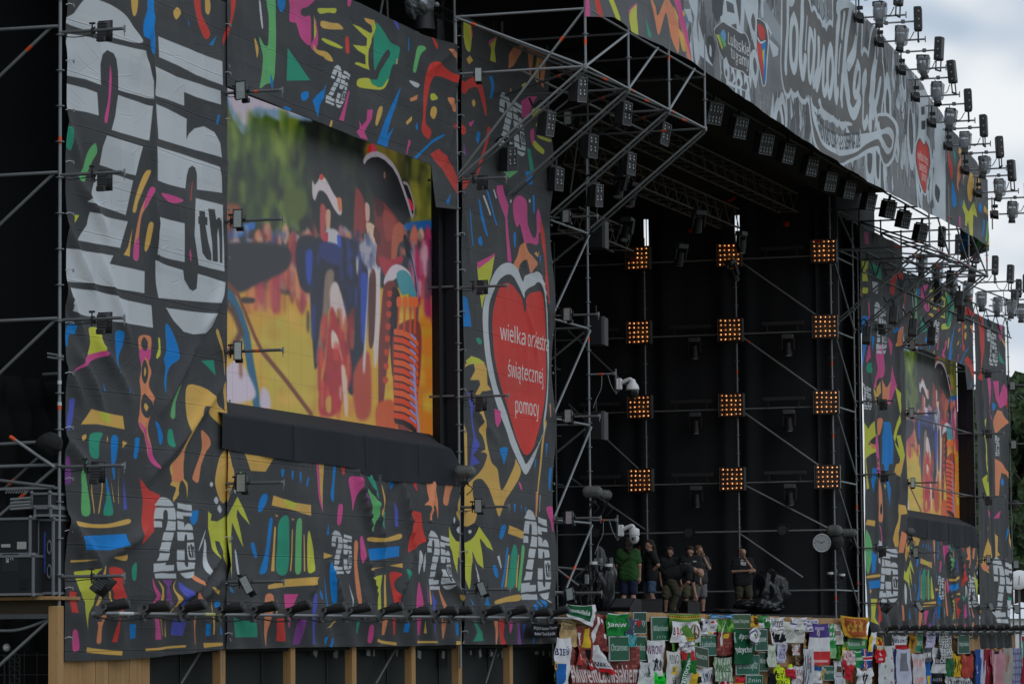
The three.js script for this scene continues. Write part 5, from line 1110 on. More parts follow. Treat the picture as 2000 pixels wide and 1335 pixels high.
// ---------------------------------------------------------------- amber lamp panels on the side scaffold of the stage
{
  const t = thing('scaffold_tower', 'dim scaffold grid with long diagonals carrying the amber lamp panels', 'scaffolding');
  const X = 92.5, zs = [0, -2.62, -5.19], D = mat('steel in the stage', lin(0.26, 0.27, 0.28), { roughness: 0.55, metalness: 0.3 });
  standard(t, X, 0, 0.3, 13.5, { m: D, tape: [8.95, 4.35, 2.7, 7.0] }); standard(t, X, zs[1], 2.3, 12.6, { m: D, tape: [8.8] }); standard(t, X, zs[2], 2.3, 12.6, { m: D }); standard(t, X, -7.76, 2.3, 12.6, { m: D });
  standard(t, 95.27, 0.0, 0.3, 13.2, { m: D, tape: [5.2, 3.1] });
  const ys = [12.03, 10.0, 7.97, 5.98];
  for (const y of ys) { bar(t, 'ledger', V(X, y - 0.12, 0), V(X, y - 0.12, -7.76), { m: D, r: 0.02 }); bar(t, 'ledger', V(X, y - 0.1, 0), V(95.27, y - 0.12, 0), { m: D }); }
  for (const y of [4.55, 2.95]) { bar(t, 'ledger', V(X, y, 0), V(X, y, -7.76), { m: D }); bar(t, 'ledger', V(X, y, 0), V(95.27, y, 0), { m: D }); }
  for (let i = 0; i < 4; i++) { const y = ys[i]; bar(t, 'brace', V(X + 0.05, y - 0.1, zs[1]), V(X + 0.05, (ys[i + 1] ?? 4.5) + 0.0, zs[0]), { m: D, tape: i === 1 ? [0.12] : [] }); if (i > 0) bar(t, 'brace', V(X + 0.05, y + 0.15, -7.4), V(X + 0.05, (ys[i + 1] ?? 4.5) + 0.1, zs[2]), { m: D }); bar(t, 'brace', V(95.2, y - 2, 0.05), V(X + 0.05, y - 0.1, 0.05), { m: D }); }
  bar(t, 'brace', V(X + 0.05, 4.5, zs[1]), V(X + 0.05, 3.3, -0.9), { m: D }); bar(t, 'brace', V(X, 4.5, 0.05), V(95.2, 2.4, 0.05), { m: D });
  // small batten lights between the panels, on the ledgers
  const batten = new THREE.Group(); batten.name = 'batten_light';
  mesh('casing', rbox(0.09, 0.1, 1.15, 0, 0.22, 0, 0.015), mat('batten grey', lin(0.035, 0.036, 0.038)), batten); for (const s of [-0.45, 0.4]) mesh('leg', rbox(0.05, 0.18, 0.07, 0, 0.09, s, 0.01), M.black, batten);
  let n = 0; ys.forEach((y, i) => [-1.33, -3.9, -6.5].forEach((z, j) => { if (!i && j) return; const o = n++ ? copyOf(batten) : (scene.add(batten), batten.name = numbered('batten_light'), batten); tag(o, 'dark batten light on the ' + ['upper', 'second', 'third', 'fourth'][i] + ' ledger, ' + ['right', 'middle', 'left'][j] + ' one of its row', 'stage light', 'batten lights on the side scaffold'); o.position.set(X - 0.02, y - 0.1, z); }));
  // moving heads hung under the ledgers
  const mh = new THREE.Group(); mh.name = 'moving_head';
  mesh('base', rbox(0.22, 0.12, 0.3, 0, -0.08, 0, 0.02), M.grey, mh); mesh('yoke', [rbox(0.1, 0.34, 0.05, 0, -0.28, 0.16, 0.01), rbox(0.1, 0.34, 0.05, 0, -0.28, -0.16, 0.01), rbox(0.08, 0.05, 0.34, 0, -0.14, 0, 0.01)], M.black, mh); mesh('lamp_head', new THREE.CylinderGeometry(0.1, 0.12, 0.34, 16).translate(0, -0.42, 0), M.black, mh); mesh('lens', new THREE.CylinderGeometry(0.09, 0.09, 0.01, 16).translate(0, -0.595, 0), M.glass, mh);
  n = 0; ys.slice(1).forEach((y, i) => [-1.2, -3.8].forEach((z, j) => { const o = n++ ? copyOf(mh) : (scene.add(mh), mh.name = numbered('moving_head'), mh); tag(o, 'dark moving head hung under the ' + ['second', 'third', 'fourth'][i] + ' ledger, ' + (j ? 'left' : 'right') + ' of the middle panel', 'stage light', 'moving heads on the side scaffold'); o.position.set(X, y - 0.16, z); }));
  // panel of twenty-five lamps
  const P = new THREE.Group(); P.name = 'blinder_light';
  mesh('frame', rbox(0.14, 0.66, 0.66, 0.08, 0, 0, 0.012), M.black, P); for (const s of [-1, 1]) mesh('side_plate', rbox(0.2, 0.62, 0.012, 0.1, 0, s * 0.34, 0.004), M.dullSteel, P);
  mesh('bracket', [rbox(0.06, 0.05, 0.5, 0.18, 0.1, 0, 0.01), rbox(0.06, 0.3, 0.05, 0.18, 0, 0, 0.01)], M.black, P);
  const dish = new THREE.SphereGeometry(0.043, 14, 8, 0, Math.PI * 2, 0, Math.PI * 0.5).rotateZ(-Math.PI / 2); dish.scale(0.55, 1, 1);
  const dishMat = mat('amber reflector', lin(0.42, 0.2, 0.09), { roughness: 0.3, metalness: 0.7, emissive: lin(1, 0.26, 0.05), emissiveIntensity: 0.055 });
  const bulbG = new THREE.SphereGeometry(0.019, 10, 8), bulbMat = mat('glowing filament bulb', lin(0.9, 0.6, 0.4), { emissive: lin(1, 0.42, 0.13), emissiveIntensity: 1.15, roughness: 0.3 });
  const vary = (m, k) => k.map((f, i) => { const q = m.clone(); q.name = m.name + ' ' + i; q.emissiveIntensity *= f; return q; }), dishMats = vary(dishMat, [0.5, 1, 1.6]), bulbMats = vary(bulbMat, [0.55, 1, 1.5]);
  for (let j = 0; j < 5; j++) for (let i = 0; i < 5; i++) { const l = new THREE.Mesh(dish, dishMats[Math.floor(rnd() * 3)]); l.name = 'lamp'; l.position.set(0.0, 0.25 - j * 0.125, -0.25 + i * 0.125); P.add(l); const b = new THREE.Mesh(bulbG, bulbMats[Math.floor(rnd() * 3)]); b.name = 'bulb'; b.position.set(-0.012, rr(-0.008, 0.008), 0.012 + rr(-0.006, 0.008)); l.rotation.set(0, rr(-0.15, 0.15), rr(-0.15, 0.15)); l.add(b); }
  n = 0; const colN = ['near the front edge', 'in the middle', 'farthest into the stage'], rowN = ['top', 'second', 'third', 'bottom'];
  [0, 1, 2].forEach((c) => ys.forEach((y, r) => {
    const o = n++ ? copyOf(P) : (scene.add(P), P.name = numbered('blinder_light'), P);
    tag(o, 'square panel of amber lamps, ' + rowN[r] + ' in the column ' + colN[c], 'lamp panel', 'amber lamp panels on the side scaffold');
    for (const l of o.children) if (l.name === 'lamp') { l.material = dishMats[Math.floor(rnd() * 3)]; if (l.children[0]) { l.children[0].material = bulbMats[Math.floor(rnd() * 3)]; l.children[0].position.z = 0.012 + rr(-0.008, 0.01); } }
    o.position.set(X - 0.22, y - [0.02, 0.02, 0.0][c], zs[c] - 0.13); o.rotation.y = [0.12, 0, -0.06][c];
    if (c === 2 && r === 0) { const bad = o.children.filter((k) => k.name === 'lamp').filter((k) => k.position.y > -0.05 && k.position.z < -0.1); bad.forEach((k) => o.remove(k)); }
    const pl = new THREE.PointLight(new THREE.Color(1, 0.45, 0.15), 0.08, 12); pl.position.set(X - 0.6, y, zs[c] - 0.13); pl.castShadow = true; scene.add(pl);
  }));
  // red slings hanging from the roof
  const redM = mat('red sling', lin(0.5, 0.008, 0.012), { roughness: 0.7 });
  const sl = (label, ...pts) => solo('sling', wire(pts.map(([x, y]) => onX(x, y, 91.6)), 0.035, 16, 6), redM, label, 'sling', 'red slings hanging under the stage roof');
  sl('red sling drooping left of the top far amber panel', [1233, 503], [1236, 508], [1243, 509], [1248, 506]); sl('red sling curled at the top middle amber panel', [1414, 482], [1420, 485], [1427, 482], [1430, 476]);
  sl('short red sling at the top of the front amber panel', [1592, 469], [1594, 472], [1602, 471]); sl('thin red sling high under the roof at left', [1223, 405], [1230, 404], [1239, 400]); sl('thin red sling high under the roof in the middle', [1421, 393], [1430, 389], [1437, 384]);
  for (const [x, y, w] of [[1349, 449, 'left'], [1536, 437, 'right']]) { const p = onX(x, y, 91.4); solo('sling', new THREE.SphereGeometry(0.075, 10, 8).scale(0.6, 1, 1.1).translate(p.x, p.y, p.z), redM, 'bundled red sling hanging under the roof, ' + w + ' one', 'sling', 'red slings hanging under the stage roof'); }
}
// ---------------------------------------------------------------- box trusses and lamps under the roof
{
  const lattice = (label, p, q, m, s = 0.5) => {
    const t = thing('box_truss', label, 'truss'), d = q.clone().sub(p), n = Math.round(d.length() / 0.5);
    const off = [[s / 2, s / 2], [s / 2, -s / 2], [-s / 2, s / 2], [-s / 2, -s / 2]];
    for (const [y, z] of off) mesh('chord', tube(p.clone().add(V(0, y, z)), q.clone().add(V(0, y, z)), 0.026, 8), m, t);
    const g = []; for (let i = 0; i < n; i++) { const a = p.clone().addScaledVector(d, i / n), b = p.clone().addScaledVector(d, (i + 1) / n), k = i % 2 ? 1 : -1; for (const z of [-s / 2, s / 2]) g.push(tube(a.clone().add(V(0, k * s / 2, z)), b.clone().add(V(0, -k * s / 2, z)), 0.014, 5)); for (const y of [-s / 2, s / 2]) g.push(tube(a.clone().add(V(0, y, k * s / 2)), b.clone().add(V(0, y, -k * s / 2)), 0.014, 5)); }
    const l = mesh('lacing', g, m, t); l.userData.kind = 'stuff'; return t;
  };
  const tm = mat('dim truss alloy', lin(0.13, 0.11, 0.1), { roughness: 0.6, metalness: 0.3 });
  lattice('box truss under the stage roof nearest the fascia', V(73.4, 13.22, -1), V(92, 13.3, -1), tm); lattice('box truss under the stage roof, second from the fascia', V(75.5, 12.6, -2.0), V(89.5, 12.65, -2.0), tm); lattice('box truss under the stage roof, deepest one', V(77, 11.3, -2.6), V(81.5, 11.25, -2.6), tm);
  // panels of square lamp cells
  const cellM = mat('silvered lamp cell', lin(0.4, 0.42, 0.44), { roughness: 0.3, metalness: 0.4 });
  const panel = (cols, rows, w, h, foot) => {
    const P = new THREE.Group(); P.name = 'blinder_light';
    mesh('housing', rbox(w, h + foot, 0.2, 0, 0, -0.1, 0.015), M.black, P);
    mesh('rim', [box(w, 0.012, 0.02, 0, (h + foot) / 2, 0.008), box(w, 0.012, 0.02, 0, -(h + foot) / 2, 0.008), box(0.012, h + foot, 0.02, w / 2, 0, 0.008), box(0.012, h + foot, 0.02, -w / 2, 0, 0.008)], mat('panel rim', lin(0.16, 0.17, 0.18), { roughness: 0.5 }), P);
    if (foot) mesh('control_plate', box(w - 0.02, foot - 0.01, 0.012, 0, -h / 2, 0.006), mat('control plate', lin(0.05, 0.052, 0.055)), P);
    for (let r = 0; r < 2; r++) for (let c = 0; c < cols; c++) { const cw = w / cols; mesh('lamp_cell', [rbox(cw * 0.3, h * 0.1, 0.02, -w / 2 + cw * (c + 0.5), foot / 2 + h * (r ? -0.36 : 0.14) , 0.008, 0.004, 1), rbox(cw * 0.2, h * 0.12, 0.02, -w / 2 + cw * (c + 0.45), foot / 2 + h * (r ? -0.18 : 0.32), 0.006, 0.004, 1)], cellM, P); }
    mesh('cell_divider', box(w - 0.03, h * 0.05, 0.02, 0, foot / 2, 0.008), M.black, P);
    mesh('yoke', [box(w + 0.1, 0.03, 0.04, 0, 0.245, -0.1), box(0.04, 0.3, 0.02, w / 2 + 0.03, 0.1, -0.1), box(0.04, 0.3, 0.02, -w / 2 - 0.03, 0.1, -0.1), box(w + 0.1, 0.03, 0.04, 0, 0.26, -0.1), rbox(0.06, 0.14, 0.06, 0, 0.34, -0.1, 0.01)], M.black, P);
    return P;
  };
  const A = panel(4, 2, 0.46, 0.45, 0.0), B = panel(2, 2, 0.36, 0.35, 0.1); let na = 0, nb = 0;
  const nth = ['first', 'second', 'third', 'fourth', 'fifth', 'sixth', 'seventh', 'eighth', 'ninth', 'tenth', 'eleventh', 'twelfth', 'thirteenth', 'fourteenth'];
  const row = [[1397, 222], [1447, 250], [1497, 282], [1541, 300], [1587, 325], [1623, 355], [1660, 370], [1702, 395], [1740, 410], [1770, 430], [1803, 455]];
  const bp = thing('lamp_pipe', 'pipe under the fascia carrying the row of lamp panels', 'pipe'); bar(bp, 'pipe', V(70, 13.3, 1.9), V(96.5, 13.3, 1.9), { m: M.dullSteel });
  row.forEach(([x, y], i) => { const o = na++ ? copyOf(A) : (scene.add(A), A.name = numbered('blinder_light'), A); tag(o, 'lamp panel with two rows of cells under the fascia, ' + nth[i] + ' from the left', 'lamp panel', 'lamp panels in a row under the roof fascia'); o.position.copy(onZ(x, y, 2.0)); o.rotation.set(0.25, -0.34 + rr(-0.06, 0.06), 0, 'YXZ'); });
  const hung = [[1137, 175, 2.3, 61.9], [1075, 242, 1.3, 62], [1225, 222, 1.7, 64.7], [1158, 286, 1.0, 65], [1300, 262, 1.6, 67.7], [1233, 320, 0.9, 68], [1170, 382, 0.5, 68.3], [1092, 350, 0.3, 65.2], [1000, 311, 0.35, 62]];
  hung.forEach(([x, y, z, X], i) => { const o = nb++ ? copyOf(B) : (scene.add(B), B.name = numbered('blinder_light'), B); tag(o, 'narrow lamp panel on the near roof lattice, ' + ['uppermost one', 'before the portal edge', 'high on the second brace', 'midway on the second brace', 'high on the third brace', 'midway on the third brace', 'lowest on the third brace', 'lower one by the portal edge', 'over the heart banner'][i], 'lamp panel', 'lamp panels clamped to the roof lattice'); o.position.copy(onZ(x, y, z)); o.rotation.set(0.12 + rr(-0.05, 0.05), -0.12 + rr(-0.1, 0.1), [0.12, 0.06, 0.02, 0.02, -0.08, 0, 0.1, 0.05, 0.16][i], 'YXZ');
    mesh('cable_bundle', wire([V(0, 0.3, -0.1), V(-0.1, 0.42, -0.2), V(-0.18, 0.3, -0.3), V(-0.2, 0.45, -0.4)], 0.02, 14, 6), M.cable, o); });
  // far lattice carries the same panels seen edge on
  [[1700, 655], [1752, 616], [1790, 640], [1826, 655], [1884, 612], [1880, 585], [1838, 575], [1862, 545], [1905, 535]].forEach(([x, y], i) => { const o = copyOf(B); tag(o, 'dark lamp panel in front of the far wing, ' + nth[i] + ' of those on the far lattice', 'lamp panel', 'lamp panels clamped to the far roof lattice'); o.position.copy(onZ(x, y, 1.0 + (i % 3) * 0.5)); o.rotation.set(0.1, 0.25, -0.12, 'YXZ'); });
  // dark moving heads hanging from the box trusses
  const mh = scene.children.find((c) => c.name === 'moving_head');
  [[78, -1.3], [80.6, -2.2], [83.5, -1.2], [86.2, -2.4], [88.4, -1.4], [90.6, -2.3], [76.4, -1.1]].forEach(([x, z], i) => { const o = copyOf(mh); tag(o, 'dark moving head hanging from the roof box trusses, ' + nth[i] + ' from the left', 'stage light', 'moving heads under the roof trusses'); o.position.set(x, 12.2 - (i % 2) * 0.5, z); o.rotation.set(0, rr(0, 3), rr(-0.4, 0.4)); });
}
// ---------------------------------------------------------------- lamps along the top of the fascia, against the sky
{
  const plastic = new THREE.MeshPhysicalMaterial({ color: lin(0.6, 0.63, 0.66), roughness: 0.2, transmission: 0.75, thickness: 0, side: THREE.DoubleSide }); plastic.name = 'clear plastic bag';
  function bag(k) {
    const g = new THREE.SphereGeometry(1, 40, 30), p = g.attributes.position;
    for (let i = 0; i < p.count; i++) { const x = p.getX(i), y = p.getY(i), z = p.getZ(i), q = Math.pow(Math.abs(y), 0.5) * Math.sign(y), s = Math.pow(Math.max(0, 1 - Math.abs(y) ** 4), 0.4), l = Math.hypot(x, z) || 1; const r = (0.2 + 0.03 * y) * s * (1 + 0.14 * fbm(x * 3 + k, y * 3, z * 3, 3) + 0.05 * Math.sin(Math.atan2(z, x) * 9 + k + y * 2)) + 0.008 * noise(x * 14, y * 14 + k, z * 14); p.setXYZ(i, x / l * r, q * 0.33, z / l * r); }
    g.computeVertexNormals(); return g;
  }
  const spots = [[1672, -2], [1712, 46], [1755, 102], [1783, 155], [1815, 206], [1847, 252], [1880, 300], [1905, 345], [1938, 388]];
  const nth = ['first', 'second', 'third', 'fourth', 'fifth', 'sixth', 'seventh', 'eighth', 'lowest'];
  spots.forEach(([x, y], i) => {
    const b = onZ(x, y, 2.65), px = 6916 / (b.clone().sub(CAM.pos).dot(FWD));
    const t = thing('roof_pipe', 'steel stub pipe over the fascia edge, ' + nth[i] + ' down the slope', 'pipe', 'stub pipes along the top of the fascia', b);
    bar(t, 'pipe', V(0, 0, -0.3), V(0, 0, 1.0)); bar(t, 'lower_pipe', V(0.1, -0.45, 0.2), V(0.1, -0.45, 1.22)); mesh('end_plate', rbox(0.03, 0.16, 0.03, 0.1, -0.45, 1.22, 0.01), M.steel, t); mesh('clamp', [rbox(0.08, 0.1, 0.1, 0, 0, 0.25, 0.02), rbox(0.08, 0.1, 0.1, 0, 0.01, 0.68, 0.02)], M.dullSteel, t); bar(t, 'post', V(0, -0.9, 0.0), V(0, 0.05, 0.0), { r: 0.02 });
    const fl = floodlight(b.x, b.y - 0.42, { front: false, z: 0.12, w: 0.24, h: 0.26, noArm: true, noCable: false, twist: 0.15, tilt: -0.5, yaw: 0.5 }, 'black floodlight hanging by the fascia top, ' + nth[i] + ' down the slope', 'floodlights along the top of the fascia'); fl.position.z = b.z - 0.05; mesh('hanger', [tube(V(0, 0.1, 0.12), V(0, 0.42, 0.12), 0.02, 8), rbox(0.05, 0.1, 0.2, 0.02, 0.2, 0.12, 0.02)], M.black, fl);
    const m = thing('moving_head', 'moving head lamp wrapped in a clear plastic bag, ' + nth[i] + ' down the fascia slope', 'stage light', 'bagged moving heads along the top of the fascia', V(b.x, b.y - 0.36, b.z + 0.6));
    mesh('base', rbox(0.3, 0.16, 0.34, 0, 0.24, 0, 0.03), M.black, m); mesh('yoke', [rbox(0.1, 0.36, 0.05, 0, 0.02, 0.15, 0.02), rbox(0.1, 0.36, 0.05, 0, 0.02, -0.15, 0.02), rbox(0.09, 0.06, 0.34, 0, 0.17, 0, 0.02)], M.black, m); const hd = mesh('lamp_head', new THREE.CylinderGeometry(0.13, 0.11, 0.44, 18), M.grey, m); hd.position.set(0, -0.16, 0); hd.rotation.set(rr(-0.3, 0.3), 0, rr(-0.3, 0.3)); mesh('lens_hood', new THREE.CylinderGeometry(0.12, 0.13, 0.1, 18, 1, true).translate(0, -0.25, 0), M.black, hd);
    const bg = mesh('plastic_bag', bag(i * 3.1), plastic, m); bg.position.set(0.02, 0, 0.02); m.rotation.set(rr(-0.12, 0.12), rr(-0.5, 0.5), rr(-0.14, 0.14)); m.position.z += rr(-0.12, 0.1); bg.rotation.y = i; bg.scale.set(1.0, 0.92, 1.05); m.scale.setScalar(0.82);
    const s = thing('strobe', 'upright black strobe lamp at the pipe end, ' + nth[i] + ' down the fascia slope', 'stage light', 'upright strobes along the top of the fascia', V(b.x, b.y - 0.05 + rr(-0.06, 0.08), b.z + 1.06)); s.rotation.set(rr(-0.08, 0.08), rr(-0.3, 0.5), rr(-0.06, 0.06));
    mesh('casing', rbox(0.24, 0.62, 0.2, 0, 0.12, 0, 0.04, 3), M.black, s); mesh('face', rbox(0.15, 0.5, 0.02, 0, 0.12, 0.1, 0.01), M.grey, s); mesh('face_screw', [0.3, 0.1, -0.08].map((yy) => new THREE.CylinderGeometry(0.025, 0.025, 0.012, 10).rotateZ(Math.PI / 2).translate(-0.125, yy, 0.03)), M.midGrey, s).userData.kind = 'stuff'; mesh('yoke', [box(0.02, 0.3, 0.03, 0.13, -0.3, 0), box(0.02, 0.3, 0.03, -0.13, -0.3, 0), rbox(0.28, 0.04, 0.05, 0, -0.44, 0, 0.01)], M.black, s);
    mesh('cable', wire([V(0, -0.2, -0.1), V(0.05, -0.4, -0.25), V(0.05, -0.3, -0.45), V(0, 0.0, -0.5)], 0.012, 14, 5), M.cable, s);
  });
  // the same lamps over the far wing
  const src = scene.children.filter((c) => /^(strobe|moving_head)/.test(c.name) && /fascia slope/.test(c.userData.label || ''));
  const far = [[1800, 516], [1830, 535], [1862, 552], [1890, 565], [1918, 585], [1948, 596], [1975, 600], [1995, 608]];
  const st0 = src.find((c) => c.name.startsWith('strobe')), mv0 = src.find((c) => c.name.startsWith('moving_head'));
  const pipe = thing('roof_pipe', 'steel pipe along the top of the far wing carrying bagged lamps', 'pipe'); const pa = onZ(1745, 500, 0.6), pb = onZ(2010, 600, 0.6); bar(pipe, 'pipe', pa, pb, { m: M.dullSteel });
  far.forEach(([x, y], i) => {
    const p = onZ(x, y, 0.8), o = copyOf(mv0); tag(o, 'moving head wrapped in plastic over the far wing, ' + nth[i] + ' from the left', 'stage light', 'bagged moving heads over the far wing'); o.position.copy(p); o.rotation.y = rr(0, 6);
    const q = onZ([1840, 1872, 1907, 1944, 1974, 1990, 1982, 2004][i], [470, 485, 502, 525, 542, 570, 590, 560][i], 0.9), s = copyOf(st0); tag(s, 'upright black strobe over the far wing, ' + nth[i] + ' from the left', 'stage light', 'upright strobes over the far wing'); s.position.copy(q); s.rotation.y = rr(-0.3, 0.3);
    bar(pipe, 'cross_pipe', V(q.x, q.y - 0.42, q.z - 1.0), V(q.x, q.y - 0.42, q.z + 0.7), { m: M.dullSteel }); bar(pipe, 'post', V(p.x, p.y + 0.2, 0.6), V(q.x, q.y - 0.42, 0.6), { m: M.dullSteel, r: 0.018 });
  });
}
// ---------------------------------------------------------------- the far wing: the same sheets and screen, farther along
{
  // the outer two sheets of this wing carry a different part of the print
  const FW = sheet(95.6, 1.1, 120, 13.2, 2048, 1024), fg = FW.g, mk = (q) => mark(fg, 0, 0, 1, q);
  fg.fillStyle = PAL.dark; fg.fillRect(95, 1, 26, 13);
  draw(fg, `
pink~ 390 -20 415 -20 430 200 420 380 385 480 400 250
blue~ 350 100 395 100 390 300 355 520 330 540 360 350
pink~ 490 330 530 340 550 500 540 600 500 620 480 700 450 680 490 560 470 420
teal~ 400 480 440 520 440 560 400 570 385 530
blue 440 240 460 260 450 390
pink 570 255 620 320 600 430 580 330
lime~ 680 265 690 300 650 340 650 310
lime 360 990 400 1060 440 960 430 850 450 680 445 1100 400 1190 480 1220 360 1335
gold 440 680 480 760 510 640 520 740 470 850
orange 525 620 560 700 610 620 620 770 580 850 530 800
pink 610 500 650 680 600 840 570 840 600 650
lime 640 680 680 800 620 1130 640 1200 690 1335 660 1335 630 1180 660 980
blue 545 990 595 1000 620 1200 615 1360 540 1360
orange~ 510 970 540 980 525 1100 505 1095
pink 470 1190 500 1300 520 1340 470 1340
orange 660 180 720 160 700 330 650 340
blue 620 200 690 160 640 230
red 1355 60 1410 60 1420 200 1425 350 1380 640 1360 620 1390 400 1370 200
blue 1425 -40 1445 -40 1440 180
green 1480 -20 1500 100 1490 200
pink 1550 60 1580 100 1560 300 1540 250
lime 1580 140 1630 150 1600 170
lime 1580 200 1628 215 1590 230
gold~ 1560 260 1600 330 1630 360 1590 350
teal 1540 370 1590 500 1550 470
pink 1440 620 1470 560 1480 700 1460 900 1490 1000 1470 960
pink 1500 640 1540 640 1550 780 1590 660 1640 800 1600 850 1560 880 1520 800
orange 1490 1000 1530 890 1570 900 1610 1000 1580 1040 1520 1100
red 1600 820 1640 900 1650 1200 1620 1000
blue~ 1490 830 1515 840 1510 890 1490 890
lime 1395 1000 1440 960 1410 1110 1440 1335 1415 1200`, PAL, 1600, 600, 4.45);
  draw(fg, `
lime 370 0 440 0 400 80 375 130 410 460 385 470
orange 410 60 465 100 430 120
pink~ 465 0 505 30 520 200 520 340 480 330 470 150
black~ 490 190 505 230 500 280 484 250
gold~ 490 220 498 240 494 260 486 240
blue 540 0 615 0 600 200 580 360 610 460 600 620 575 480 545 200
lime 640 0 690 0 720 170 700 330 660 370 630 320 660 200
gold 640 250 715 200 700 330 660 370 630 320
blue 430 280 450 290 440 500 425 400
orange~ 500 380 530 500 545 620 535 740 500 740 500 600
black~ 518 590 530 640 518 690 508 640
lime 550 420 565 430 560 470
gold 660 590 715 610 720 680 690 690 680 800 640 1000 625 900 650 740
orange 690 830 710 860 690 1020 665 1020
gold 400 730 455 740 455 790 385 775
pink 500 760 555 900 540 945 515 830
green~ 395 820 440 980 410 1200 385 1100
blue 430 1000 470 1040 460 1180 435 1200
gold~ 400 1220 500 1205 500 1225 405 1240
blue 410 1265 500 1255 500 1320 410 1335
pink 365 1200 380 1210 375 1330
gold 740 930 760 1000 740 1100 720 1000
lime 1395 0 1420 0 1450 100 1440 250 1470 330 1475 560 1430 590 1395 380 1430 300
black~ 1450 290 1462 360 1448 410 1438 350
orange 1505 200 1580 240 1610 330 1640 400 1620 450 1600 340 1570 320 1550 400 1545 540 1520 520
blue~ 1575 370 1590 400 1578 440 1562 410
green 1640 210 1670 240 1665 380 1650 390
gold 1610 400 1640 390 1630 560 1660 790 1650 1050 1640 920 1615 700
pink 1450 640 1470 680 1460 720
pink 1560 650 1550 720 1505 720
gold 1430 700 1450 800 1450 900 1480 970 1490 1060 1430 1100 1450 1200 1400 1130 1425 980 1440 870
gold 1520 850 1545 880 1540 1000 1560 1040 1520 1060
blue 1490 840 1500 860 1480 920
blue 1600 800 1606 820 1595 930
pink 1670 1000 1690 1100 1670 1200`, PAL, 1600, 850, 4.45);
  draw(fg, `
lime 1030 20 1060 70 1090 0 1115 20 1110 120 1090 200 1100 290 1070 150 1035 110
white~ 1050 160 1062 200 1058 310 1048 300
lime 780 275 835 275 815 420 840 480 790 450
red 830 270 860 350 880 450 840 480 850 380
gold 770 200 790 210 775 240
orange 1020 320 1035 330 1050 450 1035 440
blue 1085 340 1110 380 1095 420 1070 440
blue 1740 300 1760 340 1740 350
white~ 1735 370 1790 400 1800 410 1760 405
pink 1925 30 1935 60 1930 130 1922 90
orange~ 1650 0 1700 20 1690 60 1660 40
teal 1840 250 1870 280 1880 330 1850 300`, PAL, 1500, 1100, 4);
  draw(fg, `
blue 310 430 390 440 370 520 320 560
lime 470 560 550 570 545 640 500 720 470 700
pink 370 680 410 680 420 790 380 780
white 440 600 465 610 460 680 436 670
lime 350 930 410 930 400 1000 370 1010 400 1110 355 1110
teal~ 420 950 510 1000 520 1100 460 1060
red 600 1050 700 1030 712 1100 690 1080 640 1090 625 1240 600 1200
blue 712 1020 735 1025 730 1160 712 1150
orange 320 1150 345 1160 350 1240 322 1230
white 440 1110 485 1120 480 1220 445 1200
lime 360 1160 400 1170 390 1220 355 1210
pink 350 -200 400 -190 410 100 370 90
green 480 100 520 110 530 300 490 280
gold 560 120 640 60 650 180 590 260
blue 600 400 650 380 640 520 610 540`, PAL, 1600, 300, 4.45);
  mk([[1677, 745], [1692, 755], [1694, 800], [1680, 797]]); mk([[1705, 1056], [1745, 1062], [1747, 1175], [1711, 1174]]); mk([[1702, 590], [1725, 596], [1727, 690], [1706, 688]]);
  mk([[1924, 640], [1941, 648], [1946, 715], [1928, 710]]); mk([[1940, 850], [1949, 852], [1949, 890], [1940, 889]]); mk([[1937, 1089], [1972, 1092], [1975, 1215], [1943, 1213]]);
  const fm = new THREE.MeshPhysicalMaterial({ specularIntensity: 0.25, map: FW.tex(), color: lin(0.88, 0.88, 0.88), roughness: 0.62, side: THREE.DoubleSide }); fm.name = 'printed mesh cloth of the far wing';
  const say = ['tall dark banner with a 25th print hanging just right of the stage opening', 'dark banner above the far video screen, partly behind the roof lattice', 'dark banner with 25th marks below the far video screen', 'tall dark banner at the far right end of the stage front'];
  scene.children.filter((c) => c.name.startsWith('printed_banner')).slice(0, 4).forEach((c, i) => {
    if (i === 0 || i === 3) {
      const a = i ? 112.98 : 95.95, b = i ? 119.5 : 101.75, ff = folds([[a + 0.5, 12, a + 1.6, 3, 0.08, 0.25], [b - 0.8, 11, b - 2, 2, 0.08, 0.25], [a + 2, 9, a + 3.2, 1.5, -0.07, 0.3], [b - 0.2, 6, b - 2, 1.4, 0.1, 0.3]], 0.05);
      solo('printed_banner', cloth(a, b, () => 1.3, () => (i ? 12.1 : 13.1), 70, 130, (X, Y) => ff(X, Y) + 0.05 + (Y < 2.4 ? 0.12 * smooth(2.4, 1.7, Y) * Math.sin(X * 4.3 + Y * 2) : 0) + (i ? -0.25 * smooth(1.2, 0, b - X) : 0), FW.uv), fm, say[i], 'banner'); return;
    }
    const o = copyOf(c, say[i]); o.position.x += DX;});
  const s = copyOf(scene.children.find((c) => c.name === 'video_screen'), 'lit video screen on the far wing, much narrowed by perspective'); s.position.x += DX;
  const d = copyOf(scene.children.find((c) => c.name === 'black_drape'), 'black cloth masking the right side and ledge of the far video screen'); d.position.x += DX;
  const t = thing('scaffold_tower', 'scaffold poles of the far wing showing in the bright slit beside its screen', 'scaffolding');
  const D = M.dullSteel;
  for (const [X, z] of [[95.88, 0], [101.75, -0.05], [112.86, 0], [112.86, -0.73], [119.5, 0], [119.5, -2.5], [101.75, -2.5]]) standard(t, X, z, 0, 12.4, { m: D, tape: X === 112.86 && !z ? [4.9] : [] });
  for (const y of POLE_Y) { bar(t, 'ledger', V(112.86, y, 0), V(112.86, y, -2.5), { m: D }); bar(t, 'ledger', V(119.5, y, 0), V(119.5, y, -2.5), { m: D }); bar(t, 'ledger', V(95.88, y, -0.1), V(119.5, y, -0.1), { m: D }); }
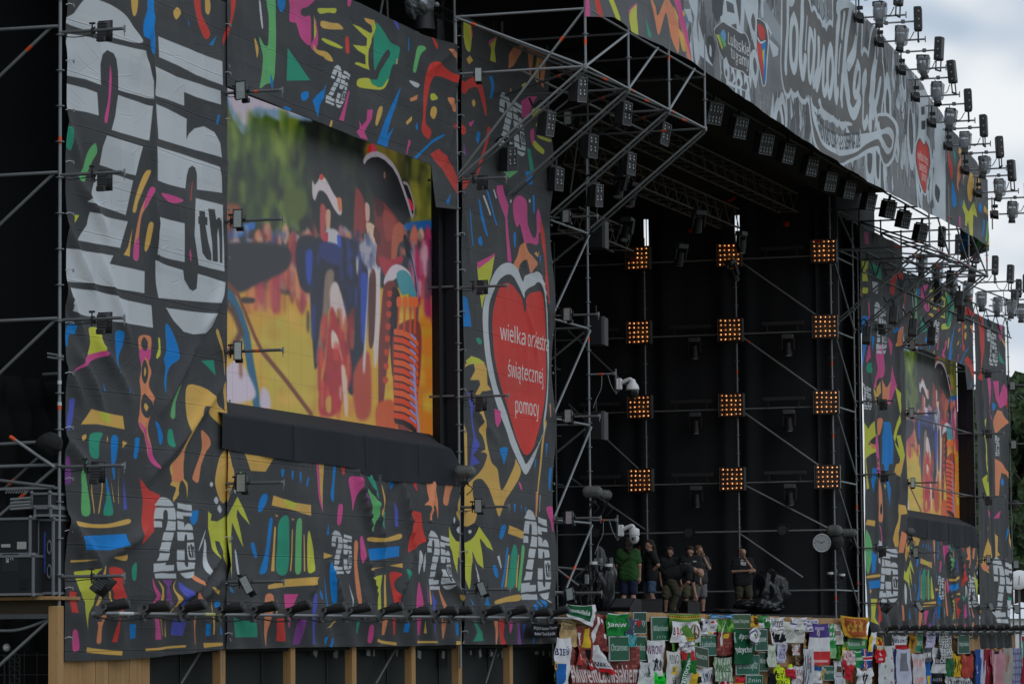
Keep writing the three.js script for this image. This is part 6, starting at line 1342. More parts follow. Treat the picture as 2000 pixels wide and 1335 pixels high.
  const tr = thing('box_truss', 'lattice along the top of the far wing against the bright sky', 'truss'), g = [];
  for (let i = 0; i < 26; i++) { const x = 96 + i * 0.9, k = i % 2 ? 1 : -1; for (const z of [-0.6, 0.1]) g.push(tube(V(x, 12.1 + k * 0.3, z), V(x + 0.9, 12.1 - k * 0.3, z), 0.018, 5)); }
  mesh('lacing', g, D, tr).userData.kind = 'stuff'; for (const [y, z] of [[11.8, -0.6], [12.4, -0.6], [11.8, 0.1], [12.4, 0.1]]) bar(tr, 'chord', V(95.9, y, z), V(119.6, y, z), { m: D });
}
// ---------------------------------------------------------------- timber below the wings and along the deck front
const grain = (() => { const s = sheet(0, 0, 1, 1, 256, 512), g = s.g; g.setTransform(1, 0, 0, 1, 0, 0); g.fillStyle = '#c9a06c'; g.fillRect(0, 0, 256, 512); for (let i = 0; i < 420; i++) { g.strokeStyle = ['rgba(110,70,30,0.10)', 'rgba(240,205,150,0.12)', 'rgba(90,55,25,0.07)'][i % 3]; g.lineWidth = rr(0.5, 3); const x = rr(0, 256); g.beginPath(); g.moveTo(x, 0); g.bezierCurveTo(x + rr(-9, 9), 170, x + rr(-9, 9), 340, x + rr(-6, 6), 512); g.stroke(); } for (let i = 0; i < 9; i++) { g.fillStyle = 'rgba(95,55,25,0.5)'; g.beginPath(); g.ellipse(rr(0, 256), rr(0, 512), rr(2, 5), rr(3, 8), 0, 0, 7); g.fill(); } const t = s.tex(); t.wrapS = t.wrapT = THREE.RepeatWrapping; return t; })();
const woodTones = [[1, 0.98, 0.95], [0.9, 0.87, 0.83], [0.97, 0.92, 0.84], [0.84, 0.82, 0.8]].map(([r, g, b], i) => { const t = grain.clone(); t.offset.set(i * 0.27, i * 0.19); t.repeat.set(0.6, 1); const m = new THREE.MeshStandardMaterial({ map: t, color: lin(r * 0.8, g * 0.79, b * 0.77), roughness: 0.82 }); m.name = 'planed pine ' + i; return m; });
function planks(t, x0, x1, w, y0, y1, z, name = 'plank') {
  const g = rbox(w - 0.006, y1 - y0, 0.03, 0, (y0 + y1) / 2, 0, 0.004, 1); let i = 0;
  for (let x = x0; x < x1 - w * 0.4; x += w, i++) { const p = new THREE.Mesh(g, woodTones[Math.floor(rnd() * 4)]); p.name = name; p.position.set(x + w / 2, rr(-0.012, 0.0), z + rr(-0.004, 0.004)); p.castShadow = p.receiveShadow = true; t.add(p); }
}
{
  const a = onZ(105, 1250).x, b = onZ(294, 1310).x;
  const t = thing('timber_wall', 'pale vertical timber cladding under the leftmost banner', 'wall');
  planks(t, a, b, 0.145, 0, 1.72, -0.06); const cp = new THREE.Mesh(rbox(0.16, 2.4, 0.16, a + 0.06, 1.02, -0.0, 0.01), woodTones[0]); cp.name = 'corner_post'; t.add(cp);
  const u = thing('timber_frame', 'row of pale timber posts with dark openings below the near wing', 'wall');
  for (const px of [433, 570, 690, 806, 897, 997]) { const X = onZ(px, 1300, -0.05).x; const p = new THREE.Mesh(rbox(0.2, 2.3, 0.14, X, 0.6, -0.1, 0.01), woodTones[px % 4]); p.name = 'post'; u.add(p); }
  const dk = mat('dark green window', lin(0.006, 0.010, 0.010), { roughness: 0.8 });
  mesh('header', rbox(19.4, 0.12, 0.08, onZ(294, 1310).x + 9.8, 1.62, -0.12, 0.01), M.matt, u);
  let X = b; for (const px of [433, 570, 690, 806, 897, 997, 1086]) { const n = onZ(px, 1300, -0.4).x; mesh('dark_pane', box(n - X - 0.02, 2.0, 0.02, (n + X) / 2, 0.6, -0.42), dk, u); mesh('mullion', box(0.02, 2.0, 0.02, (n * 0.55 + X * 0.45), 0.6, -0.4), M.black, u); X = n; }
  for (const [x0, y0, x1, y1] of [[352, 1335, 392, 1270], [733, 1335, 772, 1266], [948, 1335, 970, 1262]]) mesh('brace', tube(onZ(x0, y0, -0.25), onZ(x1, y1, -0.25), 0.024, 8), M.dullSteel, u);
  const rag = mat('pale scrap netting', lin(0.3, 0.32, 0.33), { roughness: 1 });
  for (let i = 0; i < 26; i++) { const px = [620, 780, 700, 830, 920, 965, 1040][i % 7] + rr(-25, 45), p = onZ(px, 1268 + rr(0, 6), -0.3); mesh('net_scrap', box(rr(0.05, 0.2), rr(0.05, 0.16), 0.01, p.x, p.y - 0.04, -0.3 + rr(-0.05, 0.05), 0, 0, rr(-0.6, 0.6)), rag, u); }
}
const deckWall = thing('plank_wall', 'pale plank wall along the stage front behind the hung flags and signs', 'wall');
planks(deckWall, 67.6, 93.2, 0.22, -0.05, 2.16, 0.02);
{ const bm = (a, b, y, h) => { const o = new THREE.Mesh(rbox(b - a, h, 0.1, (a + b) / 2, y, 0.06, 0.012), woodTones[0]); o.name = 'edge_beam'; deckWall.add(o); }; for (let x = 71.5; x < 92.6; x += 3.55) bm(x, Math.min(x + 3.54, 92.7), 2.17 + (x - 71.5) * -0.004, 0.2); bm(67.5, 71.48, 2.1, 0.2); }
const farWall = thing('plank_wall', 'pale plank wall below the far wing behind hung shirts and flags', 'wall');
planks(farWall, 93.3, 119.6, 0.24, -0.05, 1.75, 0.0); { const o = new THREE.Mesh(rbox(26, 0.12, 0.06, 106.6, 1.2, 0.05, 0.01), woodTones[1]); o.name = 'rail'; farWall.add(o); }

// ---------------------------------------------------------------- flags, shirts and place-name signs hung on the deck front
const AN = 10, ATL = sheet(0, 0, AN, AN, 2048, 2048); let cell = 0;
const C = { G: '#085a3c', DG: '#0f4634', LG: '#3fae55', W: '#e6e6ea', R: '#cf2a33', B: '#2c6fc0', N: '#23306a', Y: '#e7c33a', K: '#17181c', T: '#c9ab7c', P: '#6a4a96', BR: '#94463f', O: '#d27a35', L: '#d6f02a', GY: '#9a9da2', LI: '#c9c6e0', PK: '#e5a7ae', MA: '#8e1f33', BG: '#17d838', TE: '#2aa0a6', SL: '#b9bec6' };
function paint(fn) { // draws in a unit square, origin at lower left
  const k = cell++, cx = k % AN, cy = Math.floor(k / AN), g = ATL.g;
  g.save(); g.beginPath(); g.rect(cx, cy, 1, 1); g.clip(); g.translate(cx, cy); fn(g); g.restore();
  return [cx + 0.01, cy + 0.01, cx + 0.99, cy + 0.99].map((v) => v / AN);
}
const fillR = (g, c, x = 0, y = 0, w = 1, h = 1) => { g.fillStyle = c; g.fillRect(x, y, w, h); };
const scrawl = (g, col, x, y, w, h, n, lw = 0.02) => { g.strokeStyle = col; g.lineWidth = lw; for (let i = 0; i < n; i++) { const px = x + w * (i + 0.2) / n; g.beginPath(); g.moveTo(px, y + rr(0, h * 0.2)); g.bezierCurveTo(px + rr(-0.05, 0.1), y + h * 0.5, px + rr(-0.05, 0.1), y + h * 0.8, px + w / n * rr(0.1, 0.9), y + h * rr(0.75, 1)); if (rnd() < 0.6) g.lineTo(px + w / n * rr(0.2, 0.9), y + h * rr(0.1, 0.6)); g.stroke(); } };
const T = (g, s, x, y, w, h, c, f = 'bold') => words(g, s, x, y, w, h, c, f);
const sign = (text, c = C.G, y = 0.42, h = 0.26, sub) => (g) => { fillR(g, '#c9d3ce'); fillR(g, c, 0.03, 0.035, 0.94, 0.93); T(g, text, 0.09, y, 0.82, h, '#dfe6e2', ''); if (sub) T(g, sub, 0.25, 0.12, 0.5, 0.1, '#c5d2cb', ''); };
const bricks = (g, x = 0, y = 0, w = 1, h = 1) => { fillR(g, '#6e3431', x, y, w, h); for (let r = 0; r < 12; r++) for (let q = -1; q < 8; q++) { g.fillStyle = ['#99504a', '#8a423c', '#a65a52', '#7e3c38'][Math.floor(rnd() * 4)]; g.fillRect(x + w * ((q + (r % 2) * 0.5) / 7 + 0.01), y + h * (r / 12 + 0.008), w * 0.125, h * 0.068); } };
// quad: corners in the photograph (upper left, upper right, lower right, lower left)
let hang = 0;
function hung(name, label, category, q, fn, o = {}) {
  if (q.length === 4 && typeof q[0] === 'number') q = [[q[0], q[1]], [q[2], q[1]], [q[2], q[3]], [q[0], q[3]]];
  const z = (o.z ?? 0.13) + (hang++ % 12) * 0.012, c = q.map(([x, y]) => onZ(x, Math.min(y, 1345), z)), uv = paint(fn), far = q[0][0] > 1640;
  if (o.rigid) { // flat plate with folded edge
    const t = thing(name, label, category, o.group, c[3].clone().lerp(c[2], 0.5)); const w = c[1].distanceTo(c[0]), h = c[0].distanceTo(c[3]), g = new THREE.PlaneGeometry(w, h); const a = g.attributes.uv; for (let i = 0; i < a.count; i++) a.setXY(i, uv[0] + (uv[2] - uv[0]) * a.getX(i), uv[1] + (uv[3] - uv[1]) * a.getY(i));
    const face = mesh('face', g.translate(0, h / 2, 0.017), signMat, t), b = mesh('plate', rbox(w + 0.012, h + 0.012, 0.03, 0, h / 2, 0, 0.01), M.alu, t); const d = c[1].clone().sub(c[0]); t.rotation.set(rr(-0.02, 0.02), rr(-0.015, 0.015), Math.atan2(d.y, d.x)); return t;
  }
  const n = 16, pos = [], uvs = [], idx = [], a0 = rr(0, 6), f = rr(5, 11), am = (o.wave ?? rr(0.018, 0.05)) * 1.25;
  for (let j = 0; j <= n; j++) for (let i = 0; i <= n; i++) {
    const u = i / n, v = j / n, p = c[3].clone().lerp(c[2], u).lerp(c[0].clone().lerp(c[1], u), v);
    const s = Math.min(1, (1 - v) * 2 + 0.15); p.z += am * s * Math.sin(u * f + a0 + v * 2) + 0.04 * noise(u * 4 + a0, v * 3.5, hang) + 0.016 * noise(u * 11 + a0, v * 9, hang) + 0.03; p.y -= 0.03 * Math.sin(u * Math.PI) * (v) + (o.ragged ? 0.05 * noise(u * 6, v * 6, a0) * (1 - v) : 0); p.x += 0.02 * noise(u * 3, v * 4, a0 + 3) + (o.shirt ? (u - 0.5) * (v > 0.62 ? 0.22 : 0) * (c[1].x - c[0].x) : 0);
    if (o.shirt && v > 0.93 && Math.abs(u - 0.5) < 0.2) p.y -= 0.06;
    if (o.oval) { const q2 = Math.sqrt(Math.max(0, 1 - (2 * v - 1) ** 2)); const m = c[3].clone().lerp(c[2], 0.5).lerp(c[0].clone().lerp(c[1], 0.5), v); p.x = m.x + (p.x - m.x) * q2; }
    pos.push(p.x, p.y, p.z); uvs.push(uv[0] + (uv[2] - uv[0]) * u, uv[1] + (uv[3] - uv[1]) * v);
    if (i < n && j < n) { const k = j * (n + 1) + i; idx.push(k, k + 1, k + n + 2, k, k + n + 2, k + n + 1); }
  }
  const g = new THREE.BufferGeometry(); g.setAttribute('position', new THREE.Float32BufferAttribute(pos, 3)); g.setAttribute('uv', new THREE.Float32BufferAttribute(uvs, 2)); g.setIndex(idx); g.computeVertexNormals();
  return solo(name, g, flagMat, label, category, o.group);
}
const flagMat = new THREE.MeshPhysicalMaterial({ roughness: 0.85, specularIntensity: 0.2, color: lin(0.86, 0.86, 0.86), side: THREE.DoubleSide }), signMat = new THREE.MeshPhysicalMaterial({ roughness: 0.55, specularIntensity: 0.25, color: lin(0.85, 0.85, 0.85), side: THREE.DoubleSide }); flagMat.name = 'printed flag cloth'; signMat.name = 'road sign sheeting';
const RG = { rigid: true };
hung('flag', 'beige cloth with dark handwriting hung at the left end of the deck wall', 'flag', [1093, 1206, 1122, 1263], (g) => { fillR(g, C.T); T(g, 'ŻARNOWIEC', 0.08, 0.62, 0.84, 0.16, '#4a3f2c'); }, { ragged: 1 });
hung('flag', 'narrow picture banner in red and yellow beside the beige cloth', 'flag', [1122, 1222, 1150, 1298], (g) => { fillR(g, C.BR); fillR(g, C.Y, 0.6, 0.45, 0.3, 0.5); fillR(g, C.W, 0.2, 0.5, 0.22, 0.35); fillR(g, C.R, 0.1, 0, 0.45, 0.45); fillR(g, C.K, 0.62, 0.05, 0.3, 0.36); scrawl(g, C.W, 0.2, 0.1, 0.3, 0.3, 4); });
hung('banner', 'brick patterned banner with white script starting with a hash sign, low on the deck wall', 'banner', [1112, 1262, 1247, 1345], (g) => { bricks(g); g.strokeStyle = '#b88'; g.lineWidth = 0.015; g.beginPath(); g.moveTo(0.02, 0.98); g.lineTo(0.28, 0.5); g.moveTo(0.82, 0.95); g.lineTo(0.7, 0.6); g.stroke(); words(g, '#MuremZaOwsiakiem', 0.02, 0.16, 0.97, 0.4, '#e2dcdc', 'bold', -0.1); }, { z: 0.1, wave: 0.01 });
hung('banner', 'crumpled brick red banner with white letter strokes draped from the deck edge', 'banner', [[1163, 1196], [1182, 1200], [1192, 1280], [1150, 1258]], (g) => { bricks(g); fillR(g, C.W, 0.1, 0.1, 0.12, 0.8); fillR(g, C.W, 0.45, 0.35, 0.3, 0.12); fillR(g, C.W, 0.3, 0.75, 0.35, 0.12); }, { ragged: 1, wave: 0.06 });
hung('flag', 'white flag with a red lower stripe and the dark word Nekla, sagging to one corner', 'flag', [[1148, 1257], [1172, 1256], [1199, 1318], [1150, 1307]], (g) => { fillR(g, C.W); fillR(g, C.R, 0, 0, 1, 0.17); T(g, 'NEKLA', 0.3, 0.22, 0.6, 0.16, '#30324a'); }, { ragged: 1, wave: 0.05 });
hung('banner', 'green banner with white border reading Łopuszka Wielka, tilted over the deck corner', 'banner', [[1103, 1179], [1161, 1180], [1156, 1224], [1107, 1203]], (g) => { fillR(g, C.W); fillR(g, '#14603a', 0.03, 0.2, 0.86, 0.76); T(g, 'Łopuszka Wielka', 0.06, 0.48, 0.78, 0.26, C.W); }, { wave: 0.02, z: 0.2 });
hung('banner', 'small black banner with two lines of white writing at the banner corner', 'banner', [1036, 1216, 1087, 1245], (g) => { fillR(g, C.K); T(g, 'Wojtek Gorszoła i Team', 0.08, 0.6, 0.85, 0.2, '#cfd2d8'); T(g, 'Babol Tomil Klik & Kiki', 0.12, 0.2, 0.8, 0.2, '#cfd2d8'); }, { wave: 0.02 });
hung('flag', 'white hanging flag reading Bieruń above a blue square with a white goose', 'flag', [1085, 1244, 1112, 1345], (g) => { fillR(g, C.W); T(g, 'BIERUŃ', 0.06, 0.66, 0.86, 0.13, C.N); fillR(g, C.B, 0.1, 0, 0.75, 0.5); g.fillStyle = C.W; trace(g, [[0.3, 0], [0.45, 0.15], [0.5, 0.35], [0.6, 0.42], [0.66, 0.36], [0.6, 0.25], [0.62, 0]], true); g.fill(); });
hung('banner', 'bright green glossy banner reading Jarozów below the deck edge', 'banner', [1184, 1196, 1222, 1241], (g) => { fillR(g, '#1f8a3e'); fillR(g, C.W, 0, 0.95, 1, 0.05); T(g, 'Jarozów', 0.08, 0.4, 0.84, 0.2, C.W); });
hung('road_sign', 'dark green place sign reading Płoty partly behind a torn poster', 'road sign', [1236, 1195, 1262, 1237], sign('Płoty', C.DG), RG);
hung('poster', 'torn poster in teal and red with a white folded corner', 'poster', [[1221, 1204], [1250, 1210], [1240, 1262], [1221, 1260]], (g) => { fillR(g, '#4b4f6a'); fillR(g, C.TE, 0, 0, 1, 0.4); fillR(g, C.R, 0.55, 0.6, 0.4, 0.35); g.fillStyle = C.W; trace(g, [[0.5, 0.95], [0.95, 0.45], [0.6, 0.42]]); g.fill(); scrawl(g, '#c8d8dc', 0.1, 0.1, 0.8, 0.3, 7); }, { ragged: 1 });
hung('road_sign', 'green place sign reading Chrzanowo', 'road sign', [1190, 1242, 1228, 1290], sign('Chrzanowo'), RG); hung('road_sign', 'green place sign reading Mąkolno', 'road sign', [1229, 1242, 1262, 1290], sign('Mąkolno'), RG);
hung('road_sign', 'green place sign reading Milanówek with small marks under the name', 'road sign', [1272, 1204, 1309, 1251], sign('Milanówek', C.G, 0.42, 0.22, '2 5 7 0'), RG);
hung('flag', 'white flag with purple word Wronki and a black lion drawing', 'flag', [1262, 1249, 1297, 1320], (g) => { fillR(g, C.W); T(g, 'WRONKI', 0.12, 0.62, 0.75, 0.24, '#5a2a62'); scrawl(g, C.K, 0.35, 0.15, 0.5, 0.36, 14, 0.025); g.fillStyle = C.R; g.fillRect(0, 0.7, 0.08, 0.14); });
hung('flag', 'vivid light green flag at the bottom beside the Wałcz panel', 'flag', [1274, 1312, 1299, 1345], (g) => { fillR(g, C.BG); }); hung('banner', 'pale panel with the dark name Wałcz', 'banner', [1246, 1291, 1273, 1345], (g) => { fillR(g, '#d3dad9'); T(g, 'Wałcz', 0.16, 0.45, 0.68, 0.22, '#3a4548', ''); });
hung('banner', 'banner with a sunflower border behind the Barczewo cloth', 'banner', [1306, 1197, 1366, 1270], (g) => { fillR(g, '#5d8f3e'); for (let i = 0; i < 15; i++) for (const y of [0.86, 0.28]) { g.fillStyle = C.Y; g.fillRect(0.02 + i / 15.3, y, 0.05, 0.09); g.fillStyle = '#7a2c1a'; g.fillRect(0.025 + i / 15.3, y + 0.03, 0.03, 0.05); } }, { z: 0.1 });
hung('banner', 'white cloth reading Barczewo with a red letter and a peace sign', 'banner', [[1309, 1212], [1360, 1212], [1366, 1254], [1308, 1254]], (g) => { fillR(g, C.W); T(g, 'B', 0.03, 0.36, 0.08, 0.34, C.K); T(g, 'A', 0.13, 0.28, 0.12, 0.46, '#d03a38'); T(g, 'RCZEW', 0.27, 0.36, 0.44, 0.34, C.K); g.strokeStyle = '#7a5a30'; g.lineWidth = 0.04; g.beginPath(); g.ellipse(0.84, 0.5, 0.1, 0.34, 0, 0, 7); g.moveTo(0.84, 0.16); g.lineTo(0.84, 0.8); g.moveTo(0.84, 0.5); g.lineTo(0.77, 0.28); g.moveTo(0.84, 0.5); g.lineTo(0.91, 0.28); g.stroke(); });
hung('flag', 'white cloth with large dark letters and a yellow drawing, below the Barczewo cloth', 'flag', [1300, 1270, 1327, 1345], (g) => { fillR(g, '#d6d6d2'); T(g, 'PILNO', 0.15, 0.68, 0.72, 0.22, '#33343c', ''); fillR(g, C.Y, 0.3, 0.4, 0.5, 0.2); fillR(g, '#8f8a6a', 0.38, 0.46, 0.3, 0.12); T(g, 'byli', 0.3, 0.1, 0.5, 0.2, C.K); });
hung('flag', 'flag of red over green with a white top, hanging in folds', 'flag', [1327, 1262, 1356, 1314], (g) => { fillR(g, '#1f7a2e'); fillR(g, C.R, 0, 0.5, 1, 0.5); fillR(g, C.W, 0.3, 0.8, 0.4, 0.2); }, { ragged: 1 }); hung('shirt', 'small white shirt lettered Wełsk above the red and green flag', 'shirt', [1325, 1250, 1352, 1271], (g) => { fillR(g, '#d9dadf'); T(g, 'WEŁSK', 0.2, 0.35, 0.6, 0.3, '#33363e'); });
hung('scarf', 'dark green scarf with white letters hanging aslant', 'scarf', [[1343, 1272], [1351, 1286], [1334, 1345], [1324, 1345]], (g) => { fillR(g, '#1c6a3c'); g.save(); g.translate(0.62, 0.1); g.rotate(Math.PI / 2); T(g, 'KROTOSZYN', 0, 0, 0.8, 0.34, C.W); g.restore(); }, { z: 0.24 });
hung('road_sign', 'tilted dark green place sign reading Piaseczno', 'road sign', [[1356, 1266], [1382, 1272], [1381, 1300], [1358, 1304]], sign('Piaseczno', '#2f4a36'), RG);
hung('shirt', 'white shirt with a colourful rooster and blue scribbles', 'shirt', [1340, 1302, 1392, 1348], (g) => { fillR(g, C.W); g.fillStyle = C.Y; trace(g, [[0.15, 0.2], [0.2, 0.7], [0.35, 0.8], [0.42, 0.3], [0.3, 0.1]], true); g.fill(); fillR(g, C.R, 0.22, 0.78, 0.1, 0.16); fillR(g, C.K, 0.34, 0.3, 0.12, 0.3); scrawl(g, '#3a4468', 0.55, 0.3, 0.4, 0.5, 9); }, { ragged: 1 });
hung('poster', 'white poster with four small coloured pictures and a shield', 'poster', [1366, 1206, 1397, 1238], (g) => { fillR(g, C.W); for (const [x, y, c] of [[0.35, 0.7, C.N], [0.68, 0.7, C.R], [0.42, 0.4, C.GY], [0.7, 0.36, C.GY], [0.4, 0.1, C.K], [0.62, 0.03, C.Y], [0.85, 0.0, C.R]]) fillR(g, c, x, y, 0.17, 0.14); g.strokeStyle = '#444a66'; g.lineWidth = 0.03; g.strokeRect(0.03, 0.2, 0.2, 0.6); });
hung('banner', 'long blue strip with white lettering on the deck edge beam', 'banner', [1385, 1198.5, 1430, 1207], (g) => { fillR(g, '#1f93cf'); T(g, 'Łomża Kociołek', 0.08, 0.25, 0.84, 0.45, C.W); }, { wave: 0.004, z: 0.15 });
hung('banner', 'picture banner of a white tower before green leaves and bricks', 'banner', [1397, 1207, 1430, 1283], (g) => { bricks(g); fillR(g, '#4c8a32', 0, 0.65, 1, 0.35); for (let i = 0; i < 20; i++) { g.fillStyle = ['#6fb04a', '#2f6a26', '#8ac060'][i % 3]; g.beginPath(); g.ellipse(rr(0, 1), rr(0.66, 1), 0.1, 0.05, rr(0, 3), 0, 7); g.fill(); } g.fillStyle = '#dcd8d0'; trace(g, [[0.12, 0.3], [0.3, 0.32], [0.36, 0.55], [0.62, 0.95], [0.4, 0.75], [0.12, 0.5]]); g.fill(); fillR(g, C.K, 0, 0, 1, 0.06); fillR(g, C.Y, 0.55, 0.5, 0.2, 0.12); });
hung('road_sign', 'green place sign with coloured dots reading Lubielno', 'road sign', [1368, 1239, 1400, 1280], (g) => { sign('Lubielno', '#11604a')(g); [C.Y, C.R, C.TE, C.Y, C.R].forEach((c, i) => fillR(g, c, 0.2 + i * 0.14, 0.84, 0.05, 0.07)); }, RG);
hung('flag', 'white cloth with green vertical stripes and pale letters', 'flag', [1393, 1282, 1428, 1330], (g) => { fillR(g, '#c3ccc0'); for (let i = 0; i < 7; i++) fillR(g, i % 2 ? '#5f8a5a' : '#86a57e', 0.06 + i * 0.13, 0.02, 0.06, 0.96); T(g, 'AWISZ', 0.1, 0.4, 0.8, 0.3, '#4f7a52'); });
hung('road_sign', 'moss green place sign with a long two word name on the deck edge', 'road sign', [1430, 1199, 1465, 1227], sign('Nowe Chrapowo', '#315a35', 0.4, 0.26), RG); hung('banner', 'narrow yellow banner with a dark flower beside the moss green sign', 'banner', [1465, 1200, 1480, 1225], (g) => { fillR(g, '#d6a63a'); g.fillStyle = '#5a3a2a'; g.beginPath(); g.ellipse(0.5, 0.55, 0.3, 0.3, 0, 0, 7); g.fill(); });
hung('flag', 'green and white crumpled flag just left of the oval badge', 'flag', [1480, 1200, 1499, 1226], (g) => { fillR(g, '#3c8a4a'); fillR(g, C.W, 0, 0, 0.5, 0.4); scrawl(g, C.W, 0.2, 0.5, 0.7, 0.4, 6, 0.05); });
hung('banner', 'tall green banner with a hash sign reading powiat międzychodzki', 'banner', [1430, 1227, 1473, 1296], (g) => { fillR(g, '#12583a'); T(g, '#powiat', 0.3, 0.72, 0.6, 0.16, C.W); T(g, 'międzychodzki', 0.06, 0.34, 0.88, 0.16, C.W); fillR(g, '#8fb0a0', 0.02, 0.6, 0.1, 0.3); });
hung('badge', 'white oval badge with a blue ring and green leaf', 'badge', [1462, 1224, 1483, 1259], (g) => { fillR(g, C.W); g.strokeStyle = C.N; g.lineWidth = 0.07; g.beginPath(); g.ellipse(0.5, 0.5, 0.34, 0.38, 0, 0, 7); g.stroke(); g.fillStyle = '#4a7a3a'; g.beginPath(); g.ellipse(0.5, 0.55, 0.14, 0.18, 0.4, 0, 7); g.fill(); }, { oval: 1, z: 0.26 });
hung('road_sign', 'dark green place sign behind the oval badge reading Lipowe', 'road sign', [1475, 1228, 1499, 1270], sign('Lipowe', '#0f5240'), RG); hung('road_sign', 'green place sign reading Grudziądz in heavy white letters', 'road sign', [1437, 1278, 1482, 1317], sign('Grudziądz', '#0f6a52', 0.32, 0.36), RG); hung('road_sign', 'dark green place sign reading Mirzec', 'road sign', [1482, 1273, 1501, 1310], sign('Mirzec', '#1d4f38'), RG); hung('road_sign', 'green place sign at the very bottom under the Grudziądz sign', 'road sign', [1457, 1318, 1488, 1345], sign('Żnin', '#11664e', 0.5), RG);
hung('flag', 'red and white chequered cloth at the bottom under the green striped cloth', 'flag', [1402, 1326, 1430, 1345], (g) => { fillR(g, C.W); for (let i = 0; i < 8; i++) fillR(g, i % 3 === 1 ? '#3a8a3a' : C.R, (i % 4) / 4, i > 3 ? 0.5 : 0, 0.14, 0.5); }); hung('flag', 'red flag with a yellow lower half at the bottom edge', 'flag', [1436, 1320, 1454, 1345], (g) => { fillR(g, C.R); fillR(g, C.Y, 0, 0, 1, 0.5); });
hung('flag', 'white cloth painted Świetzko in black just under the deck beam', 'flag', [1502, 1204, 1530, 1230], (g) => { fillR(g, C.W); T(g, 'ŚWIETZKO', 0.06, 0.25, 0.9, 0.5, C.K); }, { ragged: 1 }); hung('flag', 'white cloth with bold black brush letters under the Świetzko cloth', 'flag', [1501, 1229, 1531, 1259], (g) => { fillR(g, C.W); scrawl(g, C.K, 0.2, 0.15, 0.7, 0.65, 8, 0.09); }, { ragged: 1 });
hung('flag', 'pale green and white cloth left of the lilac cloth', 'flag', [1500, 1257, 1517, 1302], (g) => { fillR(g, '#d4dccf'); scrawl(g, '#6a9a5a', 0.3, 0.1, 0.4, 0.8, 3); }); hung('flag', 'lilac white cloth with tall grey letters', 'flag', [1515, 1253, 1536, 1294], (g) => { fillR(g, C.LI); T(g, 'KUSKO', 0.1, 0.2, 0.85, 0.5, '#55567a'); });
hung('flag', 'white cloth with two words Toruń and Barwin in thin letters', 'flag', [1529, 1212, 1567, 1255], (g) => { fillR(g, '#d6d6d0'); T(g, 'TORUŃ', 0.05, 0.38, 0.42, 0.22, '#55585a', ''); T(g, 'BARWIN', 0.53, 0.38, 0.43, 0.22, '#55585a', ''); }); hung('banner', 'silvery plastic banner with a violet stripe on the deck edge', 'banner', [1542, 1205, 1572, 1229], (g) => { fillR(g, '#dcdde4'); fillR(g, C.P, 0.05, 0.4, 0.9, 0.14); scrawl(g, '#8a8aa0', 0.1, 0.6, 0.8, 0.3, 7); }, { wave: 0.04 });
hung('flag', 'white cloth with rows of violet handwriting', 'flag', [1568, 1208, 1595, 1233], (g) => { fillR(g, '#d3d2e2'); for (const y of [0.7, 0.4, 0.1]) scrawl(g, '#4a4878', 0.08, y, 0.85, 0.2, 9, 0.03); }); hung('poster', 'brown sepia poster beside the violet white and red banner', 'poster', [1566, 1233, 1583, 1264], (g) => { fillR(g, '#b58a58'); scrawl(g, '#5a3a20', 0.1, 0.1, 0.8, 0.8, 8, 0.06); });
hung('poster', 'small white sheet with a red shield and letters', 'poster', [1544, 1256, 1561, 1279], (g) => { fillR(g, '#dad6d4'); fillR(g, C.R, 0.6, 0.25, 0.2, 0.5); for (const y of [0.7, 0.5, 0.3]) T(g, 'HKS', 0.15, y, 0.3, 0.12, '#a0303a'); }); hung('board', 'small tan board with dark letters between white shirts', 'board', [1550, 1280, 1568, 1298], (g) => { fillR(g, '#8a7758'); T(g, 'KARSIN', 0.08, 0.35, 0.84, 0.3, '#4a4030'); });
hung('banner', 'long banner of violet, white and red bands with a white bird', 'banner', [1581, 1216, 1616, 1298], (g) => { fillR(g, C.W); fillR(g, '#54428a', 0, 0.66, 1, 0.34); fillR(g, '#d23a3c', 0, 0, 1, 0.33); fillR(g, '#a79cc8', 0.2, 0.84, 0.55, 0.08); fillR(g, '#e4b0b0', 0.04, 0.07, 0.9, 0.06); g.fillStyle = '#a9b3b4'; trace(g, [[0.35, 0.62], [0.5, 0.78], [0.6, 0.62], [0.62, 0.5], [0.55, 0.25], [0.48, 0.25], [0.5, 0.5]], true); g.fill(); g.strokeStyle = '#e4d8c8'; g.lineWidth = 0.04; g.beginPath(); g.arc(0.45, 0.7, 0.14, 0, 3); g.stroke(); }, { z: 0.24 });
hung('flag', 'green flag with white patches right of the violet banner', 'flag', [1613, 1217, 1629, 1285], (g) => { fillR(g, '#3a9a55'); for (const y of [0.85, 0.66, 0.5]) scrawl(g, C.W, 0.1, y, 0.8, 0.1, 4, 0.06); fillR(g, '#8cc08a', 0, 0, 1, 0.3); }); hung('poster', 'pale poster with a grey brown picture at the deck post', 'poster', [1625, 1217, 1641, 1258], (g) => { fillR(g, '#cfcdc6'); fillR(g, '#8a7a70', 0.1, 0.45, 0.7, 0.22); scrawl(g, '#8a6a62', 0.1, 0.7, 0.8, 0.1, 4); }); hung('flag', 'dark green cloth strip below the pale poster', 'flag', [1629, 1258, 1642, 1289], (g) => { fillR(g, '#2c5a1e'); fillR(g, '#4a8a2a', 0.4, 0, 0.3, 1); });
